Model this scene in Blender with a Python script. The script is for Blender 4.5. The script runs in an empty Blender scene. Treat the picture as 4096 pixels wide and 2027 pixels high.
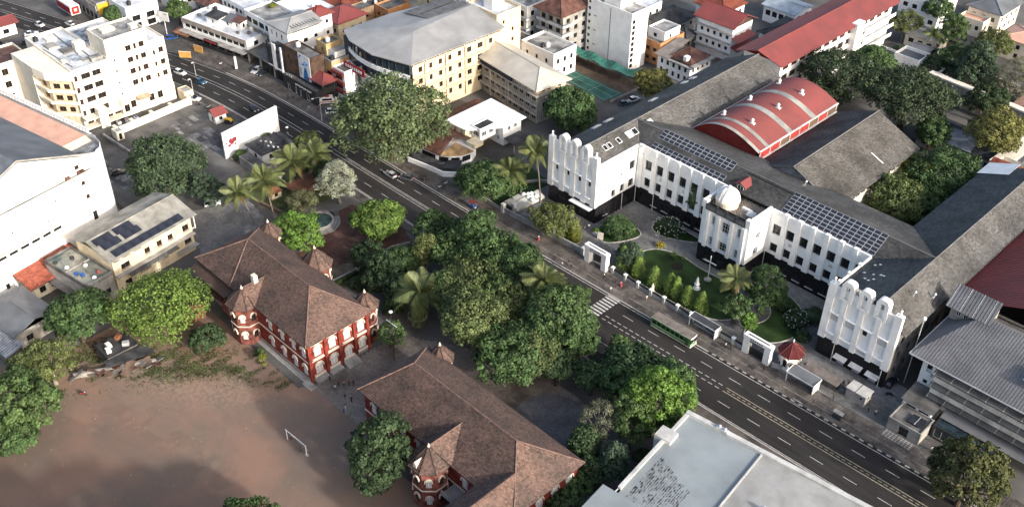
import bpy, math, random
import numpy as np
from mathutils import Vector, Matrix
random.seed(7); rng = np.random.default_rng(7)
R = math.radians
scene = bpy.context.scene
COL = scene.collection

# ------------------------------------------------------------------ camera
PITCH, ROLL = 0.641993, -0.0127064
cp, sp = math.cos(PITCH), math.sin(PITCH)
r0, f0, d0 = Vector((1, 0, 0)), Vector((0, cp, -sp)), Vector((0, -sp, -cp))
r1 = math.cos(ROLL) * r0 + math.sin(ROLL) * d0
d1 = -math.sin(ROLL) * r0 + math.cos(ROLL) * d0
turn = Matrix.Rotation(math.pi / 4, 3, 'Z')
rt, up, bk = turn @ r1, turn @ -d1, turn @ -f0
cam_data = bpy.data.cameras.new('camera'); cam = bpy.data.objects.new('camera', cam_data)
COL.objects.link(cam); scene.camera = cam
cam.matrix_world = Matrix(((rt.x, up.x, bk.x, 147), (rt.y, up.y, bk.y, -147), (rt.z, up.z, bk.z, 155), (0, 0, 0, 1)))
cam_data.sensor_width = 36; cam_data.lens = 36.52; cam_data.clip_start = 1; cam_data.clip_end = 3000

# ------------------------------------------------------------------ sky, sun, exposure
SUN_AZ, SUN_EL = R(1), R(22.5)          # azimuth from +x towards +y
sdir = Vector((math.cos(SUN_EL) * math.cos(SUN_AZ), math.cos(SUN_EL) * math.sin(SUN_AZ), math.sin(SUN_EL)))
world = bpy.data.worlds.new('World'); scene.world = world; world.use_nodes = True
wn = world.node_tree.nodes; wl = world.node_tree.links
sky = wn.new('ShaderNodeTexSky'); sky.sky_type = 'NISHITA'; sky.sun_disc = False
sky.sun_elevation = SUN_EL; sky.sun_rotation = math.atan2(sdir.x, sdir.y)
sky.air_density = 1.0; sky.dust_density = 4.5; sky.ozone_density = 1.0
wl.new(sky.outputs[0], wn['Background'].inputs[0]); wn['Background'].inputs[1].default_value = 0.15
sun_data = bpy.data.lights.new('sun', 'SUN'); sun_data.energy = 2.4; sun_data.angle = R(3); sun_data.color = (1, .96, .90)
sun = bpy.data.objects.new('sun', sun_data); COL.objects.link(sun)
sun.rotation_euler = sdir.to_track_quat('Z', 'Y').to_euler(); sun.location = (250, 5, 105)
vs = scene.view_settings; vs.view_transform = 'Standard'; vs.look = 'None'; vs.exposure = 1.08; vs.gamma = 1.0
vs.use_curve_mapping = False
scene.cycles.use_denoising = True
scene.cycles.max_bounces = 5; scene.cycles.diffuse_bounces = 3; scene.cycles.transparent_max_bounces = 4

# ------------------------------------------------------------------ materials
MATS = {}
def mat(name, col, rough=.85, var=.14, sc=.35, bump=0., streak=0., tint=0., spec=.25, metal=0., col2=None, fine=.08, trans=0., bsc=6., pat=None, lane=0.):
    """procedural surface: base colour, broad noise patches, fine grain, optional rain streaks, per-piece tint, pattern"""
    if name in MATS: return MATS[name]
    m = bpy.data.materials.new(name); m.use_nodes = True; MATS[name] = m
    nt = m.node_tree; N = nt.nodes; L = nt.links
    b = N['Principled BSDF']; b.inputs['Roughness'].default_value = rough
    b.inputs['Specular IOR Level'].default_value = spec; b.inputs['Metallic'].default_value = metal
    tc = N.new('ShaderNodeTexCoord')
    def noise(scale, vec=None, detail=5, rg=.55):
        n = N.new('ShaderNodeTexNoise'); n.inputs['Scale'].default_value = scale
        n.inputs['Detail'].default_value = detail; n.inputs['Roughness'].default_value = rg
        L.new(vec or tc.outputs['Object'], n.inputs['Vector']); return n.outputs['Fac']
    def mixc(a, bb, fac, mode='MIX'):
        x = N.new('ShaderNodeMix'); x.data_type = 'RGBA'; x.blend_type = mode
        for s, v in ((0, fac), (6, a), (7, bb)):
            if isinstance(v, (int, float)): x.inputs[s].default_value = v
            elif isinstance(v, (tuple, list)): x.inputs[s].default_value = (*v[:3], 1)
            else: L.new(v, x.inputs[s])
        return x.outputs[2]
    def ramp(v, p0, p1):
        r = N.new('ShaderNodeMapRange'); r.inputs[1].default_value = p0; r.inputs[2].default_value = p1
        L.new(v, r.inputs[0]); return r.outputs[0]
    c2 = col2 or tuple(max(0, c * (1 - 2.2 * var)) for c in col)
    c1 = tuple(min(1, c * (1 + (.5 * var if not col2 else 0))) for c in col)
    cur = mixc(c1, c2, ramp(noise(sc), .35, .68))
    if fine: cur = mixc(cur, mixc((1 - fine * 1.6,) * 3, (1 + fine,) * 3, noise(sc * 9 + 1.5)), 1., 'MULTIPLY')
    if streak:
        mp = N.new('ShaderNodeMapping'); mp.inputs['Scale'].default_value = (1.3, 1.3, .09)
        L.new(tc.outputs['Object'], mp.inputs['Vector'])
        s = ramp(noise(1., mp.outputs[0], 4, .6), .5, .78)
        cur = mixc(cur, tuple(c * .45 for c in col), _mul(N, L, s, streak))
    if lane:                                  # tyre-polished bands and drips along the driving direction
        mp = N.new('ShaderNodeMapping'); mp.inputs['Scale'].default_value = (.025, .75, 1); L.new(tc.outputs['Object'], mp.inputs['Vector'])
        cur = mixc(cur, mixc((.62,) * 3, (1.5, 1.46, 1.42), ramp(noise(1., mp.outputs[0], 4, .6), .32, .7)), lane, 'MULTIPLY')
        mp2 = N.new('ShaderNodeMapping'); mp2.inputs['Scale'].default_value = (.12, .3, 1); L.new(tc.outputs['Object'], mp2.inputs['Vector']); cur = mixc(cur, (.018, .017, .017), _mul(N, L, ramp(noise(1., mp2.outputs[0], 2, .4), .64, .66), .45))
    if pat:                                   # paving joints: (kind, width, height, darkness)
        k, w, h, dk = pat
        if k == 'brick':
            t = N.new('ShaderNodeTexBrick'); t.inputs['Scale'].default_value = 1
            t.inputs['Brick Width'].default_value = w; t.inputs['Row Height'].default_value = h
            t.inputs['Mortar Size'].default_value = min(w, h) * .06; t.inputs['Bias'].default_value = 0
            t.inputs['Color1'].default_value = (1, 1, 1, 1); t.inputs['Color2'].default_value = (1 - dk * .35,) * 3 + (1,)
            t.inputs['Mortar'].default_value = (1 - dk,) * 3 + (1,)
            L.new(tc.outputs['Object'], t.inputs['Vector']); cur = mixc(cur, t.outputs['Color'], 1., 'MULTIPLY'); pv = t.outputs['Fac']
        else:
            t = N.new('ShaderNodeTexVoronoi'); t.feature = 'DISTANCE_TO_EDGE'; t.inputs['Scale'].default_value = 1 / w
            L.new(tc.outputs['Object'], t.inputs['Vector']); pv = ramp(t.outputs['Distance'], .03, .0)
            cur = mixc(cur, tuple(c * (1 - dk) for c in col), pv)
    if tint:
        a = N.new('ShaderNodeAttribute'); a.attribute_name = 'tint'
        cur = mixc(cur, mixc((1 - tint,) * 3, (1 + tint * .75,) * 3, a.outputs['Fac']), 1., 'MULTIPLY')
    L.new(cur, b.inputs['Base Color'])
    if bump:
        bp = N.new('ShaderNodeBump'); bp.inputs['Strength'].default_value = bump; bp.inputs['Distance'].default_value = .05
        L.new(noise(bsc), bp.inputs['Height']); L.new(bp.outputs[0], b.inputs['Normal'])
    if trans:                                 # leaves let some light through
        tr = N.new('ShaderNodeBsdfTranslucent'); L.new(cur, tr.inputs['Color'])
        ms = N.new('ShaderNodeMixShader'); ms.inputs[0].default_value = trans
        L.new(b.outputs[0], ms.inputs[1]); L.new(tr.outputs[0], ms.inputs[2])
        L.new(ms.outputs[0], N['Material Output'].inputs['Surface'])
    return m
def _mul(N, L, v, k):
    x = N.new('ShaderNodeMath'); x.operation = 'MULTIPLY'; x.inputs[1].default_value = k; L.new(v, x.inputs[0]); return x.outputs[0]

W_WHITE = mat('white_render', (.86, .855, .84), streak=.07, var=.06)
W_CREAMW = mat('warm_white_render', (.78, .72, .60), streak=.4, var=.06)
W_BLACK = mat('black_stone_cladding', (.016, .016, .019), rough=.5, var=.2, pat=('brick', 1.1, .6, .4))
SLATE = mat('grey_slate', (.096, .095, .094), var=.22, sc=.12, tint=.42, rough=.8, spec=.3)
SLATE_DK = mat('slate_bed', (.075, .072, .07))
TILE = mat('brown_clay_tile', (.15, .095, .079), sc=.22, tint=.45, col2=(.082, .06, .052))
TILE_DK = mat('brown_tile_bed', (.07, .042, .036))
TILE_RED = mat('red_clay_tile', (.33, .095, .06), var=.2, tint=.35)
BRICK = mat('red_painted_brick', (.26, .045, .032), var=.3, sc=.5, streak=.3, pat=('brick', .5, .25, .3))
BRICK_OLD = mat('weathered_brick', (.22, .075, .058), var=.35, sc=.7, streak=.4)
TRIM = mat('cream_plaster_trim', (.68, .60, .50), streak=.3, var=.08)
CONC = mat('bare_concrete', (.36, .345, .32), var=.2, streak=.4, bump=.2)
CONC_DK = mat('dark_weathered_concrete', (.16, .155, .15), var=.3, streak=.4)
STONE = mat('grey_dressed_stone', (.54, .50, .44), var=.15, streak=.5, pat=('brick', .9, .4, .35))
BEIGE = mat('beige_render', (.66, .54, .37), var=.1, streak=.45)
CREAM = mat('cream_render', (.72, .61, .43), var=.12, streak=.7)
YELLOW = mat('ochre_render', (.50, .36, .18), var=.15, streak=.5)
ORANGE = mat('orange_render', (.52, .25, .11), var=.12, streak=.4)
MAROON = mat('maroon_render', (.18, .045, .04), var=.2, streak=.2)
RED_METAL = mat('red_sheet_roof', (.23, .058, .053), rough=.55, sc=.16, spec=.3, col2=(.165, .05, .047), streak=.12)
RED_BARREL = mat('red_membrane', (.24, .066, .06), rough=.65, sc=.14, col2=(.17, .055, .052), streak=.15)
GREY_METAL = mat('grey_sheet_roof', (.155, .155, .162), rough=.55, var=.15, sc=.2, spec=.4)
GREY_LIGHT = mat('pale_grey_sheet_roof', (.29, .29, .29), rough=.5, var=.13, sc=.15, spec=.4)
CREAM_METAL = mat('cream_sheet_roof', (.50, .465, .40), rough=.5, var=.1, sc=.2, spec=.35)
WHITE_ROOF = mat('white_roof_sheet', (.82, .83, .84), rough=.6, var=.06, sc=.2)
FLAT_ROOF = mat('weathered_flat_roof', (.33, .33, .325), var=.35, sc=.3, bump=.2)
FLAT_WHITE = mat('whitewashed_flat_roof', (.72, .73, .74), var=.22, sc=.25, col2=(.36, .38, .41))
PALE_BLUE = mat('pale_blue_membrane', (.245, .278, .292), var=.1, sc=.12, rough=.6)
SALMON = mat('salmon_roof', (.62, .36, .27), var=.08, sc=.3)
SLATEGREY = mat('blue_grey_sheet', (.13, .14, .155), rough=.6, var=.15, sc=.2)
DARKROOF = mat('dark_felt_roof', (.055, .056, .06), rough=.8, var=.3)
BROWNROOF = mat('brown_sheet_roof', (.13, .065, .05), rough=.6, var=.25, sc=.5)
GLASS = mat('dark_window_glass', (.016, .018, .02), rough=.12, var=.3, sc=.7, spec=.6, fine=0)
GLASS_BLUE = mat('blue_tinted_glass', (.03, .05, .065), rough=.08, var=.3, sc=.5, spec=.7, fine=0)
SOLAR = mat('solar_cell', (.028, .031, .042), rough=.22, var=.2, sc=.4, spec=.5, fine=0)
ALU = mat('aluminium', (.55, .56, .57), rough=.4, var=.05, metal=.3)
FRAME_DK = mat('dark_frame', (.035, .033, .032), rough=.6)
FRAME_BR = mat('brown_wood_frame', (.13, .06, .035), rough=.6)
FRAME_W = mat('white_frame', (.72, .72, .70), rough=.6)
METAL_DK = mat('dark_metal', (.03, .03, .032), rough=.5, spec=.4)
METAL_W = mat('white_painted_metal', (.74, .74, .72), rough=.5)
RUST = mat('rusty_sheet', (.30, .13, .07), var=.3, sc=.8)
ASPHALT = mat('asphalt', (.033, .030, .029), var=.2, sc=.05, fine=.16, bump=.15, rough=.9, lane=.5)
PAINT_W = mat('white_road_paint', (.60, .59, .565), var=.12, sc=1.6, col2=(.30, .29, .28))
PAINT_Y = mat('yellowed_road_paint', (.52, .47, .34), sc=1.6, col2=(.26, .24, .18))
PAVER = mat('brown_grey_pavers', (.150, .130, .116), var=.28, sc=.25, tint=.3)
PAVE_BED = mat('paver_bed', (.085, .078, .072))
CONC_PAVE = mat('grey_concrete_paving', (.20, .195, .19), var=.25, sc=.2, pat=('brick', 1.2, 1.2, .35))
COBBLE = mat('cracked_stone_paving', (.19, .185, .18), var=.25, sc=.2, pat=('vor', .8, 0, .45))
KERB_W = mat('pale_kerb_stone', (.42, .40, .37), var=.25, sc=.8)
KERB_B = mat('black_painted_kerb', (.035, .034, .034), var=.2)
LAWN = mat('lawn_grass', (.030, .062, .014), var=.3, sc=.25, fine=.25, bump=.5, bsc=12)
GRASS = mat('rough_grass', (.075, .095, .035), var=.3, sc=.4, fine=.25, bump=.5, bsc=8)
EARTH = mat('bare_earth', (.13, .095, .07), var=.25, sc=.2, bump=.3)
TRUNK = mat('bark', (.10, .075, .055), var=.3, sc=2., bump=.4)
TRUNK_PALE = mat('pale_bark', (.30, .27, .23), var=.3, sc=2.)
GREEN_NET = mat('green_shade_net', (.045, .17, .135), rough=.6, var=.2, sc=.2)
YELLOW_P = mat('yellow_paint', (.75, .46, .04), rough=.5)
BLUE_P = mat('blue_paint', (.02, .08, .28), rough=.4)

# ------------------------------------------------------------------ mesh builder and object helpers
class MB:
    """collects faces; build() links them as ONE mesh object"""
    def __init__(s): s.v = []; s.f = []; s.t = []; s.m = []; s.mi = 0
    def add(s, vs, fs):
        o = len(s.v); s.v += [tuple(p) for p in vs]; s.f += [tuple(i + o for i in q) for q in fs]; s.m += [s.mi] * len(fs); return s
    def box(s, x0, x1, y0, y1, z0, z1):
        return s.add([(x0, y0, z0), (x1, y0, z0), (x1, y1, z0), (x0, y1, z0), (x0, y0, z1), (x1, y0, z1), (x1, y1, z1), (x0, y1, z1)],
                     [(3, 2, 1, 0), (4, 5, 6, 7), (0, 1, 5, 4), (1, 2, 6, 5), (2, 3, 7, 6), (3, 0, 4, 7)])
    def prism(s, poly, z0, z1, cap=True):
        n = len(poly)
        fs = [(i, (i + 1) % n, (i + 1) % n + n, i + n) for i in range(n)]
        if cap: fs += [tuple(range(n, 2 * n)), tuple(range(n - 1, -1, -1))]
        return s.add([(*p, z0) for p in poly] + [(*p, z1) for p in poly], fs)
    def poly(s, pts): return s.add(pts, [tuple(range(len(pts)))])
    def slab(s, pts, th):                     # planar polygon with thickness downwards
        n = len(pts)
        fs = [tuple(range(n)), tuple(range(2 * n - 1, n - 1, -1))] + [((i + 1) % n, i, i + n, (i + 1) % n + n) for i in range(n)]
        return s.add(list(pts) + [(x, y, z - th) for x, y, z in pts], fs)
    def extrude(s, prof, axis, a, b):         # profile of (p,q) swept along axis 0/1 between a and b
        n = len(prof)
        mk = (lambda t, p: (t, p[0], p[1])) if axis == 0 else (lambda t, p: (p[0], t, p[1]))
        fs = [(i, (i + 1) % n, (i + 1) % n + n, i + n) for i in range(n)] + [tuple(range(n - 1, -1, -1)), tuple(range(n, 2 * n))]
        return s.add([mk(a, p) for p in prof] + [mk(b, p) for p in prof], fs)
    def tube(s, pts, rad, n=6, cap=True):
        pts = [Vector(p) for p in pts]; rad = rad if isinstance(rad, (list, tuple)) else [rad] * len(pts)
        o = len(s.v); k = len(pts)
        for i, p in enumerate(pts):
            d = (pts[min(i + 1, k - 1)] - pts[max(i - 1, 0)]).normalized()
            a = d.orthogonal().normalized(); c = d.cross(a)
            for j in range(n):
                t = 2 * math.pi * j / n; q = p + (a * math.cos(t) + c * math.sin(t)) * rad[i]; s.v.append(tuple(q))
        for i in range(k - 1):
            for j in range(n):
                s.f.append((o + i * n + j, o + i * n + (j + 1) % n, o + (i + 1) * n + (j + 1) % n, o + (i + 1) * n + j)); s.m.append(s.mi)
        if cap:
            s.f += [tuple(o + j for j in range(n - 1, -1, -1)), tuple(o + (k - 1) * n + j for j in range(n))]; s.m += [s.mi] * 2
        return s
    def lathe(s, prof, c=(0, 0), n=16, a0=0.):
        o = len(s.v); k = len(prof)
        for r_, z in prof:
            for j in range(n):
                t = a0 + 2 * math.pi * j / n; s.v.append((c[0] + r_ * math.cos(t), c[1] + r_ * math.sin(t), z))
        for i in range(k - 1):
            for j in range(n):
                s.f.append((o + i * n + j, o + i * n + (j + 1) % n, o + (i + 1) * n + (j + 1) % n, o + (i + 1) * n + j)); s.m.append(s.mi)
        s.f.append(tuple(o + (k - 1) * n + j for j in range(n))); s.m.append(s.mi); return s
    def mesh(s, name, mats, smooth=False):
        me = bpy.data.meshes.new(name); me.from_pydata(s.v, [], s.f); me.update()
        for m in (mats if isinstance(mats, (list, tuple)) else [mats]): me.materials.append(m)
        if any(s.m): me.polygons.foreach_set('material_index', s.m)
        if smooth: me.polygons.foreach_set('use_smooth', [True] * len(me.polygons))
        return me
    def build(s, name, mats, parent=None, smooth=False, **kw):
        return link(name, s.mesh(name, mats, smooth), parent, **kw)
ABS = {}
def link(name, data, parent=None, loc=None, rz=0., rot=None, scale=None):
    o = bpy.data.objects.new(name, data); COL.objects.link(o); o.parent = parent
    if parent is not None and parent.name in ABS: o.matrix_parent_inverse = ABS[parent.name]
    if loc is not None: o.location = loc
    if rz: o.rotation_euler = (0, 0, rz)
    if rot is not None: o.rotation_euler = rot
    if scale is not None: o.scale = scale
    return o
def tag(o, label, cat, group=None):
    o['label'] = label; o['category'] = cat
    if group: o['group'] = group
    return o
def thing(name, label, cat, x=0., y=0., deg=0., group=None, z=0.):
    return tag(link(name, None, None, (x, y, z), R(deg)), label, cat, group)
def site(name, label, cat, x, y, group=None):
    """a thing whose parts are given in world metres; its Empty stands at (x, y)"""
    o = thing(name, label, cat, x, y, 0, group); ABS[o.name] = Matrix.Translation((-x, -y, 0)); return o
def struct(o, stuff=False): o['kind'] = 'stuff' if stuff else 'structure'; return o
def copy_tree(o, parent=None):
    c = o.copy(); COL.objects.link(c); c.parent = parent
    for ch in list(o.children): copy_tree(ch, c)
    return c
def np_mesh(name, V, F, m, tint=None, smooth=False):
    """V (n,3), F (k,4) quads -> mesh, with a per-face float 'tint'"""
    me = bpy.data.meshes.new(name); k = len(F)
    me.vertices.add(len(V)); me.vertices.foreach_set('co', np.asarray(V, np.float32).ravel())
    me.loops.add(4 * k); me.loops.foreach_set('vertex_index', np.asarray(F, np.int32).ravel())
    me.polygons.add(k); me.polygons.foreach_set('loop_start', np.arange(0, 4 * k, 4, dtype=np.int32))
    if smooth: me.polygons.foreach_set('use_smooth', np.ones(k, bool))
    me.update(calc_edges=True)
    if tint is not None:
        a = me.attributes.new('tint', 'FLOAT', 'FACE'); a.data.foreach_set('value', np.asarray(tint, np.float32))
    me.materials.append(m); return me

# ------------------------------------------------------------------ tiles on a roof plane / slabs on a floor
def tiles(pts, tw, th, m, name, parent, up=None, lift=.05, jit=.02, gap=.03, thick=.05, stagger=True, bed=.02):
    """lays separate tile slabs over a convex planar polygon (pts counter-clockwise from above); returns the stuff part"""
    return tiles_multi([(pts, up)], tw, th, m, name, parent, lift, jit, gap, thick, stagger, bed)
def tiles_multi(planes, tw, th, m, name, parent, lift=.05, jit=.02, gap=.03, thick=.05, stagger=True, bed=.02):
    VV = []; TT = []
    for pts, upv in planes:
        P = [Vector(p) for p in pts]; n = Vector((0, 0, 0))
        for i in range(len(P)): n += (P[i] - P[0]).cross(P[(i + 1) % len(P)] - P[0])
        n.normalize()
        if n.z < 0: n = -n; P = P[::-1]
        u = Vector(upv) if upv else Vector((0, 0, 1)) - n * n.z
        u.normalize(); e = u.cross(n).normalized()
        Q = np.array([((p - P[0]).dot(e), (p - P[0]).dot(u)) for p in P])
        a0, b0 = Q.min(0); a1, b1 = Q.max(0)
        rows = int((b1 - b0) / th) + 1; cols = int((a1 - a0) / tw) + 2
        jj, ii = np.meshgrid(np.arange(rows), np.arange(-1, cols), indexing='ij')
        cx = a0 + (ii + .5 + (.5 * (jj % 2) if stagger else 0)) * tw; cy = b0 + (jj + .5) * th
        cx = cx.ravel() + rng.normal(0, jit * .4, cx.size); cy = cy.ravel()
        ok = np.zeros(cx.size, bool); near = np.full(cx.size, 1e9); k = len(Q)
        for i in range(k):                            # even-odd inside test, and distance to the nearest edge
            A, B = Q[i], Q[(i + 1) % k]; d = B - A; l2 = d @ d
            if l2 < 1e-9: continue
            if abs(d[1]) > 1e-9: ok ^= ((A[1] > cy) != (B[1] > cy)) & (cx < A[0] + d[0] * (cy - A[1]) / d[1])
            t = np.clip(((cx - A[0]) * d[0] + (cy - A[1]) * d[1]) / l2, 0, 1); near = np.minimum(near, np.hypot(cx - A[0] - t * d[0], cy - A[1] - t * d[1]))
        ok &= near > min(tw, th) * .28
        cx, cy = cx[ok], cy[ok]; c = cx.size
        if not c: continue
        hw, hh = tw / 2 - gap / 2, th / 2 - gap * .2
        zl = lift + rng.uniform(0, jit, c); zh = np.full(c, bed) + rng.uniform(0, jit * .5, c)
        E_, U_, N_, O_ = (np.array(q) for q in (e, u, n, P[0]))
        def pt(sx, sy, z): return O_ + np.outer(cx + sx * hw, E_) + np.outer(cy + sy * hh, U_) + np.outer(z, N_)
        V = np.stack([pt(-1, -1, zl), pt(1, -1, zl), pt(1, 1, zh), pt(-1, 1, zh), pt(-1, -1, zl - thick), pt(1, -1, zl - thick)], 1)
        VV.append(V.reshape(-1, 3)); TT.append(np.clip(rng.beta(2.2, 2.2, c), 0, 1))
    V = np.concatenate(VV); T = np.concatenate(TT); c = len(T); b = np.arange(c)[:, None] * 6
    F = np.concatenate([b + np.array([0, 1, 2, 3]), b + np.array([4, 5, 1, 0])])
    o = link(name, np_mesh(name, V, F, m, np.concatenate([T, T])), parent); o['kind'] = 'stuff'; return o

# ------------------------------------------------------------------ walls with real openings, windows
def wall_face(mb, A, B, z0, z1, ops=(), depth=.28):
    """wall from A to B (outside on the right hand) with rectangular openings (s centre, z bottom, width, height)"""
    A = Vector((*A, 0)); B = Vector((*B, 0)); L_ = (B - A).length; d = (B - A) / L_; n = d.cross(Vector((0, 0, 1)))
    S = sorted({0., L_} | {max(0, min(L_, o[0] + k * o[2] / 2)) for o in ops for k in (-1, 1)})
    Z = sorted({z0, z1} | {max(z0, min(z1, v)) for o in ops for v in (o[1], o[1] + o[3])})
    pt = lambda s, z, dep=0.: tuple(A + d * s - n * dep + Vector((0, 0, z)))
    for j in range(len(Z) - 1):
        run = None
        for i in range(len(S) - 1):
            sm, zm = (S[i] + S[i + 1]) / 2, (Z[j] + Z[j + 1]) / 2
            hole = any(abs(sm - o[0]) < o[2] / 2 and o[1] < zm < o[1] + o[3] for o in ops)
            if hole:
                if run is not None: mb.poly([pt(run, Z[j]), pt(S[i], Z[j]), pt(S[i], Z[j + 1]), pt(run, Z[j + 1])]); run = None
            elif run is None: run = S[i]
        if run is not None: mb.poly([pt(run, Z[j]), pt(L_, Z[j]), pt(L_, Z[j + 1]), pt(run, Z[j + 1])])
    for s, zb, w, h in ops:
        q = [(s - w / 2, zb), (s + w / 2, zb), (s + w / 2, zb + h), (s - w / 2, zb + h)]
        for i in range(4):
            a, b = q[i], q[(i + 1) % 4]; mb.poly([pt(*a), pt(*a, depth), pt(*b, depth), pt(*b)])
WIN = {}
def window(parent, A, B, s, zb, w, h, style='dk', depth=.28, sill=None, cols=2, rows=1, arch=False):
    """a window set in the opening: frame with mullions > pane (and sill)"""
    key = (round(w, 2), round(h, 2), style, cols, rows, arch)
    fm = {'dk': FRAME_DK, 'br': FRAME_BR, 'w': FRAME_W}[style[:2] if style[:2] in ('dk', 'br') else 'w']
    if key not in WIN:
        f = MB(); t = min(.09, w * .08)
        f.box(-w / 2, -w / 2 + t, -.04, .06, 0, h).box(w / 2 - t, w / 2, -.04, .06, 0, h)
        f.box(-w / 2 + t, w / 2 - t, -.04, .06, 0, t).box(-w / 2 + t, w / 2 - t, -.04, .06, h - t, h)
        for i in range(1, cols): x = -w / 2 + w * i / cols; f.box(x - t / 2, x + t / 2, -.035, .055, t, h - t)
        for i in range(1, rows): z = h * i / rows; f.box(-w / 2 + t, w / 2 - t, -.03, .05, z - t / 2, z + t / 2)
        p = MB(); p.box(-w / 2 + t, w / 2 - t, .02, .05, t, h - t)
        gm = GLASS if style[-1] != 'b' else GLASS_BLUE
        WIN[key] = (f.mesh('window', fm), p.mesh('pane', gm))
    A = Vector((*A, 0)); B = Vector((*B, 0)); d = (B - A).normalized(); n = d.cross(Vector((0, 0, 1)))
    c = A + d * s - n * (depth - .1) + Vector((0, 0, zb))
    o = link('window', WIN[key][0], parent, c, math.atan2(d.y, d.x)); link('pane', WIN[key][1], o)
    if sill:
        k2 = ('sill', round(w, 2), sill.name)
        if k2 not in WIN: WIN[k2] = MB().box(-w / 2 - .1, w / 2 + .1, -.42, .0, -.14, -.01).mesh('sill', sill)
        link('sill', WIN[k2], o)
    return o
def grid(n, s0, s1, rows, w, h):
    return [(s0 + (s1 - s0) * (i + .5) / n, z, w, h) for z in rows for i in range(n)]
SIDES = lambda x0, x1, y0, y1: {'S': ((x0, y0), (x1, y0)), 'E': ((x1, y0), (x1, y1)), 'N': ((x1, y1), (x0, y1)), 'W': ((x0, y1), (x0, y0))}
def block(root, x0, x1, y0, y1, z0, z1, m, wins=None, roof=None, par=.0, style='dk', sill=None, cols=2, rows=1, name='wall', depth=.28, pmat=None, pw=.25):
    """one storeyed volume: walls with openings, windows, flat roof deck and parapet"""
    mb = MB(); wins = wins or {}
    for k, (A, B) in SIDES(x0, x1, y0, y1).items():
        ops = wins.get(k, []); wall_face(mb, A, B, z0, z1, ops, depth)
        for o in ops: window(root, A, B, *o, style=style, sill=sill, cols=cols, rows=rows, depth=depth)
    mb.build(name, m, root)
    if roof:
        MB().box(x0 + .05, x1 - .05, y0 + .05, y1 - .05, z1 - .35, z1 - (.02 if par else -.04)).build('roof_deck', roof, root)
    if par:
        p = MB(); e = .003
        p.box(x0 - e, x1 + e, y0 - e, y0 + pw, z1 + .002, z1 + par).box(x0 - e, x1 + e, y1 - pw, y1 + e, z1 + .002, z1 + par)
        p.box(x0 - e, x0 + pw, y0 + pw, y1 - pw, z1 + .002, z1 + par).box(x1 - pw, x1 + e, y0 + pw, y1 - pw, z1 + .002, z1 + par)
        p.build('parapet', pmat or m, root)
def ledge(root, x0, x1, y0, y1, z, th=.18, out=.35, m=None, name='ledge'):
    mb = MB(); mb.box(x0 - out, x1 + out, y0 - out, y0 + .02, z, z + th).box(x1 - .02, x1 + out, y0 + .02, y1 + out, z, z + th)
    return mb.build(name, m or CONC, root)
def roof_hip(root, x0, x1, y0, y1, ze, zr, m, axis='x', hip=(1, 1), over=.8, th=.22, tile=None, name='roof', roll=None):
    """hipped (hip=1) or gabled (hip=0) roof over a rectangle; axis = ridge direction"""
    X0, X1, Y0, Y1 = x0 - over, x1 + over, y0 - over, y1 + over
    if axis == 'x':
        ym = (Y0 + Y1) / 2; run = (Y1 - Y0) / 2; a, b = X0 + (run * hip[0]), X1 - (run * hip[1])
        ra, rb = (a, ym, zr), (b, ym, zr)
        F = [[(X0, Y0, ze), (X1, Y0, ze), rb, ra], [(X1, Y1, ze), (X0, Y1, ze), ra, rb]]
        if hip[0]: F.append([(X0, Y1, ze), (X0, Y0, ze), ra])
        if hip[1]: F.append([(X1, Y0, ze), (X1, Y1, ze), rb])
        hips = [((X0, Y0, ze), ra), ((X0, Y1, ze), ra)] * bool(hip[0]) + [((X1, Y0, ze), rb), ((X1, Y1, ze), rb)] * bool(hip[1]) + [(ra, rb)]
    else:
        xm = (X0 + X1) / 2; run = (X1 - X0) / 2; a, b = Y0 + run * hip[0], Y1 - run * hip[1]
        ra, rb = (xm, a, zr), (xm, b, zr)
        F = [[(X1, Y0, ze), (X1, Y1, ze), rb, ra], [(X0, Y1, ze), (X0, Y0, ze), ra, rb]]
        if hip[0]: F.append([(X0, Y0, ze), (X1, Y0, ze), ra])
        if hip[1]: F.append([(X1, Y1, ze), (X0, Y1, ze), rb])
        hips = [((X0, Y0, ze), ra), ((X1, Y0, ze), ra)] * bool(hip[0]) + [((X0, Y1, ze), rb), ((X1, Y1, ze), rb)] * bool(hip[1]) + [(ra, rb)]
    mb = MB()
    for f in F: mb.slab(f, th)
    o = mb.build(name, m, root)
    if tile: tiles_multi([(f, None) for f in F], tile[0], tile[1], tile[2], 'roof_tiles', root)
    rl = MB()
    for p, q in hips: rl.tube([(p[0], p[1], p[2] + .05), (q[0], q[1], q[2] + .05)], roll or .14, 6)
    rl.build('ridge_roll', tile[2] if tile else m, root)
    # gable triangles
    g_ = MB()
    if axis == 'x':
        for k, x in ((0, x0), (1, x1)):
            if not hip[k]: g_.poly([(x, y0, ze - .1), (x, y1, ze - .1), (x, ym, zr - th - .05)])
    else:
        for k, y in ((0, y0), (1, y1)):
            if not hip[k]: g_.poly([(x0, y, ze - .1), (x1, y, ze - .1), (xm, y, zr - th - .05)])
    return o, g_
def gable(root, g_, m):
    if g_.f: g_.build('gable_wall', m, root)
# ================================================================== SETTING
def sheet(name, pts, z, m, tri=False):
    mb = MB(); mb.poly([(x, y, z) for x, y in pts]); return struct(mb.build(name, m))
G_BASE = mat('town_ground', (.135, .128, .12), var=.3, sc=.06, fine=.15, bump=.2)
sheet('ground', [(-900, -900), (900, -900), (900, 900), (-900, 900)], -.06, G_BASE)

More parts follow.
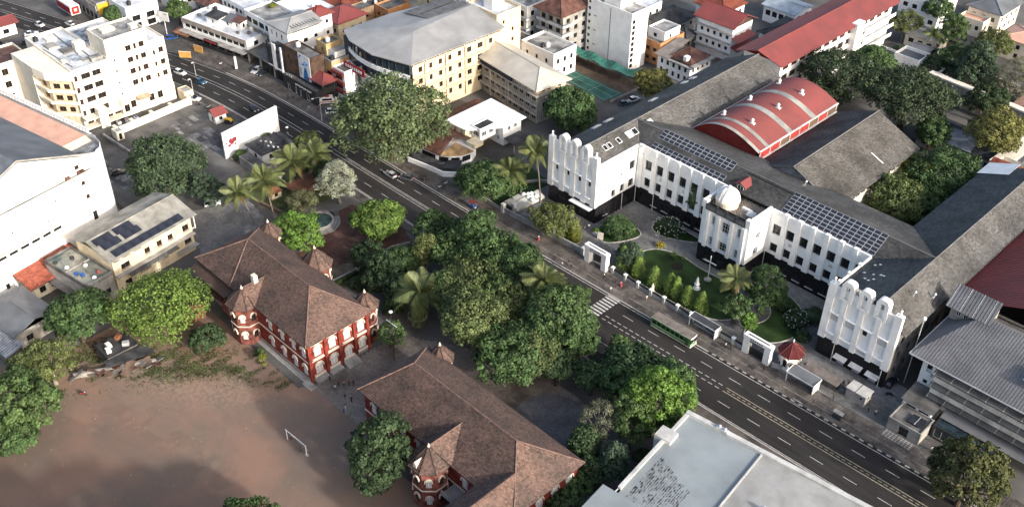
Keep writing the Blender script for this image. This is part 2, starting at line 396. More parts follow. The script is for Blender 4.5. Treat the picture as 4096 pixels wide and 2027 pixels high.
CX = [(-420, -85), (-300, -51), (-231, -30.9), (-215, -27), (-199, -22.4), (-151, -9.8), (-139, -7.2), (-125, -4.5), (-104, -3.2), (-87, -2.9), (-40, -3), (0, -2.8), (30, -2.3), (72, -1.4), (95, -.8), (125, -.1), (260, 3)]
_cx = np.array(CX)
def cl(x): return float(np.interp(x, _cx[:, 0], _cx[:, 1]))
def clsm(x): return sum(cl(x + k) for k in (-12, -8, -4, 0, 4, 8, 12)) / 7
RW_, LW_ = 7.0, -7.5
def strip(name, x0, x1, o0, o1, z, m, step=4., parent=None, th=None):
    mb = MB(); xs = np.linspace(x0, x1, max(2, int(abs(x1 - x0) / step) + 1))
    f = lambda o, x: o(x) if callable(o) else clsm(x) + o
    for a, b in zip(xs[:-1], xs[1:]):
        q = [(a, f(o0, a)), (b, f(o0, b)), (b, f(o1, b)), (a, f(o1, a))]
        if th: mb.prism(q, z - th, z)
        else: mb.poly([(*p, z) for p in q])
    return mb.build(name, m, parent)
road = struct(strip('road', -420, 260, LW_, RW_, -.01, ASPHALT))
for o, nm in ((6.55, 'edge_line'), (-7.1, 'edge_line')): strip(nm, -300, 160, o - .07, o + .07, -.004, PAINT_W, parent=road)
strip('centre_line', -300, 26, .55, .68, -.004, PAINT_W, parent=road); strip('centre_line', -300, 26, -.68, -.55, -.004, PAINT_W, parent=road)
strip('centre_line', 66, 160, .6, .74, -.004, PAINT_Y, parent=road); strip('centre_line', 66, 160, -.74, -.6, -.004, PAINT_Y, parent=road)
dash = MB().box(-1.5, 1.5, -.07, .07, -.004, .001).mesh('lane_dash', PAINT_W)
for off in (3.55, -3.9):
    for i, x in enumerate(np.arange(-250, 150, 7.35)):
        x = x + (2.5 if off < 0 else 0)
        if 25 < x < 33: continue
        link('lane_dash', dash, road, (x, clsm(x) + off, 0), math.atan2(clsm(x + 2) - clsm(x - 2), 4))
sd = MB().box(-.55, .55, -.08, .08, -.004, .001).mesh('short_dash', PAINT_W)
for off in (.65, -.65):
    for x in np.arange(33, 66, 1.75): link('short_dash', sd, road, (x, clsm(x) + off, 0), math.atan2(clsm(x + 2) - clsm(x - 2), 4))
sy = MB().box(-.4, .4, -.06, .06, -.004, .001).mesh('median_dash', PAINT_Y)
for x in np.arange(67, 125, 1.3): link('median_dash', sy, road, (x, clsm(x), 0), math.atan2(clsm(x + 2) - clsm(x - 2), 4))
zs = MB().box(-1.8, 1.8, -.27, .27, -.004, .002).mesh('zebra_stripe', PAINT_W)
for y in np.arange(-9, 5, 1.05): link('zebra_stripe', zs, road, (29.6, y, 0))
# raised median kerb in the upper stretch
med = struct(strip('median', -64, 24, -.28, .28, .14, mat('median_concrete', (.17, .16, .145), var=.25), th=.18))
# parking bay on the far-left side opposite the bus
bay = struct(MB().poly([(34, -9.6, -.012), (43, -9.6, -.012), (43, -15.5, -.012), (34, -15.5, -.012)]).build('parking_bay', ASPHALT))
for x in (34.2, 38.6, 42.8): MB().box(x - .07, x + .07, -15.3, -10, -.011, -.006).build('bay_line', PAINT_W, bay)
MB().box(34, 43, -15.6, -15.4, -.011, .1).build('bay_kerb', KERB_W, bay)

# pavements with kerb stones and slabs
def back(x): return float(np.interp(x, [-140, -125, -112, -100, -80, -55, -38, -25, -14, 9, 14, 30, 66, 72, 96, 125], [4.0, 9.5, 10, 9, 12, 12, 10, 11, 10.6, 11.6, 11, 11.2, 11.4, 11.5, 12, 14]))
pav = struct(strip('pavement_street', -190, 150, RW_ + .32, lambda x: back(x) if x > -140 else clsm(x) + RW_ + 8, .13, PAVE_BED, th=.2))
pl = []
xs = np.arange(-150, 124, 5.)
for a in xs:
    b = a + 5; q = [(a, clsm(a) + RW_ + .36, .13), (b, clsm(b) + RW_ + .36, .13), (b, back(b) if b > -140 else clsm(b) + 15, .13), (a, back(a) if a > -140 else clsm(a) + 15, .13)]
    pl.append((q, (0, 1, 0)))
tiles_multi(pl, .62, .62, PAVER, 'paving_slabs', pav, lift=.03, jit=.012, gap=.05, thick=.03, stagger=False)
k1 = MB().box(-.48, .48, -.14, .16, -.05, .17).mesh('kerb_stone', KERB_W); k2 = MB().box(-.48, .48, -.14, .16, -.05, .17).mesh('kerb_stone', KERB_B)
for i, x in enumerate(np.arange(-132, 124, 1.)):
    link('kerb_stone', k2 if (x > 56 and i % 2) else k1, pav, (x, clsm(x) + RW_ + .15, 0), math.atan2(clsm(x + 1) - clsm(x - 1), 2))
strip('tactile_band', -10, 122, lambda x: clsm(x) + RW_ + 2.3, lambda x: clsm(x) + RW_ + 2.5, .168, mat('pale_paving_band', (.24, .22, .195), var=.3, sc=.5), parent=pav)
pavl = struct(strip('pavement_far_side', -130, 130, LW_ - 2.6, LW_ - .3, .12, PAVER, th=.2))
for i, x in enumerate(np.arange(-125, 120, 2.)):
    if 33 < x < 44: continue
    link('kerb_stone', MB().box(-.98, .98, -.14, .14, -.05, .16).mesh('kerb_stone', KERB_W) if i == 0 else bpy.data.meshes['kerb_stone.002'], pavl, (x, clsm(x) + LW_ - .16, 0), math.atan2(clsm(x + 1) - clsm(x - 1), 2))

# forecourts, yards, lanes
def slab_yard(name, pts, z, bed, m, tw, jit=.01, up=(0, 1, 0), stag=True):
    o = sheet(name, pts, z, bed); tiles_multi([([(x, y, z) for x, y in pts], up)], tw, tw * .8, m, 'paving_slabs', o, lift=.02, jit=jit, gap=.03, thick=.03, stagger=stag); return o
SLABG = mat('grey_yard_slabs', (.215, .21, .205), var=.25, sc=.1, tint=.3)
SLABD = mat('dark_court_slabs', (.19, .185, .18), var=.25, sc=.1, tint=.25)
SLABR = mat('red_brick_paving', (.135, .072, .058), var=.22, sc=.2, tint=.25)
SLABC = mat('pale_cobbles', (.23, .225, .22), var=.2, sc=.1, tint=.25)
slab_yard('college_courtyard', [(-14, 11.2), (70, 11.9), (72.8, 23), (72.8, 40), (6, 40), (6, 24), (-14, 24)], -.02, PAVE_BED, SLABD, .8)
slab_yard('street_forecourt', [(66, 11.6), (104, 12), (104, 27), (66, 27)], -.03, PAVE_BED, SLABG, .9)
SLABY = mat('patched_yard_concrete', (.16, .152, .145), var=.3, sc=.12, tint=.12)
yd = sheet('hotel_yard', [(-131, -47), (-118, -16), (-104, -14.5), (-80, -12.5), (-78, -40), (-68, -60), (-95, -60), (-124, -56)], -.035, SLABY)
mb = MB(); mk_ = MB()
for i in range(70):
    cx, cy = (-102 + rng.normal(0, 6), -30 + rng.normal(0, 6)) if i < 40 else (-98 + rng.normal(0, 7), -50 + rng.normal(0, 5)); w, d = rng.uniform(.5, 2.2), rng.uniform(.3, 1.1); (mb if i % 3 else mk_).box(cx - w, cx + w, cy - d, cy + d, -.034, -.028 + .0004 * i)
o = mb.build('concrete_patches', mat('pale_concrete_patch', (.27, .265, .255), var=.25), yd); o['kind'] = 'stuff'; o = mk_.build('tar_patches', mat('tar_patch', (.09, .088, .088), var=.2), yd); o['kind'] = 'stuff'
slab_yard('cobbled_lane', [(-76, -62), (-66, -34), (-55, -36), (-41, -44), (-41, -66), (-54, -56), (-60, -54), (-72, -55)], -.03, PAVE_BED, SLABC, .7)
slab_yard('lane_between_schools', [(4, -64), (21, -64), (23, -46), (64, -45), (66, -34), (50, -26), (36, -26), (22, -30), (4, -40)], -.025, PAVE_BED, mat('brown_lane_slabs', (.19, .162, .14), var=.25, sc=.1, tint=.25), .7)
court = slab_yard('brick_court', [(-36, -43), (-22, -43), (-20.8, -32), (-22.2, -20), (-20, -15.5), (-26, -13), (-38, -12.8), (-44.5, -16), (-44.5, -23), (-39, -27), (-38, -34)], -.02, PAVE_BED, SLABR, .55)
tiles_multi([([(-26, -38.5, .01), (-21.7, -38.5, .01), (-21, -33, .01), (-23, -31, .01), (-25.5, -33, .01)], (1, .3, 0)), ([(-25, -31, .01), (-21.5, -27.5, .01), (-22, -22, .01), (-24.5, -23, .01), (-26.5, -27, .01)], (1, .3, 0))],
            .7, .5, mat('sand_paving', (.19, .148, .098), var=.2, tint=.2), 'sand_paving_band', court, lift=.03, stagger=True)
# round paved end of the lane
cpts = lambda cx, cy, r, n=28: [(cx + r * math.cos(2 * math.pi * i / n), cy + r * math.sin(2 * math.pi * i / n)) for i in range(n)]
slab_yard('paved_circle', cpts(47, -35, 8.2), -.012, PAVE_BED, mat('blue_grey_setts', (.125, .127, .132), var=.2, sc=.15, tint=.25), .5)

# dirt playground: reddish earth with tree and school shade painted in as dark patches, and a pale patch
DIRT = bpy.data.materials.new('playground_dirt'); DIRT.use_nodes = True
nt = DIRT.node_tree; N = nt.nodes; L = nt.links; b = N['Principled BSDF']; b.inputs['Roughness'].default_value = .95; b.inputs['Specular IOR Level'].default_value = .1
tc = N.new('ShaderNodeTexCoord')
def nz(scale, detail=6, dist=0., rg=.55):
    n = N.new('ShaderNodeTexNoise'); n.inputs['Scale'].default_value = scale; n.inputs['Detail'].default_value = detail; n.inputs['Distortion'].default_value = dist; n.inputs['Roughness'].default_value = rg; L.new(tc.outputs['Object'], n.inputs['Vector']); return n.outputs['Fac']
def mth(op, a, b):
    x = N.new('ShaderNodeMath'); x.operation = op
    for i, v in enumerate((a, b)):
        if isinstance(v, (int, float)): x.inputs[i].default_value = v
        else: L.new(v, x.inputs[i])
    return x.outputs[0]
def mxc(a, b_, f, mode='MIX'):
    x = N.new('ShaderNodeMix'); x.data_type = 'RGBA'; x.blend_type = mode
    for i, v in ((0, f), (6, a), (7, b_)):
        if isinstance(v, (int, float)): x.inputs[i].default_value = v
        elif isinstance(v, tuple): x.inputs[i].default_value = (*v, 1)
        else: L.new(v, x.inputs[i])
    return x.outputs[2]
def mr(v, a, b_):
    x = N.new('ShaderNodeMapRange'); x.interpolation_type = 'SMOOTHSTEP'; x.inputs[1].default_value = a; x.inputs[2].default_value = b_; L.new(v, x.inputs[0]); return x.outputs[0]
def shade_soil_mask(cx, cy, sx, sy, ang, nv, amp, soft):
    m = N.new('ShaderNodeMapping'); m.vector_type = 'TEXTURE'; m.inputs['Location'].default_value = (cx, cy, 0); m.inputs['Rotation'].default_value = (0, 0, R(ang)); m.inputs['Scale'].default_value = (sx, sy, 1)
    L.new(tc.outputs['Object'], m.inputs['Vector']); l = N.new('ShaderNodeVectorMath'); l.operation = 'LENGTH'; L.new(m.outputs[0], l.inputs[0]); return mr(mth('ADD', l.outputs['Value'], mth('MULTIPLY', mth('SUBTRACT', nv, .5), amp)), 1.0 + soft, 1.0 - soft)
c0 = mxc((.172, .130, .104), (.25, .155, .114), mr(nz(.05, 5, .8), .38, .66))
c0 = mxc(c0, (.215, .16, .125), mth('MULTIPLY', mr(nz(.35, 7, 1.2), .5, .75), .6))
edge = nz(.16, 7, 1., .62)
c0 = mxc(c0, (.098, .078, .066), mth('MULTIPLY', shade_soil_mask(-2, -122, 36, 27, 35, edge, 1.1, .10), .3))  # tree shade over the lower playground, painted into the dirt colour
c0 = mxc(c0, (.135, .112, .094), mth('MULTIPLY', shade_soil_mask(19, -72, 14, 10, -20, edge, 1., .2), .35))  # greyer dirt by the goal: school and tree shade painted in
c0 = mxc(c0, (.27, .205, .155), mth('MULTIPLY', mth('MULTIPLY', shade_soil_mask(-14, -81, 17, 6.5, 35, edge, 1., .5), mr(nz(1.1, 4), .42, .6)), .75))
c0 = mxc(c0, (.07, .06, .052), mth('MULTIPLY', mr(nz(.8, 4, .4), .66, .76), .35))
c0 = mxc(c0, mxc((.86, .86, .86), (1.1, 1.1, 1.1), nz(5., 4)), 1., 'MULTIPLY')
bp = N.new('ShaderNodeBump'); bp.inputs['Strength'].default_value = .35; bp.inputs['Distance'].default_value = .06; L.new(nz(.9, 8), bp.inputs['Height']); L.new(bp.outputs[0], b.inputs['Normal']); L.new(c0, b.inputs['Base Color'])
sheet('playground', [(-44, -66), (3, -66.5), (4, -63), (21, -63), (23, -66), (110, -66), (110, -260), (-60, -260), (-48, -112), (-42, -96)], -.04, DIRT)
# ground cover: many little blades, thinning out over the dirt
def blades(name, pts, size, m, label=None, z=.0):
    P = np.array(pts); n = len(P); a = rng.uniform(0, 2 * np.pi, n); s = rng.uniform(.6, 1.3, n) * size
    h = s * rng.uniform(.5, 1.1, n); lean = rng.normal(0, .5, (n, 2)) * h[:, None]
    d = np.stack([np.cos(a) * s * .5, np.sin(a) * s * .5, np.zeros(n)], 1); B = np.concatenate([P, np.full((n, 1), z)], 1); T = B + np.concatenate([lean, h[:, None]], 1)
    V = np.stack([B - d, B + d, T + d * .4, T - d * .4], 1).reshape(-1, 3); F = np.arange(n * 4).reshape(n, 4)
    return link(name, np_mesh(name, V, F, m, rng.uniform(0, 1, n)))
BLADE = mat('grass_blades', (.078, .105, .038), var=.3, sc=.3, tint=.5, rough=.9, spec=.05)
gp = []; wv = [(rng.normal(0, k), rng.normal(0, k), rng.uniform(0, 6.28)) for k in (.2, .3, .5, .7, 1., 1.4, 2., 2.6)]
sp_x = np.array([-38., -31, -25, -18, -10, -1]); sp_y = np.array([-99., -93, -86, -78, -71.5, -68]); sp_w = np.array([7., 7.5, 7, 5, 3, 1.6])
for _ in range(120000):
    x = rng.uniform(-42, 1); y = rng.uniform(-112, -66); d = abs(y - np.interp(x, sp_x, sp_y)) / np.interp(x, sp_x, sp_w); v = sum(math.sin(a * x + c * y + p) for a, c, p in wv) / 2.2
    if rng.random() < math.exp(-d * d * .8) * min(1, max(.0, .55 + .6 * v)): gp.append((x, y))
tag(struct(blades('playground_grass', gp, .22, BLADE, z=-.05), True), 'patchy green grass thinning out over the top of the dirt playground', 'grass')


st_ = MB()
for i in range(420):
    x, y = rng.uniform(-40, 40), rng.uniform(-118, -68); a = rng.uniform(0, 6); r_ = rng.uniform(.05, .16); st_.add([(x + r_ * math.cos(a + k * 1.57), y + r_ * math.sin(a + k * 1.57), -.04) for k in range(4)] + [(x, y, -.04 + r_ * .8)], [(0, 1, 4), (1, 2, 4), (2, 3, 4), (3, 0, 4)])
tag(struct(st_.build('pebbles', mat('pale_pebble', (.30, .26, .22), var=.3)), True), 'small pale stones scattered over the dirt playground', 'stones')
# ================================================================== WHITE COLLEGE WITH SLATE ROOFS
C = site('college_building', 'long white college building with black stone base, slate roofs and solar panels', 'building', 39, 40)
def arch_pts(xc, w, z0, z1, n=10, kind='round'):
    h = w / 2
    if kind == 'round': top = [(xc + h * math.cos(t), z1 - h + h * math.sin(t)) for t in np.linspace(0, math.pi, n)]
    else: top = [(xc + h, z1 - h * .75), (xc + h * .95, z1 - h * .6), (xc + h * .7, z1 - h * .12), (xc + h * .35, z1), (xc + h * .1, z1), (xc - h * .1, z1), (xc - h * .35, z1), (xc - h * .7, z1 - h * .12), (xc - h * .95, z1 - h * .6), (xc - h, z1 - h * .75)]
    return [(xc + h, z0)] + top + [(xc - h, z0)]
def ring(mb, o, i, y0, y1):
    n = len(o); V = [(x, y, z) for y in (y0, y1) for P in (o, i) for x, z in P]
    f = []
    for k in range(n - 1):
        a, b = k, k + 1
        f += [(a, b, n + b, n + a), (2 * n + b, 2 * n + a, 3 * n + a, 3 * n + b), (b, a, 2 * n + a, 2 * n + b), (n + a, n + b, 3 * n + b, 3 * n + a)]
    mb.add(V, f)
def finial(root, x, y, z, m=W_WHITE, s=1.):
    MB().lathe([(.28 * s, z), (.28 * s, z + .15 * s), (.12 * s, z + .25 * s), (.3 * s, z + .5 * s), (.3 * s, z + .62 * s), (.1 * s, z + .8 * s), (.26 * s, z + 1.05 * s), (.26 * s, z + 1.3 * s), (.05 * s, z + 1.5 * s)], (x, y), 10).build('finial', m, root, smooth=True)

def facade(x0, x1, y, pil, bays, kind, smallwin, panels=()):
    A, B = (x0, y), (x1, y)
    mb = MB(); ops = [(x - x0, zb, w, h) for x, zb, w, h in smallwin]
    wall_face(mb, A, B, 5, 18.9, ops, .3)
    for o in ops: window(C, A, B, *o, style='dk', cols=2, rows=2, depth=.3)
    mb.poly([(x0, y + .5, 18.9), (x0, y, 18.9), (x1, y, 18.9), (x1, y + .5, 18.9)]); mb.poly([(x1, y + .5, 16), (x0, y + .5, 16), (x0, y + .5, 18.9), (x1, y + .5, 18.9)])
    mb.build('wing_facade', W_WHITE, C)
    for a, b in pil: MB().box(a, b, y - .5, y - .003, 5, 17.1).build('pilaster', W_WHITE, C)
    for a, b in bays:
        for z in (12.5, 7.05): MB().box(a, b, y - .85, y - .004, z, z + .22).build('ledge', W_WHITE, C)
    for x, zb, w, h in panels: MB().box(x - w / 2, x + w / 2, y - .03, y - .001, zb, zb + h).build('blind_panel', mat('pale_grey_panel', (.55, .55, .54), var=.1), C)
    for (a, b), s in (((x0 - .15, x0 + 1.5), 1), ((x1 - 1.5, x1 + .15), 1)):
        MB().box(a, b, y - .55, y + .6, 5, 19.7).build('corner_pier', W_WHITE, C); finial(C, (a + b) / 2, y, 19.7)
    for a, b in pil:
        xc = (a + b) / 2; m2 = MB(); w = 2.5 if kind == 'round' else 2.8
        o = arch_pts(xc, w, 17.05, 21.7, kind=kind); i = arch_pts(xc, w * (.5 if kind == 'round' else .34), 17.4, 20.9 if kind == 'round' else 20.7, kind='round')
        ring(m2, o, i, y - .62, y + 1.0)
        if kind == 'round': m2.box(xc - .8, xc + .8, y + .3, y + .5, 17.1, 20.6)
        m2.box(xc - w / 2, xc + w / 2, y - .7, y + 1.0, 16.8, 17.05); m2.build('parapet_arch', W_WHITE, C)
facade(-10.4, 6, 24, [(-6.6, -4.9), (-2.8, -1.2), (1.1, 2.7)], [(-9, -6.7), (-4.85, -2.85), (-1.15, 1.05), (2.75, 4.4)], 'round', [(-7.8, 10.4, .8, 1.4), (-3.8, 10.4, .8, 1.4), (.2, 10.4, .9, 1.4), (3.7, 10.4, 1., 1.4)])
facade(72.7, 89.2, 23, [(76.2, 77.4), (80.2, 81.4), (84.1, 85.3)], [(74.1, 76.15), (77.45, 80.15), (81.45, 84.05), (85.35, 87.8)], 'cut', [(82.4, 10.5, 1.1, 1.5)], [(75.1, 10.3, 1.7, 2), (78.8, 10.3, 1.9, 2), (82.7, 5.6, 1.9, 1.3), (86.5, 10.3, 2, 2)])
for x in (78.2, 84.6): MB().box(x - .45, x + .45, 23.5, 24.8, 18.9, 19.6).build('roof_vent_box', CONC, C)
for x in (-3.65, .35): MB().box(x - .7, x + .7, 23.98, 24.3, 18.9, 19.9).build('balustrade_panel', W_WHITE, C)

# black stone base
def base(A, B, ops=(), st='dk'):
    mb = MB(); wall_face(mb, A, B, -.1, 5.0, ops, .35); mb.build('base_wall', W_BLACK, C)
    for o in ops: window(C, A, B, *o, style=st, depth=.35, sill=FRAME_W if o[1] > .5 else None)
base((-10.4, 23.96), (6.04, 23.96), [(4.5, .1, 3, 3), (12, .1, 3, 3)])
base((6.04, 23.96), (6.04, 39.96), [(4, 1, 1.6, 2), (8.5, .1, 1.8, 2.8), (12.6, .1, 3.2, 3.2)])
base((6.04, 39.96), (33.3, 39.96), [(2.6, .1, 2.6, 3.2)] + [(6.5 + 3.67 * i, 1.2, 2.0, 1.9) for i in range(5)])
base((33.3, 39.96), (33.3, 31.26)); base((33.3, 31.26), (46.74, 31.26), [(2.8, 1.0, 1.3, 2.2), (6.7, .1, 2.2, 3.2), (10.6, 1, 1.3, 2.2)]); base((46.74, 31.26), (46.74, 39.96), [(4.5, 1, 1.6, 2)])
base((46.74, 39.96), (72.66, 39.96), [(2.3 + 3.65 * i, 1.1, 2.0, 1.9) for i in range(7)])
base((72.66, 39.96), (72.66, 22.96)); base((72.66, 22.96), (89.24, 22.96), [(6.2, .2, 1.7, 1.7), (10.0, .2, 1.7, 1.7), (13.9, .2, 1.7, 1.7)])
for x in (78.9, 82.7, 86.6):
    MB().slab([(x - 1.45, 21.7, 2.1), (x + 1.45, 21.7, 2.1), (x + 1.45, 22.95, 2.5), (x - 1.45, 22.95, 2.5)], .12).build('window_awning', METAL_W, C)
    MB().box(x - .85, x + .85, 22.9, 22.95, .2, 1.9).build('shutter', mat('pale_shutter', (.4, .41, .42)), C)
for x, y, z in ((77.0, 22.3, 8), (88.3, 22.3, 5), (6.4, 39.6, 9), (12.5, 39.5, 5), (6.35, 34.2, 5), (47.1, 39.5, 9), (29.4, 39.4, 5)): MB().tube([(x, y, 0), (x, y, z)], .09, 6).build('downpipe', METAL_W, C)

# white upper walls
def upper(A, B, ops, z1, sillm=FRAME_DK, style='dk', cols=2, rows=2, z0=5.0, depth=.55, name='upper_wall'):
    mb = MB(); wall_face(mb, A, B, z0, z1, ops, depth); mb.build(name, W_WHITE, C)
    for o in ops: window(C, A, B, *o, style=style, depth=depth, sill=sillm if o[1] > 9 else None, cols=cols, rows=rows)
upper((6, 24.6), (6, 40), [(13.2, 10.6, 2.1, 2.7), (13.2, 5.3, 2, 2.5), (9.7, 5.3, 1.5, 2.3), (6.2, 5.3, 1.5, 2.1), (3.0, 8.4, .5, .7), (5.8, 9, .6, .8), (9.0, 10.4, .7, .9)], 17.2)
wl_ = [9.7 + 3.67 * i for i in range(7)]
upper((6, 40), (33.3, 40), [(x - 6, 10.9, 2.2, 2.9) for x in wl_ if x < 32] + [(x - 6, 5.9, 2.1, 2.6) for x in wl_ if x < 32], 17.45)
wr_ = [48.95 + 3.65 * i for i in range(7)]
upper((46.7, 40), (72.7, 40), [(x - 46.7, 10.8, 2.3, 2.8) for x in wr_] + [(x - 46.7, 5.7, 2.2, 2.5) for x in wr_], 17.2)
for i, x in enumerate([11.6 + 3.67 * k for k in range(6)] + [7.0] + [50.8 + 3.65 * k for k in range(6)]):
    w = .75; MB().add([(x - w, 39.45, 5), (x + w, 39.45, 5), (x + w, 39.95, 5), (x - w, 39.95, 5), (x - w * .75, 39.6, 17.6), (x + w * .75, 39.6, 17.6), (x + w * .75, 40.5, 17.6), (x - w * .75, 40.5, 17.6)],
        [(4, 5, 6, 7), (0, 1, 5, 4), (1, 2, 6, 5), (3, 0, 4, 7), (3, 2, 1, 0)]).build('pilaster', W_WHITE, C)
cop = MB(); cop.box(6, 33.3, 39.98, 40.45, 17.2, 17.52).box(46.7, 72.7, 39.98, 40.45, 17.0, 17.3).box(5.55, 6.02, 24.6, 40, 17, 17.3).box(72.5, 72.95, 23.6, 40, 16.6, 17.25); cop.build('parapet_coping', W_WHITE, C)
for y in (27, 31, 35.5): MB().box(72.3, 73.1, y - .4, y + .4, 17.25, 17.7).build('parapet_block', W_WHITE, C)
# inner wall of right wing, outer stained flank
STAIN = mat('stained_grey_wall', (.30, .29, .28), var=.45, sc=.35, streak=1.0, col2=(.06, .06, .06))
upper((72.7, 40), (72.7, 23.6), [(4, 10.6, 2, 2.6), (9, 10.6, 2, 2.6)], 16.7)
mb = MB(); fl = [(3 + 4.2 * i, z, 1.5, 1.9) for i in range(17) for z in (2, 6.5, 10.5)]
wall_face(mb, (89.2, 23.6), (89.2, 98), 0, 15.4, fl, .3); mb.build('flank_wall', STAIN, C)
for o in fl: window(C, (89.2, 23.6), (89.2, 98), *o, style='dk', depth=.3)
mb = MB(); mb.poly([(-10.4, 101, 0), (-10.4, 24, 0), (-10.4, 24, 15), (-10.4, 101, 15)]).poly([(89.2, 98, 0), (72.7, 98, 0), (72.7, 98, 15), (84.3, 98, 19.8), (89.2, 98, 15)]).poly([(72.7, 98, 0), (72.7, 60.2, 0), (72.7, 60.2, 15), (72.7, 98, 15)])
mb.poly([(72.7, 60.2, 0), (54, 60.2, 0), (54, 60.2, 15.1), (72.7, 60.2, 15.1)]).poly([(8.4, 101, 0), (-10.4, 101, 0), (-10.4, 101, 15), (-.1, 101, 19.8), (8.4, 101, 15.5)]); mb.build('rear_wall', W_CREAMW, C)
# tower
T_A, T_B = (33.3, 31.3), (46.7, 31.3)
upper(T_A, T_B, [(3.3, 11.6, .9, 2.6), (6.9, 10.8, 2.2, 3.1), (10.7, 11.6, .9, 2.6), (3.3, 5.6, .9, 2.6), (6.9, 5.5, 2.3, 2.7), (10.7, 5.6, .9, 2.6)], 15.6, FRAME_W, 'w', 3, 3, depth=.7)
upper((46.7, 31.3), (46.7, 40), [(4.2, 10.6, 1.7, 2), (4.2, 5.8, 1.9, 2.4)], 17.5, FRAME_W, 'w', 2, 2); upper((33.3, 40), (33.3, 31.3), [], 17.5)
for x in (35.2, 38.3, 42.1, 45.4): MB().box(x - .45, x + .45, 30.7, 31.27, 5, 15.2).build('fin', W_WHITE, C)
for x0, x1 in ((33.2, 34.4), (45.5, 46.8)): MB().box(x0, x1, 31.0, 32.2, 15.61, 17.7).build('corner_pier', W_WHITE, C)
mb = MB(); mb.box(34.4, 45.5, 30.85, 30.95, 15.5, 16.95).box(34.4, 45.5, 31.9, 32.0, 15.62, 16.95)
for x in np.linspace(34.4, 45.5, 5): mb.box(x - .08, x + .08, 30.8, 32.05, 15.62, 17.05)
mb.box(34.4, 45.5, 30.78, 31.05, 16.95, 17.1).build('roof_balustrade', METAL_DK, C)
for x in np.linspace(34.4, 45.5, 5)[:-1]: MB().box(x + .12, x + 2.6, 30.82, 30.845, 15.75, 16.85).build('mesh_panel', mat('grey_mesh', (.16, .16, .165)), C)
MB().box(33.35, 46.65, 32.05, 41.6, 15.3, 15.6).build('tower_deck', SLATE_DK, C)
tiles([(33.6, 32.1, 15.62), (46.5, 32.1, 15.62), (46.5, 41.2, 15.62), (33.6, 41.2, 15.62)], .6, .6, mat('tan_roof_tile', (.30, .255, .215), var=.2, tint=.3), 'deck_tiles', C, up=(1, 1, 0), lift=.04)
MB().box(46.2, 46.72, 32.2, 40, 17.5, 17.8).build('parapet_coping', W_WHITE, C); MB().box(33.28, 33.8, 32.2, 40, 17.5, 17.8).build('parapet_coping', W_WHITE, C)
# observatory dome
D_ = MB().lathe([(2.75, 15.6), (2.75, 17.0), (3.0, 17.02), (3.0, 17.3), (2.95, 17.5)], (36.9, 35.9), 28).build('dome_drum', mat('drum_cream', (.66, .60, .50), var=.1), C, smooth=False)
dm = MB().lathe([(2.95 * math.cos(t), 17.4 + 3.0 * math.sin(t)) for t in np.linspace(.0, 1.5, 12)], (36.9, 35.9), 28).build('dome', mat('dome_white', (.72, .71, .68), var=.12, sc=.6, rough=.6), C, smooth=True)
MB().lathe([(.35, 20.3), (.35, 20.6), (.5, 20.62), (.5, 20.8), (.1, 21.1)], (36.9, 35.9), 10).build('dome_cap', W_WHITE, dm)
sl = MB()
for k in (-.5, .5):
    sl.tube([(36.9 + k, 35.9 - 3.0 * math.cos(t), 17.4 + 3.05 * math.sin(t)) for t in np.linspace(.05, 1.4, 9)], .05, 5)
sl.build('dome_slit_rail', W_WHITE, dm)
MB().box(40.6, 43.3, 36.6, 37.3, 15.62, 16.3).build('roof_trough', W_WHITE, C)
MB().slab([(43.3, 34.2, 16.6), (45.2, 34.4, 16.5), (45, 36.2, 16.9), (43.1, 36, 17)], .1).box(43.6, 43.7, 34.6, 34.7, 15.6, 16.5).box(44.7, 44.8, 35.6, 35.7, 15.6, 16.6).build('solar_heater', ALU, C)
# dormer
MB().box(35.4, 38.0, 41.2, 43.6, 16.5, 18.8).build('dormer_wall', CONC_DK, C)
MB().slab([(34.9, 40.6, 18.6), (36.7, 40.6, 19.6), (36.7, 44.6, 19.6), (34.9, 44.6, 18.6)], .08).slab([(36.7, 40.6, 19.6), (38.5, 40.6, 18.6), (38.5, 44.6, 18.6), (36.7, 44.6, 19.6)], .08).build('dormer_roof', RED_METAL, C)
window(C, (35.4, 41.2), (38, 41.2), 1.3, 17.3, 1.7, 1.2, 'w', depth=.05)

# roofs: bed planes and slates
zL = lambda x: 20 - .517 * (x + .1)
PLN = [[(-.1, 24.5, 20), (-.1, 101.5, 20), (-10.9, 101.5, 14.95), (-10.9, 24.5, 14.95)],
       [(5.7, 24.5, 17), (5.7, 40.2, 17), (-.1, 46, 20), (-.1, 24.5, 20)],
       [(-.1, 46, 20), (8.4, 58.9, 15.6), (8.4, 101.5, 15.6), (-.1, 101.5, 20)],
       [(5.7, 40.3, 17.05), (73.6, 40.3, 17.05), (84.3, 46, 20), (-.1, 46, 20)],
       [(84.3, 46, 20), (72.3, 60.7, 15), (8.4, 60.7, 15), (8.4, 58.9, 15.6), (-.1, 46, 20)],
       [(84.3, 23.6, 20), (84.3, 46, 20), (73.6, 40.3, 17.05), (72.95, 40.3, 16.9), (72.95, 23.6, 16.9)],
       [(84.3, 46, 20), (84.3, 98.5, 20), (72.3, 98.5, 15), (72.3, 60.7, 15)],
       [(90.5, 23.6, 14.75), (90.5, 98.5, 14.75), (84.3, 98.5, 20), (84.3, 23.6, 20)],
       [(41.1, 57, 19), (35.1, 57, 16.35), (31.9, 60.7, 15), (30.3, 60.7, 14.3), (30.3, 98.3, 14.3), (41.1, 98.3, 19)],
       [(41.1, 57, 19), (41.1, 98.3, 19), (54.7, 98.3, 13), (54.7, 60.7, 13), (50.2, 60.7, 15), (47.1, 57, 16.35)]]
mb = MB()
for p in PLN: mb.slab(p, .25)
mb.build('roof', SLATE_DK, C)
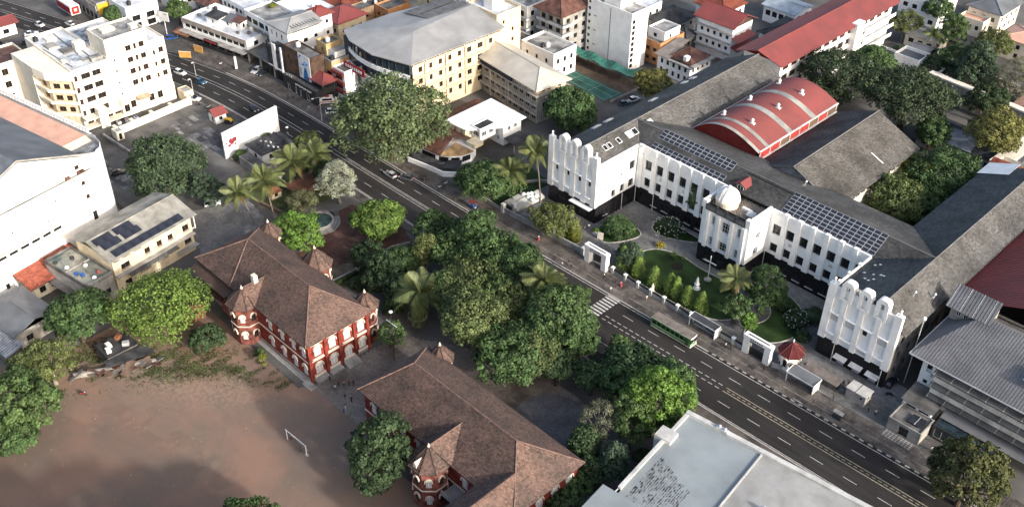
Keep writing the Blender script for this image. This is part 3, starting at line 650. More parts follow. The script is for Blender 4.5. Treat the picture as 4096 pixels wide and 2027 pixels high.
tiles_multi([(p, None) for p in PLN[:8]], .78, .5, SLATE, 'roof_slates', C, lift=.07, jit=.03, gap=.035)
tiles_multi([(p, None) for p in PLN[8:]], .62, .5, mat('brown_grey_slate', (.095, .091, .086), var=.28, sc=.12, tint=.42), 'hall_slates', C, lift=.07, jit=.03, gap=.035)
rl = MB()
for p, q in (((-.1, 24.6, 20), (-.1, 101.5, 20)), ((-.1, 46, 20), (84.3, 46, 20)), ((84.3, 23.6, 20), (84.3, 98.5, 20)), ((41.1, 57, 19), (41.1, 98.3, 19)), ((35.1, 57, 16.4), (41.1, 57, 19)), ((41.1, 57, 19), (47.1, 57, 16.4)), ((-.1, 46, 20), (5.7, 40.2, 17))):
    rl.tube([(p[0], p[1], p[2] + .06), (q[0], q[1], q[2] + .06)], .13, 6)
rl.build('ridge_roll', mat('lead_grey', (.17, .17, .17)), C)
gm = MB(); gm.poly([(35.1, 57.1, 15.9), (47.1, 57.1, 15.9), (41.1, 57.1, 18.8)]).build('hall_gable', mat('leaded_gable', (.17, .19, .21), var=.25, sc=.8), C)
gt = MB().box(12.5, 33, 46.3, 46.6, 19.75, 20.05).box(36, 49, 45.2, 45.5, 19.6, 19.95).build('roof_gutter', METAL_DK, C)
# hall flank and its back gable
mb = MB(); hw = [(1.2 + 2.5 * i, 10.8, 2.1, 1.5) for i in range(15)] + [(2 + 5 * i, 2, 2.4, 3) for i in range(7)]
wall_face(mb, (53.8, 60.4), (53.8, 98), 0, 12.9, hw, .3); mb.poly([(53.8, 98, 0), (30.4, 98, 0), (30.4, 98, 14.2), (41.1, 98, 18.7), (53.8, 98, 13)]); mb.build('hall_wall', W_CREAMW, C)
for o in hw: window(C, (53.8, 60.4), (53.8, 98), *o, style='dk', depth=.3)

# solar panels, each one a part
sp_ = MB(); sp_.box(-.79, .79, -.5, .5, 0, .05); sp_.mi = 1; sp_.box(-.73, .73, -.44, .44, .05, .058)
spm = sp_.mesh('solar_panel', [ALU, SOLAR]); sl_ = math.atan2(2.95, 5.7)
def panel_row(x, t): return (x, 40.55 + t * math.cos(sl_), 17.2 + .15 + t * math.sin(sl_))
for j in range(6):
    for i in range(15): link('solar_panel', spm, C, panel_row(49.5 + 1.62 * i, .52 + 1.03 * j), rot=(sl_, 0, 0))
for j, t in enumerate((.5, 1.55, 2.6, 4.1, 5.15, 6.2)):
    if j == 2: continue
    for i in range(14): link('solar_panel', spm, C, panel_row(9.8 + 1.62 * i, t), rot=(sl_, 0, 0))
# skylights
def skylight(x, y, w, h, side, mk=FRAME_W):
    if side == 'R': z = 20 - .517 * (x + .1); rot = (0, math.atan(.517), 0)
    else: z = 20 - .467 * (-.1 - x); rot = (0, -math.atan(.467), 0)
    f = MB(); f.box(-w / 2, w / 2, -h / 2, -h / 2 + .14, 0, .3).box(-w / 2, w / 2, h / 2 - .14, h / 2, 0, .3).box(-w / 2, -w / 2 + .14, -h / 2 + .14, h / 2 - .14, 0, .3).box(w / 2 - .14, w / 2, -h / 2 + .14, h / 2 - .14, 0, .3)
    o = f.build('skylight', mk, C, loc=(x, y, z + .04), rot=rot); MB().box(-w / 2 + .14, w / 2 - .14, -h / 2 + .14, h / 2 - .14, .1, .2).build('pane', GLASS if h < 1.9 else FRAME_W, o)
for x, y, w, h in ((2.6, 30.3, 1.7, 1.3), (2.6, 32, 1.7, 1.3), (2.6, 35.5, 1.7, 1.4), (2.5, 39.8, 2.0, 2.0), (2.5, 42, 1.9, 1.8), (2.3, 48.5, 1.7, 2.0)): skylight(x, y, w, h, 'R')
for x, y, w, h in ((-9.2, 40.5, 1.2, 3), (-9.3, 45.5, 1.2, 3), (-7.3, 62, 1.3, 3), (-8, 77, 1.6, 2), (-8, 81, 1.6, 2)): skylight(x, y, w, h, 'L')
# rooftop odds and ends
for x, y, z in ((46.8, 53.5, 17.4), (86.6, 32.5, 18), (89, 37.5, 16)):
    a = MB(); a.tube([(x, y, z), (x + .2, y, z + 1.5)], .09, 6).tube([(x - .5, y - .4, z), (x + .1, y, z + 1.0)], .07, 5).lathe([(.05, z + 1.4), (.3, z + 1.5), (.3, z + 1.6), (.1, z + 1.9)], (x + .2, y), 8).build('roof_ventilator', METAL_W if x > 88 else ALU, C)
for i, (x, y) in enumerate(((75.2, 37.2), (76.0, 37.9), (74.9, 33.2), (76.9, 33.3), (78.3, 33.8), (79, 33.7), (76.2, 31), (77.2, 30.6), (77.9, 31.5))):
    z = 16.9 + .274 * (x - 72.95); MB().slab([(x - .3, y - .2, z + .2), (x + .25, y - .15, z + .32), (x + .2, y + .2, z + .32), (x - .2, y + .25, z + .2)], .06).build('roof_patch', METAL_W, C)
MB().slab([(48.8, 82, 15.9), (52.5, 82.2, 14.25), (52.5, 82.6, 14.25), (48.8, 82.4, 15.9)], .06).build('roof_patch', METAL_W, C)
MB().tube([(91.6, 28, 0), (91.6, 28, 17.5)], .12, 8).build('pole', ALU, (q := thing('lamp_mast', 'tall grey mast with white globe in the alley beside the second wing', 'lamp post', 91.6, 28))).location = (-91.6, -28, 0)
MB().lathe([(.1, 17.4), (.45, 17.7), (.45, 18.1), (.15, 18.4)], (0, 0), 10).build('globe', METAL_W, q, smooth=True)

# ================================================================== RED BARREL HALL
Bh = site('barrel_hall', 'long hall with red barrel-vaulted roof, grey bands and red clerestory panels', 'building', 19, 78)
arc = [(8.4, 15.2), (10, 16.7), (12, 18.1), (14.5, 19.3), (17.2, 20.0), (20, 20.0), (22.7, 19.5), (25, 18.8), (27.2, 17.9), (29.3, 16.95)]
from itertools import pairwise
def dens(pts, k=3):
    P = np.array(pts); t = np.linspace(0, len(P) - 1, (len(P) - 1) * k + 1); return [(float(np.interp(s, range(len(P)), P[:, 0])), float(np.interp(s, range(len(P)), P[:, 1]))) for s in t]
cs = np.polyfit(np.array(arc)[:, 0], np.array(arc)[:, 1], 4); arc = [(x, float(np.polyval(cs, x))) for x in np.linspace(8.4, 29.5, 26)]
def vault(name, y0, y1, dz, m, th=.2):
    mb = MB(); mb.extrude([(x, z + dz) for x, z in arc] + [(x, z + dz - th) for x, z in arc[::-1]], 1, y0, y1)
    o = mb.build(name, m, Bh); return o
vault('vault_roof', 59.3, 97.6, 0, RED_BARREL)
GB = mat('grey_roof_band', (.30, .30, .28), var=.2, sc=.3, rough=.5)
for y0, y1 in ((59.15, 60.3), (63.0, 64.3), (73.2, 75.2), (84.6, 86.6)): vault('roof_band', y0, y1, .06, GB, .06)
MB().poly([(8.6, 59.6, 13.5)] + [(29.2, 59.6, 13.5)] + [(x, 59.6, z - .15) for x, z in arc[::-1][1:-1]]).build('front_gable', mat('dark_red_gable', (.17, .022, .02), var=.15), Bh)
MB().poly([(29.2, 97.3, 0), (8.6, 97.3, 0)] + [(x, 97.3, z - .15) for x, z in arc[1:-1]]).build('rear_gable', mat('dark_red_gable', (.17, .022, .02)), Bh)
yy = np.linspace(60.5, 97.3, 9)
RP = mat('red_panel', (.40, .055, .045), var=.15, rough=.5)
for i, (a, b) in enumerate(pairwise(yy)): MB().box(29.15, 29.3, a + .1, b - .1, 14.35, 16.7).build('clerestory_panel', mat('louvre_brown', (.16, .10, .07), rough=.4) if i in (2, 5, 7) else RP, Bh)
for y in yy: MB().box(29.12, 29.42, y - .1, y + .1, 14.3, 16.75).build('clerestory_post', METAL_W, Bh)
MB().box(29.1, 29.7, 60, 97.6, 16.75, 16.95).box(29.1, 29.75, 60, 97.6, 14.15, 14.32).build('clerestory_rail', METAL_W, Bh); MB().box(8.0, 8.6, 59.2, 97.6, 15.15, 15.5).build('eave_flashing', METAL_W, Bh)
MB().box(8.6, 29.1, 60, 97.2, 0, 14.2).build('hall_wall', MAROON, Bh)
for x, y in ((13.5, 66), (13.5, 78), (13.5, 92), (22, 66.5), (22, 78.5), (22, 90)):
    z = float(np.polyval(cs, x)); v = MB(); v.box(x - .7, x + .7, y - .5, y + .5, z - .2, z + .18).lathe([(.38, z + .1), (.38, z + .9), (.5, z + .95), (.3, z + 1.35)], (x, y), 10).build('roof_ventilator', METAL_W, Bh)
# ================================================================== BRICK SCHOOLS
AW = {}
def arched(root, A, B, s, zb, w, h, m=None, door=False):
    """white arched window: frame slab with bars > pane, arch trim proud of the brick"""
    m = m or FRAME_W; key = (w, h, m.name, door)
    if key not in AW:
        f = MB(); o = [(x, z) for x, z in arch_pts(0, w, 0, h, 9)]
        n = len(o); f.add([(x, -.05, z) for x, z in o] + [(x, .1, z) for x, z in o], [tuple(range(n))[::-1]] + [(i, (i + 1) % n, (i + 1) % n + n, i + n) for i in range(n)])
        p = MB()
        for k in (-1, 1):
            for zz in ((.2, h * .38), (h * .44, h * .72)): p.box(k * w * .25 - w * .16, k * w * .25 + w * .16, -.075, -.052, *zz)
        t = MB(); oo = arch_pts(0, w + .62, h - w * .5 - .25, h + .36, 9); ii = arch_pts(0, w + .2, h - w * .5 - .25, h + .12, 9); ring(t, oo, ii, -.3, .02)
        AW[key] = (f.mesh('window', m), p.mesh('pane', mat('pale_shutter_pane', (.50, .51, .52), var=.15) if m is FRAME_W else GLASS), t.mesh('arch_trim', TRIM))
    A = Vector((*A, 0)); B = Vector((*B, 0)); d = (B - A).normalized(); c = A + d * s + Vector((0, 0, zb))
    o = link('door' if door else 'window', AW[key][0], root, c, math.atan2(d.y, d.x)); link('pane', AW[key][1], o); link('arch_trim', AW[key][2], o)
def octo(root, cx, cy, r, zw, zr, win, over=.75, drop=.0, n=8, fin=True):
    a0 = math.pi / n; pts = [(cx + r * math.cos(a0 + 2 * math.pi * i / n), cy + r * math.sin(a0 + 2 * math.pi * i / n)) for i in range(n)]
    MB().prism(pts, drop, zw).build('bay_wall', BRICK_OLD, root)
    for z in (zw * .5, zw - .45):
        q = [(cx + (r + .18) * math.cos(a0 + 2 * math.pi * i / n), cy + (r + .18) * math.sin(a0 + 2 * math.pi * i / n)) for i in range(n)]; MB().prism(q, z, z + .22).build('string_course', TRIM, root)
    for i in range(n):
        A, B = pts[i], pts[(i + 1) % n]; mid = ((A[0] + B[0]) / 2 - cx, (A[1] + B[1]) / 2 - cy)
        L_ = math.dist(A, B)
        if mid[0] - mid[1] > -.6 * r and win:
            for zb in win: arched(root, A, B, L_ / 2, zb, min(1.0, L_ * .42), 2.0, FRAME_DK if i % 2 else FRAME_W)
    e = [(cx + (r + over) * math.cos(a0 + 2 * math.pi * i / n), cy + (r + over) * math.sin(a0 + 2 * math.pi * i / n), zw) for i in range(n)]
    F = [[e[i], e[(i + 1) % n], (cx, cy, zr)] for i in range(n)]
    mb = MB()
    for f in F: mb.slab(f, .15)
    mb.build('bay_roof', TILE_DK, root); tiles_multi([(f, None) for f in F], .42, .36, TILE, 'roof_tiles', root, lift=.06)
    rl = MB()
    for p in e: rl.tube([(p[0], p[1], p[2] + .08), (cx, cy, zr + .08)], .1, 5)
    rl.build('ridge_roll', TILE, root)
    if fin: MB().lathe([(.3, zr - .1), (.24, zr + .25), (.08, zr + .4), (.1, zr + .6), (.02, zr + .8)], (cx, cy), 8).build('finial', TRIM, root)
def school(root, x0, x1, y0, y1, ze, zr, ewin, swin, hips=(1, 1)):
    mb = MB()
    for k, (A, B) in SIDES(x0, x1, y0, y1).items(): wall_face(mb, A, B, 0, ze - .05, [], .1)
    mb.mi = 0; mb.build('wall', BRICK, root)
    SA, SB = SIDES(x0, x1, y0, y1)['S']; EA, EB = SIDES(x0, x1, y0, y1)['E']
    for s in swin:
        for zb in (1.3, 6.1): arched(root, SA, SB, s, zb, 1.3, 2.7)
    for s, door in ewin:
        arched(root, EA, EB, s, .9 if door else 1.5, 1.7, 3.1 if door else 2.7, door=door); arched(root, EA, EB, s, 6.2, 1.6, 2.8)
    for a, b, c_, d_ in ((x0 - .14, x1 + .14, y0 - .14, y0 - .003), (x1 + .003, x1 + .14, y0 - .003, y1 + .14)):
        for z in (.0, 5.05, 9.4): MB().box(a, b, c_, d_, z, z + (.7 if z == 0 else .28)).build('string_course' if z else 'plinth', TRIM if z else CONC, root)
    return SA, SB, EA, EB
def school_roof(root, x0, x1, y0, y1, ze, zr, rx0, rx1, ry, over=.9):
    X0, X1, Y0, Y1 = x0 - over, x1 + over, y0 - over, y1 + over
    ra, rb = (rx0, ry, zr), (rx1, ry, zr)
    F = [[(X0, Y0, ze), (X1, Y0, ze), rb, ra], [(X1, Y1, ze), (X0, Y1, ze), ra, rb], [(X0, Y1, ze), (X0, Y0, ze), ra], [(X1, Y0, ze), (X1, Y1, ze), rb]]
    mb = MB()
    for f in F: mb.slab(f, .22)
    mb.build('roof', TILE_DK, root); tiles_multi([(f, None) for f in F], .46, .40, TILE, 'roof_tiles', root, lift=.075, jit=.035, gap=.03)
    rl = MB()
    for p, q in (((X0, Y0, ze), ra), ((X0, Y1, ze), ra), ((X1, Y0, ze), rb), ((X1, Y1, ze), rb), (ra, rb)): rl.tube([(p[0], p[1], p[2] + .1), (q[0], q[1], q[2] + .1)], .16, 6)
    rl.build('ridge_roll', mat('ridge_clay', (.19, .12, .098), var=.2, sc=1.), root)
    return F
SA_ = site('brick_school', 'red brick school with hipped brown tile roof and octagonal bays beside the dirt playground', 'building', -17, -56)
_, _, EA, EB = school(SA_, -38, 3.4, -63.3, -47.4, 10.5, 15.6, [(2.4, 0), (6.2, 0), (10.1, 1), (13.8, 0)], [3, 7.5, 12.3, 27.5, 32, 36.2, 39.8])
F = school_roof(SA_, -38, 3.4, -63.3, -47.4, 10.5, 15.6, -30.2, -6.6, -54.7)
MB().tube([(-30.2, -54.7, 15.7), (-24.2, -64.2, 10.7)], .15, 6).build('ridge_roll', MATS['ridge_clay'], SA_)
for y in (-59, -55.3, -51.4, -47.9, -63.1): MB().box(3.4, 3.85, y - .35, y + .35, 0, 10.3).build('pilaster', BRICK, SA_)
for y, w in ((-61, 2.8), (-57.1, 2.8), (-53.2, 2.8), (-49.5, 2.6)):
    for z in (5.3, .75): MB().box(3.4, 3.75, y - w / 2, y + w / 2, z, z + .5).build('stone_sill', TRIM, SA_)
st = MB()
for i in range(5): st.box(3.55, 5.9 - i * .45, -55.0, -51.6, i * .18, (i + 1) * .18)
st.build('steps', CONC, SA_)
for y in (-61, -57.3): MB().box(3.55, 4.9, y - 1.6, y + 1.6, 0, .45).build('planter_plinth', CONC, SA_)
MB().box(2.5, 5.6, -65.2, -63.5, 0, .25).box(-20, 2.5, -64.6, -63.5, 0, .2).build('apron', CONC, SA_)
octo(SA_, -18.4, -64.4, 3.3, 10.2, 13.6, (1.6, 6.3)); octo(SA_, -18.8, -44.8, 3.2, 9.8, 14.2, (6.0,)); octo(SA_, .4, -45.6, 2.4, 9.6, 13.0, (1.5, 6.0)); octo(SA_, -36.6, -45.6, 2.3, 9.6, 12.8, (6.0,))
def valley(root, cx, cy, za, yr, w, ye, ze):
    f = [[(cx, cy, za), (cx + w, ye, ze), (cx, yr, za)], [(cx, yr, za), (cx - w, ye, ze), (cx, cy, za)]]; mb = MB()
    for q in f: mb.slab(q, .1)
    mb.build('valley_roof', TILE_DK, root); tiles_multi([(q, None) for q in f], .44, .38, TILE, 'roof_tiles', root, lift=.06); MB().tube([(cx, cy, za + .1), (cx, yr, za + .1)], .12, 6).build('ridge_roll', MATS['ridge_clay'], root)
valley(SA_, -18.4, -64.4, 13.55, -58.2, 4.1, -64.15, 10.6)
MB().box(-19.2, -18, -61.4, -60.4, 12.5, 15.2).build('chimney', TRIM, SA_)
MB().box(-37.8, -24, -65.3, -63.45, 5.0, 5.3).build('balcony', TILE, SA_); MB().box(-26, -22.5, -66, -63.45, 3.5, 6.2).build('oriel', BRICK_OLD, SA_)
for x in np.arange(-37.5, -24, 1.9): MB().box(x - .08, x + .08, -65.2, -65.05, 5.3, 8.7).build('balcony_post', FRAME_BR, SA_)
MB().slab([(-38.6, -66.2, 8.6), (-23.8, -66.2, 8.6), (-23.8, -63.6, 9.4), (-38.6, -63.6, 9.4)], .1).build('balcony_roof', TILE, SA_)
SB_ = site('brick_school', 'red brick school with long brown tile roof at the bottom of the picture', 'building', 43, -55)
school(SB_, 22, 64.2, -62.9, -46.4, 10.5, 15.5, [(2.4, 0), (6.4, 0), (10.4, 0), (14.2, 0)], [3, 7.5, 12, 16.5, 29.5, 33])
school_roof(SB_, 22, 64.2, -62.9, -46.4, 10.5, 15.5, 27.4, 55.9, -54.1)
octo(SB_, 44.6, -65.4, 3.4, 10.3, 13.9, (1.6, 6.2)); octo(SB_, 24.8, -45.3, 2.3, 9.8, 13.2, (6.0,))
valley(SB_, 44.6, -65.4, 13.85, -57.1, 4.3, -63.75, 10.6)
MB().add([(44.15, -68.9, 10.9), (45.05, -68.9, 10.9), (45.05, -68.9, 11.7), (44.6, -68.9, 12.3), (44.15, -68.9, 11.7), (44.6, -67, 12.3)], [(0, 1, 2, 3, 4), (1, 5, 2), (2, 5, 3), (3, 5, 4), (4, 5, 0)]).build('dormer', TRIM, SB_)
MB().box(55.8, 63.8, -78, -63, 0, 10.4).build('wing_wall', BRICK, SB_)
wf = [[(55, -79, 10.5), (59.8, -79, 13.6), (59.8, -58, 13.6), (55, -62.9, 10.5)][::-1], [(59.8, -79, 13.6), (64.6, -79, 10.5), (64.6, -62.9, 10.5), (59.8, -58, 13.6)][::-1]]
mb = MB()
for f in wf: mb.slab(f[::-1], .2)
mb.build('wing_roof', TILE_DK, SB_); tiles_multi([(f, None) for f in wf], .46, .40, TILE, 'roof_tiles', SB_, lift=.075, jit=.035)
MB().box(48.5, 55.6, -66.3, -62.95, 4.6, 4.9).box(48.5, 55.6, -66.3, -66.1, 4.9, 5.9).build('gallery', mat('grey_gallery', (.3, .29, .28), var=.2), SB_)
# low brick outhouse between the yellow-green tree and the school
o = site('brick_outhouse', 'low brick outhouse with pale roof edge between the yellow-green tree and brick school', 'building', -34, -71)
block(o, -39, -31, -73.5, -68, 0, 4.2, BRICK_OLD, {'E': [(2.7, 1.2, 1.4, 1.6)], 'S': [(3, 1.2, 1.4, 1.6)]}); r, g_ = roof_hip(o, -39, -31, -73.5, -68, 4.2, 5.6, TILE_DK, 'x', (0, 0), .5, tile=(.5, .42, TILE)); gable(o, g_, BRICK_OLD)
MB().box(-39.6, -30.4, -74.4, -73.5, 3.9, 4.15).build('eave_board', TRIM, o)
# ================================================================== HOTEL (cream-white, top left)
H = site('hotel_block', 'tall cream-white hotel block with small brown windows and cluttered white roof', 'building', -140, -35)
fe = [(y + 48, z, w, 1.7) for z in (3.9, 7.6, 11.3, 15.0) for y, w in ((-47.1, .9), (-44.1, 2.7), (-40.8, 2.5))]
fs = [(x + 136, z, 1.4, 1.5) for z in (4, 7.6, 11.3, 15) for x in (-134.8, -132.5, -130.6)]
block(H, -160, -130, -48, -36.5, 0, 18, W_CREAMW, {'E': fe}, roof=FLAT_WHITE, par=.7, style='br')
te = [(y + 36.5, z, w, 1.7) for z in (7.7, 11.4, 15.1, 18.8) for y, w in ((-29.8, 1.7), (-27.7, .8), (-25.6, 1.6))] + [(y + 36.5, z, .6, .6) for z in (6, 9.7, 13.5, 17) for y in (-34.6,)]
block(H, -141, -130.5, -36.5, -23.6, 0, 23.6, W_CREAMW, {'E': te}, roof=FLAT_ROOF, par=.6, style='br')
block(H, -141, -130.2, -23.6, -18.4, 0, 19.4, W_CREAMW, {'E': [(1.2, z, .7, 1.5) for z in (7.7, 11.4, 15.1)] + [(3.5, z, 1.5, 1.7) for z in (7.7, 11.4, 15.3)]}, roof=FLAT_WHITE, par=.5, style='br')
block(H, -158, -141, -36.5, -24, 0, 17.9, W_CREAMW, roof=FLAT_WHITE, par=.7)
MB().prism([(-136, -53.5), (-130, -48.01), (-142, -48.01), (-142, -54.6), (-141, -54.6)], 15.4, 18).prism([(-142, -54.6), (-142, -48.02), (-154, -48.02), (-154, -55)], 0, 18.02).build('corner_wing', W_CREAMW, H)
MB().prism([(-136.6, -52.3), (-131.5, -48.01), (-142, -48.01), (-142, -53)], 0, 15.4).build('recessed_wall', CREAM, H)
for z in (4.2, 7.9, 11.6): MB().prism([(-136, -53.5), (-130.2, -48.2), (-131, -47.6), (-142, -48.01), (-142, -54.4)], z - .15, z + .1).build('balcony_slab', W_CREAMW, H); MB().prism([(-136.05, -53.6), (-130, -48.2), (-130.2, -48.0), (-136.1, -53.3), (-142, -54.2), (-142, -54.5)], z + .1, z + .9).build('balcony_front', W_CREAMW, H)
a_, b_ = (-142, -53), (-136.6, -52.3)
for z in (5, 8.7, 12.4): window(H, (-136.6, -52.3), (-131.5, -48.01), 2, z, 1.9, 1.5, 'br', depth=.05); window(H, (-136.6, -52.3), (-131.5, -48.01), 5, z, 1.6, 1.5, 'br', depth=.05); window(H, (-142, -53), (-136.6, -52.3), 2.8, z, 1.8, 1.5, 'br', depth=.05)
for z in (6.3, 10, 13.8): MB().box(-130, -128.9, -46.8, -38.5, z - .12, z).build('ledge', W_CREAMW, H)
block(H, -166, -154, -61, -50, 0, 15.2, W_CREAMW, {'E': [(3, z, 1.8, 2) for z in (4, 8, 12)], 'S': [(6, z, 1.8, 2) for z in (4, 8, 12)]}, roof=BROWNROOF, par=.7, style='br')
MB().box(-130, -128.4, -36.4, -19, 0, 5.6).build('podium', W_CREAMW, H)
for i, y in enumerate((-35, -32.8, -26.8, -24)): window(H, (-128.4, -36.4), (-128.4, -19), y + 36.4, 2.2 if i else 1.5, 1.6, 2.2, 'br', depth=.05)
MB().slab([(-128.3, -31.8, 5.4), (-126.2, -31.8, 4.8), (-126.2, -27.8, 4.8), (-128.3, -27.8, 5.4)], .12).build('tiled_canopy', mat('tan_tile', (.36, .29, .2), var=.2), H)
MB().box(-129, -126.5, -44.5, -41.8, 0, 6.2).build('white_screen', W_CREAMW, H)
for z in (.9, 3.5): MB().box(-129.9, -127, -48.2, -36.6, z, z + .25).build('podium_ledge', W_CREAMW, H)
for y in (-46, -43, -40, -37.5): window(H, (-130, -48), (-130, -36.5), y + 48, 1.2, 1.8, 2, 'br', depth=-.02)
# roof clutter
for x0, x1, y0, y1, h, m in ((-139, -137, -47, -45.5, .5, W_CREAMW), (-152, -148, -46, -43, .7, CONC), (-146, -142.5, -44, -40, .5, CONC_DK), (-156, -153.5, -44, -41, .8, W_CREAMW), (-136, -134, -42, -39, .35, CONC), (-150, -146, -34, -31, .6, CONC), (-145, -143, -32, -27, .4, FLAT_ROOF), (-154, -151, -31, -28, .7, W_CREAMW), (-144.5, -142, -40.5, -37.5, 2.4, W_CREAMW), (-134.2, -132, -40.5, -37, 1.2, FLAT_ROOF)):
    MB().box(x0, x1, y0, y1, 17.7, 18 + h).build('roof_plant', m, H)
for x0, y0, x1, y1 in ((-158, -40, -140, -41), (-150, -47, -133, -46), (-150, -38.5, -132, -39.5), (-147, -36, -143, -26)): MB().tube([(x0, y0, 18.15), (x1, y1, 18.15)], .12, 5).build('roof_pipe', CONC_DK, H)
for x0, x1, y0, y1 in ((-152, -146, -42.5, -38.5), (-141, -136, -44, -41), (-156, -150, -35, -30), (-147, -143, -30, -25)): MB().box(x0, x1, y0, y1, 17.98, 18.03).build('roof_patch', mat('blue_grey_patch', (.40, .45, .50), var=.35, sc=.6), H)
MB().box(-138.5, -136, -34, -30, 23.6, 24.4).box(-135, -133, -26.5, -24.5, 23.6, 24.8).build('roof_box', W_CREAMW, H)
# its boundary wall and yard pieces
wl2 = site('yard_wall', 'cream boundary wall along the edge of the hotel yard', 'wall', -121, -30)
MB().prism([(-120.5, -43), (-120, -43), (-121.9, -18), (-122.4, -18)], 0, 2.3).build('wall', W_CREAMW, wl2)
for y in (-43, -37.5, -31, -24.5, -18.2): MB().box(-121.8 + (-43 - y) * .05, -120.4 + (-43 - y) * .05, y - .5, y + .5, 0, 2.7).build('pillar', W_CREAMW, wl2)
for i, (x, y, w, d, h, m, l) in enumerate(((-126, -17, 4, 3, 3.2, CREAM, 'plain cream cabin at the road end of the hotel yard wall'), (-118.5, -43.5, 3, 2.2, 2.6, W_CREAMW, 'white box hut at the inner end of the hotel yard wall'))):
    t = site('yard_cabin', l, 'cabin', x, y); block(t, x - w / 2, x + w / 2, y - d / 2, y + d / 2, 0, h, m, {'E': [(d / 2, .1, .9, 2)]}, roof=FLAT_ROOF, par=.2)
for i, (x, y, c) in enumerate(((-124.7, -40, 'white'), (-124.2, -37.5, 'red'), (-123.6, -35, 'white'))):
    t = site('ac_unit', ('boxy white air-conditioning unit at the yard wall', 'squat condenser with red label at the yard wall', 'air-conditioning unit with blue top at the yard wall')[i], 'air conditioner', x, y)
    MB().box(x - .7, x + .7, y - .5, y + .5, 0, 1.5).build('casing', METAL_W, t); MB().lathe([(.4, 1.5), (.4, 1.62), (.1, 1.62)], (x, y), 12).build('fan_grille', (METAL_DK, RED_METAL, BLUE_P)[i], t)

# ================================================================== AUDITORIUM (left edge)
A_ = thing('auditorium', 'huge white windowless auditorium with gabled side wall and grey roof at the left edge', 'building', -72, -81, 10.97)
mb = MB(); prof = [(-26, 23.4), (-5.1, 31.4), (9.4, 25.8), (13.5, 24.4), (16, 23.5)]
ops = [(-24 + 2.95 * i + 26, 9.8, 2.2, .9) for i in range(9)] + [(34.5, 22.2, 1.2, 1.7), (35.1, 17.5, 1, 1.2), (35.4, 13.5, 1.0, 1.3), (36, 7, 1.2, 2.6), (10, 2, 1, 1.6), (6, 14, .6, .5), (15, 15, .6, .5), (27, 17, .6, .5), (33, 19.7, 1, .4), (24, 13, .6, .5)]
wall_face(mb, (0, -26), (0, 13), 0, 23.4, ops, .35)
mb.poly([(0, -26, 23.4), (0, 13, 23.4), (0, 13, 24.6), (0, 9.4, 25.8), (0, -5.1, 31.4)])
cur = [(-2.2 - 9.5 * math.sin(t) + 2.2 * math.cos(t), 13 + 6 * math.sin(t)) for t in np.linspace(0, 1.45, 9)]
cur = [(0, 13)] + [(-.4, 14.6), (-1.6, 16.6), (-3.6, 18.2), (-6.2, 19.1), (-9.5, 19.5)]
for (a, b) in pairwise(cur): mb.poly([(*a, 0), (*b, 0), (*b, 24.0), (*a, 24.4 if a[1] > 13 else 24.6)])
mb.poly([(-9.5, 19.5, 0), (-62, 19.5, 0), (-62, 19.5, 24), (-9.5, 19.5, 24)])
mb.build('wall', W_WHITE, A_)
for o in ops: window(A_, (0, -26), (0, 13), *o, style='br' if o[1] > 12 else 'dk', depth=.35, cols=3 if o[2] > 2 else 2)
for a, b in (((0, -5.1, 31.4), (0, 9.4, 25.8)), ((0, 9.4, 25.8), (0, 13, 24.5)), ((0, -26, 23.4), (0, -5.1, 31.4))): MB().tube([a, b], .2, 6).build('coping', CONC, A_)
MB().slab([(.1, -5.1, 31.2), (.1, 10.5, 25.1), (-62, 10.5, 25.1), (-62, -5.1, 31.2)], .3).build('roof_slope', SLATEGREY, A_); MB().slab([(.1, -27, 23.0), (.1, -5.1, 31.2), (-62, -5.1, 31.2), (-62, -27, 23.0)], .3).build('roof_slope', mat('blue_grey_tile', (.15, .165, .19), var=.15), A_)
MB().box(-62, -9, 10.5, 18.2, 23.2, 24.0).build('strip_roof', SALMON, A_)
MB().prism([(-9, 10.5), (-.4, 10.5), (-.4, 13.5)] + [(x, y - .5) for x, y in cur[2:]] + [(-9, 18.6)], 22.6, 23.1).build('corner_roof', FLAT_ROOF, A_)
MB().slab([(-8.9, 10.6, 24.0), (-8.9, 18.1, 24.0), (-7, 18.1, 23.2), (-7, 10.6, 23.2)], .1).build('strip_roof_end', CREAM, A_)
MB().box(-62, -8.6, 19.1, 19.6, 25.0, 25.2).box(-62, -8.6, 19.1, 19.6, 23.95, 24.1).build('balustrade_rail', W_WHITE, A_)
bp_ = MB().box(-.3, .3, 19.15, 19.55, 24.1, 25.0).mesh('baluster', W_WHITE)
for x in np.arange(-61, -9, 1.25): link('baluster', bp_, A_, (x, 0, 0))
lg = MB().box(0, .5, -26, 12, 21.0, 21.15).build('ledge', CONC_DK, A_); MB().box(0, .5, -24.5, 9.5, 11.4, 11.5).build('ledge', CONC, A_)
for y, z in ((9.3, 21.2), (5.3, 21.2), (8.6, 21.2)): MB().box(.05, .7, y - .6, y + .6, z, z + .7).build('ledge_unit', BROWNROOF, A_)

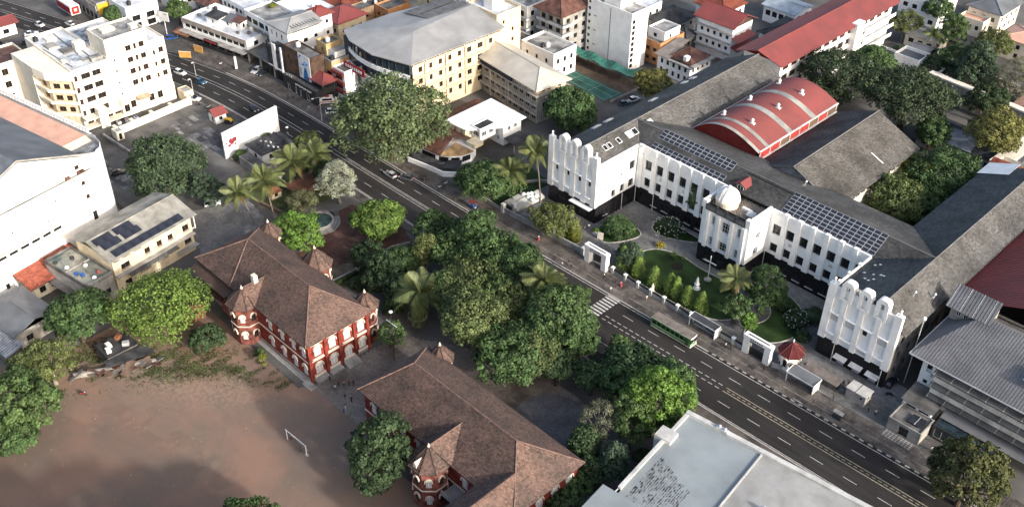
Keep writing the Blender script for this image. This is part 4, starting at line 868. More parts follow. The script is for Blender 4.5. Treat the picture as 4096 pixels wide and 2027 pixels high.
# ================================================================== HOUSE WITH GREY ROOF AND DARK PANELS, roof pool
Ho = thing('grey_roof_house', 'cream stained house with grey sheet roof and dark solar mats beside the auditorium', 'building', -51.9, -78.2, 9.0)
hw_ = [(3, 1, 1.8, 1.8), (3.2, 6.0, 2.4, 1.5), (9.5, 6.6, 1.5, 1.5), (13, 6.6, 1.4, 1.5), (16.2, 6.6, 1.4, 1.5), (20.8, 6.6, 1.8, 1.7), (20.8, 2.8, 2, 1.7), (8, 2.6, 3, 2), (13, 2.6, 3, 2.2), (1.2, 9.1, 1.6, .6), (3.8, 9.1, 2, .6), (7, 9.1, 2.2, .6)]
block(Ho, -13.5, 0, 0, 22.6, 0, 10.1, CREAM, {'E': hw_}, style='br', sill=CONC)
(r, g_) = roof_hip(Ho, -13.5, 0, 0, 22.6, 10.4, 12.9, mat('old_grey_sheet', (.27, .262, .235), var=.25, sc=.3, rough=.7), 'y', (0, 0), 1.2); gable(Ho, g_, mat('mossy_gable', (.10, .12, .05), var=.5, sc=.8))
s_ = math.atan2(2.5, 7.95)
pm = MB().box(-1.05, 1.05, -1.2, 1.2, 0, .08).mesh('solar_mat', SOLAR)
for j in range(8): link('solar_mat', pm, Ho, (-.35, 2.2 + 2.45 * j, 10.4 + .31 * 1.55 + .05), rot=(0, s_, 0))
for y0 in (1.0, 6.6):
    for i, x in enumerate((-5.3, -3.25)):
        for j in range(2): link('solar_mat', pm, Ho, (x, y0 + .6 * i + 2.42 * j, 10.4 + .3145 * (1.2 - x) + .05), rot=(0, s_, 0))
MB().box(0, 1.3, 0, 22.6, 5.2, 5.4).box(0, 1.6, 17, 22.8, 2.0, 2.2).build('balcony_slab', CONC, Ho); MB().slab([(.2, 3, 4.9), (1.8, 3, 4.4), (1.8, 17, 4.4), (.2, 17, 4.9)], .1).build('canopy', CONC_DK, Ho)
MB().box(-.25, .0, 22.62, 23.6, 6, 6.2).tube([(.4, 23.3, 6.2), (.4, 23.3, 10.2)], .15, 6).tube([(-6, 23.3, 6.2), (-6, 23.3, 11.8)], .12, 6).build('end_post', W_CREAMW, Ho)
P_ = thing('roof_tank_block', 'low concrete block with open flooded tank on its roof next to the grey-roofed house', 'building', -50.8, -85, 9.0)
block(P_, -16, 0, -.6, 6.4, 0, 6.2, CONC, {'E': [(2, 2, 1.2, 1.4), (5, 2, 1.2, 1.4)], 'S': [(3, 1.5, 1.2, 1.6), (8, 1.5, 1.2, 1.6), (12, 1.5, 1.2, 1.6)]}, roof=CONC_DK, par=1.2, pmat=CONC_DK)
WAT = mat('murky_water', (.035, .075, .085), rough=.1, var=.4, sc=.22, col2=(.30, .27, .22), spec=.5, bump=.3, bsc=1.5)
MB().box(-15.6, -.4, -.2, 6.1, 6.3, 6.9).build('water', WAT, P_)
MB().box(-8.6, -8.2, -.2, 6.1, 6.9, 7.1).build('tank_divider', CONC, P_)
for x, y, c in ((-12, 4, METAL_DK), (-6, 1, BLUE_P), (-4.5, 1.6, BLUE_P), (-2.4, 4.5, RED_METAL), (-7, 4.2, METAL_W), (-13.5, .6, METAL_DK), (-9.6, 1, METAL_W), (-1.4, 2.6, METAL_W)): MB().lathe([(.1, 6.8), (.55, 6.95), (.5, 7.3), (.15, 7.6)], (x, y), 8).build('floating_drum', c, P_)
MB().box(-14, -2, -2.4, -.62, 3.0, 3.2).build('side_canopy', CONC_DK, P_)
An = thing('tile_annex', 'low annex with red clay tile roof between the auditorium and the roof tank', 'building', -63.5, -93, 9.0)
block(An, -6, 0, 0, 14, 0, 3.6, W_CREAMW, {'E': [(2 + 3 * i, 1, 1.6, 1.7) for i in range(4)]})
f = [(-8.6, -1.2, 5.6), (.8, -1.2, 3.6), (.8, 14.6, 3.6), (-8.6, 14.6, 5.6)]; MB().slab(f, .15).build('roof', TILE_DK, An); tiles(f, .55, .5, TILE_RED, 'roof_tiles', An)
Sh = thing('grey_shed', 'blue-grey hip-roofed shed at the left edge below the red-tiled annex', 'building', -50, -98, 9)
block(Sh, -14, 0, -5.5, 4.5, 0, 4.2, CONC, {'E': [(3, 1, 1.6, 1.5), (7, 1, 1.6, 1.5)]}); roof_hip(Sh, -14, 0, -5.5, 4.5, 4.3, 6.2, SLATEGREY, 'x', (1, 0), .7)[0]
Sh2 = thing('lean_to', 'tin-roofed lean-to with clutter along the near side of the blue-grey shed', 'shed', -46, -107, 9)
block(Sh2, -10, 0, 0, 3.5, 0, 2.6, CONC_DK); MB().slab([(-10.5, -.5, 2.7), (.5, -.5, 2.7), (.5, 4, 3.5), (-10.5, 4, 3.5)], .1).build('roof', mat('corrugated_pale', (.42, .44, .47), var=.3, sc=.5), Sh2)
for x in np.arange(-10.2, .4, .75): MB().tube([(x, -.45, 2.75), (x, 3.95, 3.55)], .06, 5).build('roof_rib', GREY_METAL, Sh2)
# rubble edge of the playground: low broken wall with ramp, junk roofs
rb = site('rubble_wall', 'broken low concrete wall with tilted slabs along the playground edge below the trees', 'wall', -28, -90)
MB().prism([(-33, -99), (-32.3, -99), (-24.5, -84), (-25.2, -84)], 0, 1.1).build('wall', CONC, rb)
for i in range(14):
    t = i / 13; x, y = -32 + 8 * t + random.uniform(-.8, 1.2), -98 + 14 * t + random.uniform(-.8, .8); w, d = random.uniform(.8, 2.2), random.uniform(.4, 1)
    o = MB().box(-w, w, -d, d, -.1, .12).build('broken_slab', (CONC_DK, BROWNROOF, mat('brown_stone', (.16, .11, .085), var=.3))[i % 3], rb, loc=(x, y, .5 + random.uniform(0, .6)), rot=(random.uniform(-.4, .4), random.uniform(-.4, .4), random.uniform(0, 3)))
jk = site('junk_yard_shed', 'dark-roofed shack with junk between the broad-leaved tree and the playground edge', 'shed', -33, -88)
block(jk, -36, -30, -92, -85, 0, 2.8, CONC_DK, roof=DARKROOF); MB().slab([(-30.2, -93, 2.6), (-28, -93, 2.3), (-25.5, -83.5, 2.3), (-29, -83.5, 2.7)], .1).build('roof_sheet', DARKROOF, jk)
for i, (x, y) in enumerate(((-33.5, -90), (-31.5, -87), (-34.5, -87.2), (-32, -90.8))): MB().box(-.7, .7, -.5, .5, 0, .8).build('junk_crate', (METAL_W, ALU, RUST, METAL_W)[i], jk, loc=(x, y, 2.85), rz=i)
# ================================================================== STREET ROW (far side of the road)
S1 = thing('shop_row', 'low white shop row with flat roof and strip windows at the road bend', 'shop', -164.5, 5.2, 10.6)
block(S1, 0, 31, 0, 9.5, 3.6, 7, W_WHITE, {'S': grid(10, 1, 30, [4.6], 2.5, 1.7), 'E': [(4, 4.6, 2, 1.6)]}, roof=FLAT_WHITE, par=.6, cols=3)
block(S1, .3, 30.7, .6, 9.2, 0, 3.59, CONC_DK, {'S': grid(8, .5, 30, [.2], 2.9, 2.6)}, cols=2)
block(S1, 0, 10, 9.5, 15, 0, 7, W_WHITE, roof=WHITE_ROOF, par=.5)
MB().box(0, 31, -.35, -.01, 6.1, 7.6).build('fascia', mat('tan_fascia', (.38, .34, .3), var=.2), S1); MB().box(-.2, 31, -2.2, -.02, 3.3, 3.55).build('canopy', CONC, S1)
MB().slab([(-2, -3.2, 3.0), (5, -3.2, 2.9), (5.4, -.1, 3.5), (-2, -.1, 3.5)], .1).build('rusty_canopy', RUST, S1)
for x in (-1.8, 1.5, 4.8): MB().tube([(x, -3, 0), (x, -3, 3)], .07, 5).build('canopy_post', METAL_DK, S1)
MB().box(13, 19.5, -2.6, -2.3, 3.5, 4.5).build('sign_board', METAL_DK, S1)
for i in range(9): MB().box(13.5 + i * .62, 13.9 + i * .62, -2.66, -2.61, 3.75, 4.25).build('sign_letter', mat('red_letter', (.45, .04, .04)), S1)
for x0, y0, w, d, h, m in ((9, 3, 6, 4, 2.6, DARKROOF), (15, 4.5, 5, 4, 2.2, SLATEGREY), (19, 5.5, 3.6, 3, 2.4, BROWNROOF)):
    block(S1, x0, x0 + w, y0, y0 + d, 7, 7 + h, W_WHITE, {'S': [(w / 2, 7.6, 1, 1.2)], 'E': [(d / 2, 7.4, .9, 1.5)]}); MB().slab([(x0 - .4, y0 - .4, 7 + h), (x0 + w + .4, y0 - .4, 7 + h), (x0 + w + .4, y0 + d + .4, 7.7 + h), (x0 - .4, y0 + d + .4, 7.7 + h)], .12).build('shed_roof', m, S1)
for x, y in ((3, 5), (6, 8), (24, 3), (27, 5)): MB().box(x - .5, x + .5, y - .4, y + .4, 7, 7.9).build('roof_unit', CONC_DK, S1)
S2 = site('terrace_shop', 'white shop house with glazed balconies and planted roof terrace', 'shop', -137, 24)
block(S2, -147, -127.5, 19, 30, 0, 11, W_WHITE, {'S': grid(5, .8, 19, [8.3, 4.4], 3, 1.9), 'E': [(4, 8, 1.6, 1.6)]}, roof=FLAT_ROOF, par=.9, cols=3)
MB().box(-147, -127.5, 17.4, 18.98, 3.3, 3.55).box(-147, -127.5, 17.4, 18.98, 7.2, 7.4).build('balcony_slab', CONC, S2); MB().box(-146.8, -127.7, 17.45, 17.52, 3.55, 4.5).box(-146.8, -127.7, 17.45, 17.52, 7.4, 8.2).build('balcony_glass', mat('balcony_glass', (.10, .12, .11), rough=.15, spec=.5), S2)
MB().box(-141, -118, 10.5, 17.35, 3.9, 4.15).build('parking_deck', CONC_DK, S2)
for x in (-140.5, -134, -127, -119): MB().box(x - .25, x + .25, 10.7, 11.2, 0, 3.9).build('deck_column', CONC, S2)
MB().box(-142, -138, 10.3, 10.5, 3.6, 4.4).build('yellow_awning', YELLOW_P, S2)
S3 = site('tall_shop_block', 'white four-storey shop block with grey ribbed roof and black framed front', 'building', -121, 20)
block(S3, -126.5, -115.4, 15, 28, 0, 14.6, W_WHITE, {'E': [(2, 6, 1.5, 1.6), (6.5, 10.2, 1.6, 1.4), (10.5, 10.6, 1.2, 1.2), (3.5, 9.8, .7, 1), (6, 5.2, 2.2, 2), (10, 2, 1.6, 2), (9.2, 6.3, .9, 1)], 'S': [(2, 11.6, .8, 1.8), (4.6, 11.6, .8, 1.8), (7.4, 11.6, 1, 1.8), (3, 7.6, 4, 1.6)]}, depth=.3)
r, g_ = roof_hip(S3, -126.5, -115.4, 15, 28, 15.3, 16.9, GREY_LIGHT, 'y', (1, 0), .5); gable(S3, g_, W_WHITE)
MB().box(-115.5, -115.35, 17, 27, 14.5, 15.25).box(-126, -116, 14.9, 15.05, 14.6, 15.2).build('louvre_strip', METAL_DK, S3)
for i in range(9): MB().box(-120.6, -115.2, 17.5 + i * 1.1, 17.75 + i * 1.1, 16.0, 16.1).build('roof_rib', GREY_METAL, S3)
block(S3, -121.5, -113.6, 10.9, 14.95, 0, 10.5, METAL_DK, {'S': [(1.6, .2, 2.2, 3), (5.6, .2, 2.6, 3)]}, roof=DARKROOF)
for x0, x1 in ((-121.6, -120.7), (-118.6, -116.8), (-114.2, -113.5)): MB().box(x0, x1, 10.6, 10.95, 3.5, 12.2).build('front_frame', W_WHITE if x0 > -121 else METAL_DK, S3)
for x0, x1 in ((-120.6, -118.7), (-116.7, -114.3)): MB().box(x0, x1, 10.75, 10.88, 4.6, 10.2).build('glass_bay', GLASS_BLUE, S3)
MB().box(-121.5, -113.6, 10.5, 10.7, 4.0, 4.4).build('white_band', W_WHITE, S3)
S4 = site('banner_building', 'narrow brown brick building carrying a tall blue and white vertical banner', 'building', -106, 14)
block(S4, -113.5, -99.6, 11.9, 17, 0, 12.6, mat('brown_brick', (.12, .075, .055), var=.3, pat=('brick', .5, .25, .4)), {'S': [(2, 9, 1, 1.6), (6, 7.5, .5, 1.5)]}, roof=CONC_DK, par=.5)
bn = MB().box(-105.6, -99.7, 11.6, 11.75, 5.1, 13.3).build('banner', mat('banner_white', (.68, .70, .72), var=.08), S4)
BB = mat('banner_blue', (.03, .16, .42), var=.25, sc=.8)
MB().add([(-103.6, 11.58, 5.2), (-100.6, 11.58, 5.2), (-101.2, 11.58, 7.6), (-101.8, 11.58, 9.2), (-102.6, 11.58, 9.2), (-103.2, 11.58, 7.6)], [(0, 1, 2, 3, 4, 5)]).build('printed_figure', BB, bn)
MB().lathe([(.1, 10), (.6, 10.3), (.55, 10.8), (.1, 11.2)], (-102.2, 11.6), 10).build('printed_head', BB, bn)
MB().add([(-103.8, 11.58, 9.6), (-100.7, 11.58, 10.4), (-100.7, 11.58, 10.9), (-103.8, 11.58, 10.1)], [(0, 1, 2, 3)]).add([(-105.4, 11.58, 11.8), (-104.9, 11.58, 11.8), (-103.6, 11.58, 13.1), (-104.2, 11.58, 13.1)], [(0, 1, 2, 3)]).build('printed_stroke', BB, bn)
for i in range(5): MB().box(-105.3, -104.2, 11.57, 11.59, 6.2 + i * .5, 6.4 + i * .5).build('printed_text', METAL_DK, bn)
S5 = site('black_shop', 'single-storey black shopfront with pale script lettering below the banner', 'shop', -102, 11)
block(S5, -111.5, -94.2, 9.2, 11.8, 0, 4.3, METAL_DK, {'S': [(3, .2, 2.2, 2.6), (6.5, .2, 1, 2.6), (9, .2, 1.2, 2.4), (13, .2, 2.2, 2.6)], 'E': [(1.3, .2, 1.6, 2.4)]}, roof=CONC_DK, par=.5, style='w')
for i in range(12): MB().box(-105 + i * .72, -104.55 + i * .72, 9.08, 9.17, 3.35 + .12 * (i % 3), 3.9 + .1 * (i % 2)).build('sign_letter', METAL_W, S5)
for i in range(5): MB().tube([(-111 + i * .9, 9.5, 4.8), (-111 + i * .9, 9.5, 5.6)], .06, 5).build('rail_post', METAL_W, S5)
S6 = site('red_pavilion', 'small pavilion with red hipped roof above the black shopfront corner', 'building', -98, 14)
block(S6, -99.4, -94.3, 11.9, 17, 0, 6.4, METAL_DK, {'S': [(2.5, 4.6, 3.6, 1.4)], 'E': [(2.5, 4.6, 3.6, 1.4), (2.5, 1, 3, 2)]}, cols=4); roof_hip(S6, -100.6, -94.3, 11.9, 17.4, 6.5, 8.3, RED_METAL, 'x', (0, 1), .6)
S7 = site('ochre_house', 'ochre flat-roofed house with rooftop tank room behind the red pavilion', 'building', -102, 22)
block(S7, -108.5, -96.3, 17.3, 27, 0, 11, YELLOW, {'S': [(2, 8.2, .9, 1), (4, 7.4, .9, .8), (8, 8, .9, .8), (10.5, 5.5, 2.4, 2.4)], 'E': [(3, 7.5, 1, 1.2)]}, roof=CONC_DK, par=.7, pmat=CONC)
block(S7, -106.8, -101.5, 19.5, 25.5, 11, 14, YELLOW, {'S': [(3, 12, .8, 1)]}, roof=CONC_DK, par=.7); block(S7, -101.5, -98, 20, 25.5, 11, 13, W_WHITE, roof=CONC)
S8 = site('maroon_balcony_house', 'narrow house with maroon balcony fronts beside the ochre house', 'building', -93, 21)
block(S8, -96.2, -90.5, 17.6, 27, 0, 9.5, W_WHITE, {'S': [(2.8, z, 3.6, 1.3) for z in (3.6, 6.6)]}, roof=CONC_DK, par=.5)
for z in (2.5, 5.4, 8.3): MB().box(-96.2, -90.4, 16.7, 17.58, z, z + 1.1).build('balcony_front', MAROON, S8)

# ================================================================== GREY-ROOFED MALL
Ml = site('department_store', 'big beige department store with pale grey roof and curved glass front', 'building', -83, 42)
me = [(y - 24, z, w, 1.7) for z in (14.4, 10.6, 6.9, 3.3) for y, w in ((29, 1.5), (33, 1.2), (36.8, 1.3), (40.6, 1.3), (44.5, 1.3), (48.5, 1.8), (53, 2.2), (57.5, 1.4))]
block(Ml, -97, -68, 26, 62, 0, 17.2, BEIGE, {'E': [(o[0] - 2, *o[1:]) for o in me]}, style='br')
cv = [(-97, 26)] + [(-97 + 29 * t, 26 - 4.2 * math.sin(math.pi * (t * .9 + .08)) ** .8) for t in np.linspace(.04, .92, 12)] + [(-68, 25.0), (-68, 26.01)]
MB().prism(cv, 0, 18.0).build('glass_front', GLASS_BLUE, Ml)
cv2 = [(x, y - .35) for x, y in cv[:-1]] + [(-68, 26)]
for z, h in ((3.6, 1.1), (8.3, 1.5), (13.2, 1.4)): MB().prism(cv2, z, z + h).build('front_band', W_WHITE, Ml)
for x, y in cv[1:-1]: MB().box(x - .07, x + .07, y - .22, y, 14.6, 18).build('mullion', METAL_DK, Ml)
MB().box(-98.2, -94.5, 24, 26.2, 0, 17.5).build('corner_tower', mat('charcoal_panel', (.06, .062, .07)), Ml)
sg = MB().box(-94.5, -84.5, 20.6, 20.9, 9.2, 11.6).build('sign_board', mat('sign_red', (.30, .03, .04)), Ml)
for i in range(8): MB().box(-93.6 + i * 1.05, -93 + i * 1.05, 20.5, 20.58, 10, 10.9).build('sign_letter', METAL_W, sg)
for a, b in ((20, 13.2), (24, 9.4), (17, 6)): MB().box(-67.98, -67.2, 26 + 0, 62, b - .15, b + .1).build('ledge', BEIGE, Ml)
for y in (30.5, 38.7, 46.5, 55): MB().tube([(-67.8, y, 1), (-67.8, y, 17)], .1, 5).build('downpipe', RUST, Ml)
rp = [[(-99.4, 25, 18.6), (-92, 21.6, 18.6), (-84, 36, 21.2), (-98.5, 43, 18.8)], [(-92, 21.6, 18.6), (-80, 20.6, 18.6), (-79, 36, 21.4), (-84, 36, 21.2)], [(-80, 20.6, 18.6), (-66.6, 24.5, 18.6), (-79, 36, 21.4)], [(-66.6, 24.5, 18.6), (-66.6, 62.5, 18.6), (-81, 62.5, 21.6), (-79, 36, 21.4)], [(-98.5, 43, 18.8), (-84, 36, 21.2), (-79, 36, 21.4), (-81, 62.5, 21.6), (-95, 62.5, 18.8)]]
mb = MB()
for p in rp: mb.slab(p, .25)
mb.build('roof', GREY_LIGHT, Ml)
for i in range(2): MB().slab([(-94.5 + 6.2 * i, 45, 19.75 + .95 * i), (-88.8 + 6.2 * i, 45, 20.65 + .88 * i), (-88.8 + 6.2 * i, 62, 20.7 + .9 * i), (-94.5 + 6.2 * i, 62, 19.6 + 1.0 * i)], .04).build('roof_sheet', mat('dark_roof_sheet', (.17, .17, .17), var=.2, sc=.5), Ml)
for y in np.arange(26, 62, 5): MB().box(-68, -67.4, y - .12, y + .12, 17.2, 18.6).build('eave_post', BEIGE, Ml)
MB().box(-67.9, -67.8, 26, 62, 17.3, 18.4).build('clerestory', mat('brown_glass', (.10, .07, .045), rough=.2), Ml)
block(Ml, -84, -70.5, 62.5, 73, 0, 20.5, BEIGE, {'E': [(3, 17.4, .9, 1.2), (7, 14, 1, 1.3), (7, 10.5, 1, 1.3), (7, 7, 1, 1.3)], 'S': [(3, 18.8, .9, 1)]}, roof=FLAT_WHITE, par=.8, style='br')
MB().box(-79, -75, 65, 70, 20.5, 25).box(-90, -86, 64, 68, 17.2, 24).build('stair_head', W_WHITE, Ml); block(Ml, -97, -84, 62.5, 72, 0, 19, BEIGE, {'S': [(3, 17.6, .8, .8)]}, roof=CONC_DK, par=1.0)
# ================================================================== STONE BUILDING WITH CREAM ROOF
St = thing('stone_office', 'grey stone office with cream sheet hipped roof beside the green court', 'building', -40.8, 50.2, -6.7)
sw = [(2 + 2.9 * i + (.9 if j else 0), z, .85, 1.7) for z in (1.2, 4.4, 7.3) for i in range(9) for j in (0, 1)]
block(St, -27, 0, 0, 11.8, 0, 9.2, STONE, {'S': sw, 'E': [(3.5, 4.6, 2.2, 1.6), (8.5, 4.6, 1.6, 1.6), (5, 1, 1.6, 2)]}, style='dk')
block(St, -26.6, -.4, .5, 11.4, 9.2, 11.2, CREAM, {'E': [(2.4, 9.6, 1.3, 1.2), (4.5, 9.6, 1.2, 1.2), (8.6, 9.6, 1.3, 1.2)], 'S': [(24, 9.5, .9, 1.3), (21, 9.5, .9, 1.3)]})
MB().box(-27.6, .7, -.8, 12.4, 9.0, 9.35).box(-27.4, .5, -.7, -.02, 5.9, 6.1).box(-27.4, .5, -.7, -.02, 2.9, 3.1).build('cornice', STONE, St); MB().box(-27, -11.5, -.6, -.05, 9.36, 10.6).build('terrace_screen', mat('dark_blue_screen', (.03, .035, .06)), St)
MB().box(.02, 1.6, 3.2, 11, 7.6, 7.8).box(1.4, 1.6, 3.2, 11, 7.8, 8.6).build('balcony', TRIM, St)
roof_hip(St, -27, 0, 0, 11.8, 11.3, 14.4, CREAM_METAL, 'x', (0, 1), 1.0)
for x in (-22.5, -15, -13.6): MB().box(x, x + .3, -.25, -.01, 0, 9).build('pilaster', STONE, St)
# ================================================================== WHITE-ROOFED HOUSE
Wh = site('white_roof_house', 'white house with broad white sheet roof and brown tiled street wing', 'building', -44, 30)
block(Wh, -50.6, -38.4, 34.2, 41.4, 0, 6.6, W_WHITE, {'E': [(2.4, 4.2, 1.2, 1.5), (5, 4.2, 1.2, 1.5)], 'S': [(10, 1.2, .8, 1.4)]}, style='w')
block(Wh, -50.6, -44.2, 24.8, 34.2, 0, 6.6, CREAM, {'E': [(2, .3, 2.2, 2.4), (6.5, .2, 2.6, 2.6), (2.4, 4, 1.6, 1.7), (6, 4, 2.4, 1.7)], 'S': [(2, 4.2, 1, 1.7), (4.6, 4.2, 1, 1.7)]}, style='w', cols=3)
MB().slab([(-52, 24, 6.8), (-43.6, 24.6, 6.75), (-37.2, 33.8, 6.75), (-37.2, 42.4, 6.75), (-52, 42.4, 7.1)], .25).build('roof', WHITE_ROOF, Wh)
block(Wh, -44.2, -40.6, 27.2, 33.2, 3.3, 6.9, W_WHITE, {'E': [(1.6, 4.4, 1.8, 1.5), (4.4, 4.4, 1.6, 1.5)], 'S': [(1.8, 4.4, 2.4, 1.6)]}, roof=DARKROOF, par=.3, style='w', cols=3)
MB().slab([(-37.5, 33.5, 3.1), (-33.2, 33.5, 2.6), (-33.2, 40, 2.6), (-37.5, 40, 3.1)], .12).build('porch_roof', DARKROOF, Wh)
for x, y in ((-33.4, 33.7), (-33.4, 39.7)): MB().tube([(x, y, 0), (x, y, 2.6)], .08, 5).build('porch_post', METAL_W, Wh)
pts = [(-50.5, 13.2), (-44.2, 14.2), (-41, 16), (-39, 18.4), (-38.4, 21.8), (-40, 25), (-50.5, 25)]
MB().prism(pts, 0, 3.4).build('street_wing_wall', W_WHITE, Wh)
for a, b in pairwise(pts[:5]):
    L_ = math.dist(a, b); window(Wh, a, b, L_ / 2, .9, L_ * .75, 1.6, 'dk', depth=.05, cols=4)
for f in ([(-51.4, 12.4, 3.6), (-42.4, 13.6, 3.6), (-44.5, 20.6, 6.0), (-51.4, 20.6, 6.0)], [(-44.5, 20.6, 6.0), (-41.5, 25.5, 4.4), (-51.4, 25.5, 4.4), (-51.4, 20.6, 6.0)]): MB().slab(f, .15).build('brown_roof', BROWNROOF, Wh)
for i in range(11): MB().tube([(-51 + .8 * i, 12.5, 3.68), (-51 + .65 * i, 20.5, 6.06)], .05, 4).build('roof_rib', BROWNROOF, Wh)
CPR = mat('copper_sheet', (.34, .22, .11), rough=.45, var=.25, sc=.6)
ap = (-43, 20, 5.0); ee = [(-42.8, 13.6, 3.5), (-40.2, 15.4, 3.5), (-38.2, 18.2, 3.5), (-37.6, 22.2, 3.5)]
for a, b in pairwise(ee): MB().slab([a, b, ap], .08).build('copper_roof', CPR, Wh)
MB().box(-42, -38.5, 23, 26.5, 3.4, 4.6).build('roof_terrace', CREAM, Wh)
lw = [(-50.6, 8.6), (-44, 9.8), (-38, 10.6), (-34.6, 13.6), (-33.4, 17)]
for a, b in pairwise(lw): MB().prism([a, b, (b[0] - .3, b[1] + .4), (a[0] - .3, a[1] + .4)], 0, 1.5).build('front_wall', W_WHITE, Wh)
MB().slab([(-50, 9.5, 1.7), (-44, 10.5, 1.7), (-40.5, 13.5, 2.2), (-49, 12.2, 2.2)], .1).slab([(-40, 11.5, 1.7), (-35.6, 14.6, 1.7), (-38, 18, 2.2), (-41, 15, 2.2)], .1).build('awning', DARKROOF, Wh)
block(Wh, -52, -45.5, 42.6, 46, 0, 4.5, CONC, roof=BROWNROOF); MB().box(-60, -52.2, 25, 44, 0, 3.2).slab([(-60, 25, 3.4), (-52, 25, 3.2), (-52, 44, 3.2), (-60, 44, 3.4)], .1).build('rear_lean_to', BROWNROOF, Wh)
# ================================================================== BACKGROUND HOUSES
def house(label, x0, x1, y0, y1, h, m, wE=(), wS=(), roof=FLAT_ROOF, par=.6, kind=None, rm=None, ze=None, zr=None, hip=(1, 1), axis='x', over=.8, name='town_house', style='dk', deg=0, tile=None):
    t = thing(name, label, 'building', (x0 + x1) / 2, (y0 + y1) / 2, deg); a, b = (x1 - x0) / 2, (y1 - y0) / 2
    block(t, -a, a, -b, b, 0, h, m, {'E': list(wE), 'S': list(wS)}, roof=None if kind else roof, par=0 if kind else par, style=style)
    if kind:
        r, g_ = roof_hip(t, -a, a, -b, b, ze or h + .1, zr, rm, axis, hip, over, tile=tile); gable(t, g_, m)
    return t
gr = lambda n, L_, rows, w, h: grid(n, .6, L_ - .6, rows, w, h)
house('cream house with long red hipped roof behind the white shop block', -131, -120, 37.5, 49, 9.6, BEIGE, gr(3, 11.5, [6, 2.5], 1.3, 1.4), gr(3, 11, [6, 2.5], 1.3, 1.4), kind=1, rm=RED_METAL, ze=10, zr=12.6, axis='y')
house('orange-tiled house at the top edge left of the orange flat block', -140, -131.5, 46, 56, 8, ORANGE, gr(2, 10, [5, 2], 1.2, 1.4), gr(2, 8, [5, 2], 1.2, 1.4), kind=1, rm=TILE_RED, ze=8.2, zr=10.5)
house('orange flat-roofed block with one brown window at the top edge', -124, -117, 56, 66, 9.5, ORANGE, gr(2, 10, [6.5, 3], 1.6, 1.5), gr(2, 7, [6.5, 3], 1.2, 1.4), roof=CONC_DK)
house('brown-fronted flat house squeezed left of the orange block', -130, -124.4, 50, 60, 9, mat('brown_render', (.30, .20, .13), var=.2, streak=.4), gr(2, 10, [6], 1.2, 1.4), gr(2, 5.6, [6, 3], 1.0, 1.3), roof=CONC_DK)
t = house('cream block with white stair tower rising behind the department store roof', -113, -99, 66, 78, 15, BEIGE, gr(3, 12, [12], 1, 1.2), gr(4, 14, [12.6, 9], .9, 1), roof=FLAT_WHITE); MB().box(-4, 0, -2, 3, 15, 20).build('stair_tower', W_WHITE, t)
house('white three-storey house with dark ribbon windows behind the shop row', -168, -152, 23, 32, 8.6, W_WHITE, gr(3, 9, [6, 2.6], 1.4, 1.4), gr(6, 16, [6, 2.6], 1.6, 1.5), roof=FLAT_WHITE)
house('wide low building with plain white roof at the top edge', -150, -128.5, 33, 46, 8.8, W_WHITE, (), gr(6, 21, [5.5, 2.5], 1.4, 1.3), roof=WHITE_ROOF, par=.3)
house('little white roof house with red hipped cap on the shop block', -127, -121, 29, 36, 14, W_WHITE, gr(2, 7, [11, 7], 1, 1.2), gr(2, 6, [11.5, 8], 1, 1.2), kind=1, rm=RED_METAL, ze=14.2, zr=16.4)
# apartments
def balcony_block(label, x0, x1, y0, y1, h, n, wallm, fr, roof=None, rm=None, zr=None):
    t = site('apartment_block', label, 'building', (x0 + x1) / 2, (y0 + y1) / 2); st = h / n
    wS = [o for i in range(n) for o in grid(3, 0.5, x1 - x0 - .5, [i * st + .5], 1.8, st * .55)]; wE = [o for i in range(n) for o in grid(3, .5, y1 - y0 - .5, [i * st + .6], 1.6, st * .5)]
    block(t, x0, x1, y0, y1, 0, h, wallm, {'S': wS, 'E': wE}, roof=None if rm else FLAT_ROOF, par=0 if rm else .8)
    for i in range(1, n):
        for a, b in ((x0 + .3, (x0 + x1) / 2 - .3), ((x0 + x1) / 2 + .3, x1 + 1.2)):
            MB().box(a, b, y0 - 1.4, y0 - .01, i * st - .18, i * st).build('balcony_slab', CONC, t); MB().box(a, b, y0 - 1.45, y0 - 1.35, i * st, i * st + .95).build('balcony_front', fr, t)
        MB().box(x1 + .01, x1 + 1.2, y0 - 1.3, y0 + 3.6, i * st - .18, i * st).box(x1 + 1.1, x1 + 1.2, y0 - 1.3, y0 + 3.6, i * st, i * st + .95).build('side_balcony', fr, t)
    if rm: roof_hip(t, x0, x1, y0 - 1, y1, h + .9, zr, rm, 'y', (1, 1), .9); MB().box(x0 + .5, x1 - .5, y0 + .5, y1 - .5, h, h + .85).build('attic', METAL_DK, t)
    return t
balcony_block('pale grey balconied apartment block left of the brown-roofed one', -89.5, -78, 83.5, 98, 14.5, 4, W_WHITE, mat('grey_front', (.42, .44, .47), var=.15))
balcony_block('grey balconied apartment block with brown hipped roof', -74.5, -63.5, 85.5, 98, 15.5, 5, CONC, mat('grey_front', (.42, .44, .47)), rm=BROWNROOF, zr=20.5)
t = site('white_slab_tower', 'tall plain white slab tower with stacked small windows at its edges', 'building', -53, 100)
fw = [(.9, z, 1.0, 1.1) for z in np.arange(2, 19, 2.35)] + [(3.4, z, 1.3, .35) for z in (4.5, 9.5, 14.5)]
block(t, -62.3, -43.6, 95.8, 104, 0, 19.5, W_WHITE, {'S': fw, 'E': [(1.2, z, 1.5, 1.4) for z in np.arange(1.2, 18, 1.9)]}, roof=FLAT_ROOF, par=.7)
MB().box(-56.5, -49.5, 97, 103, 19.5, 24.5).box(-62.3, -58.5, 97, 103, 19.5, 22.5).build('lift_house', W_WHITE, t); MB().box(-52.5, -52.35, 95.72, 95.8, .5, 19.4).build('wall_joint', METAL_DK, t)
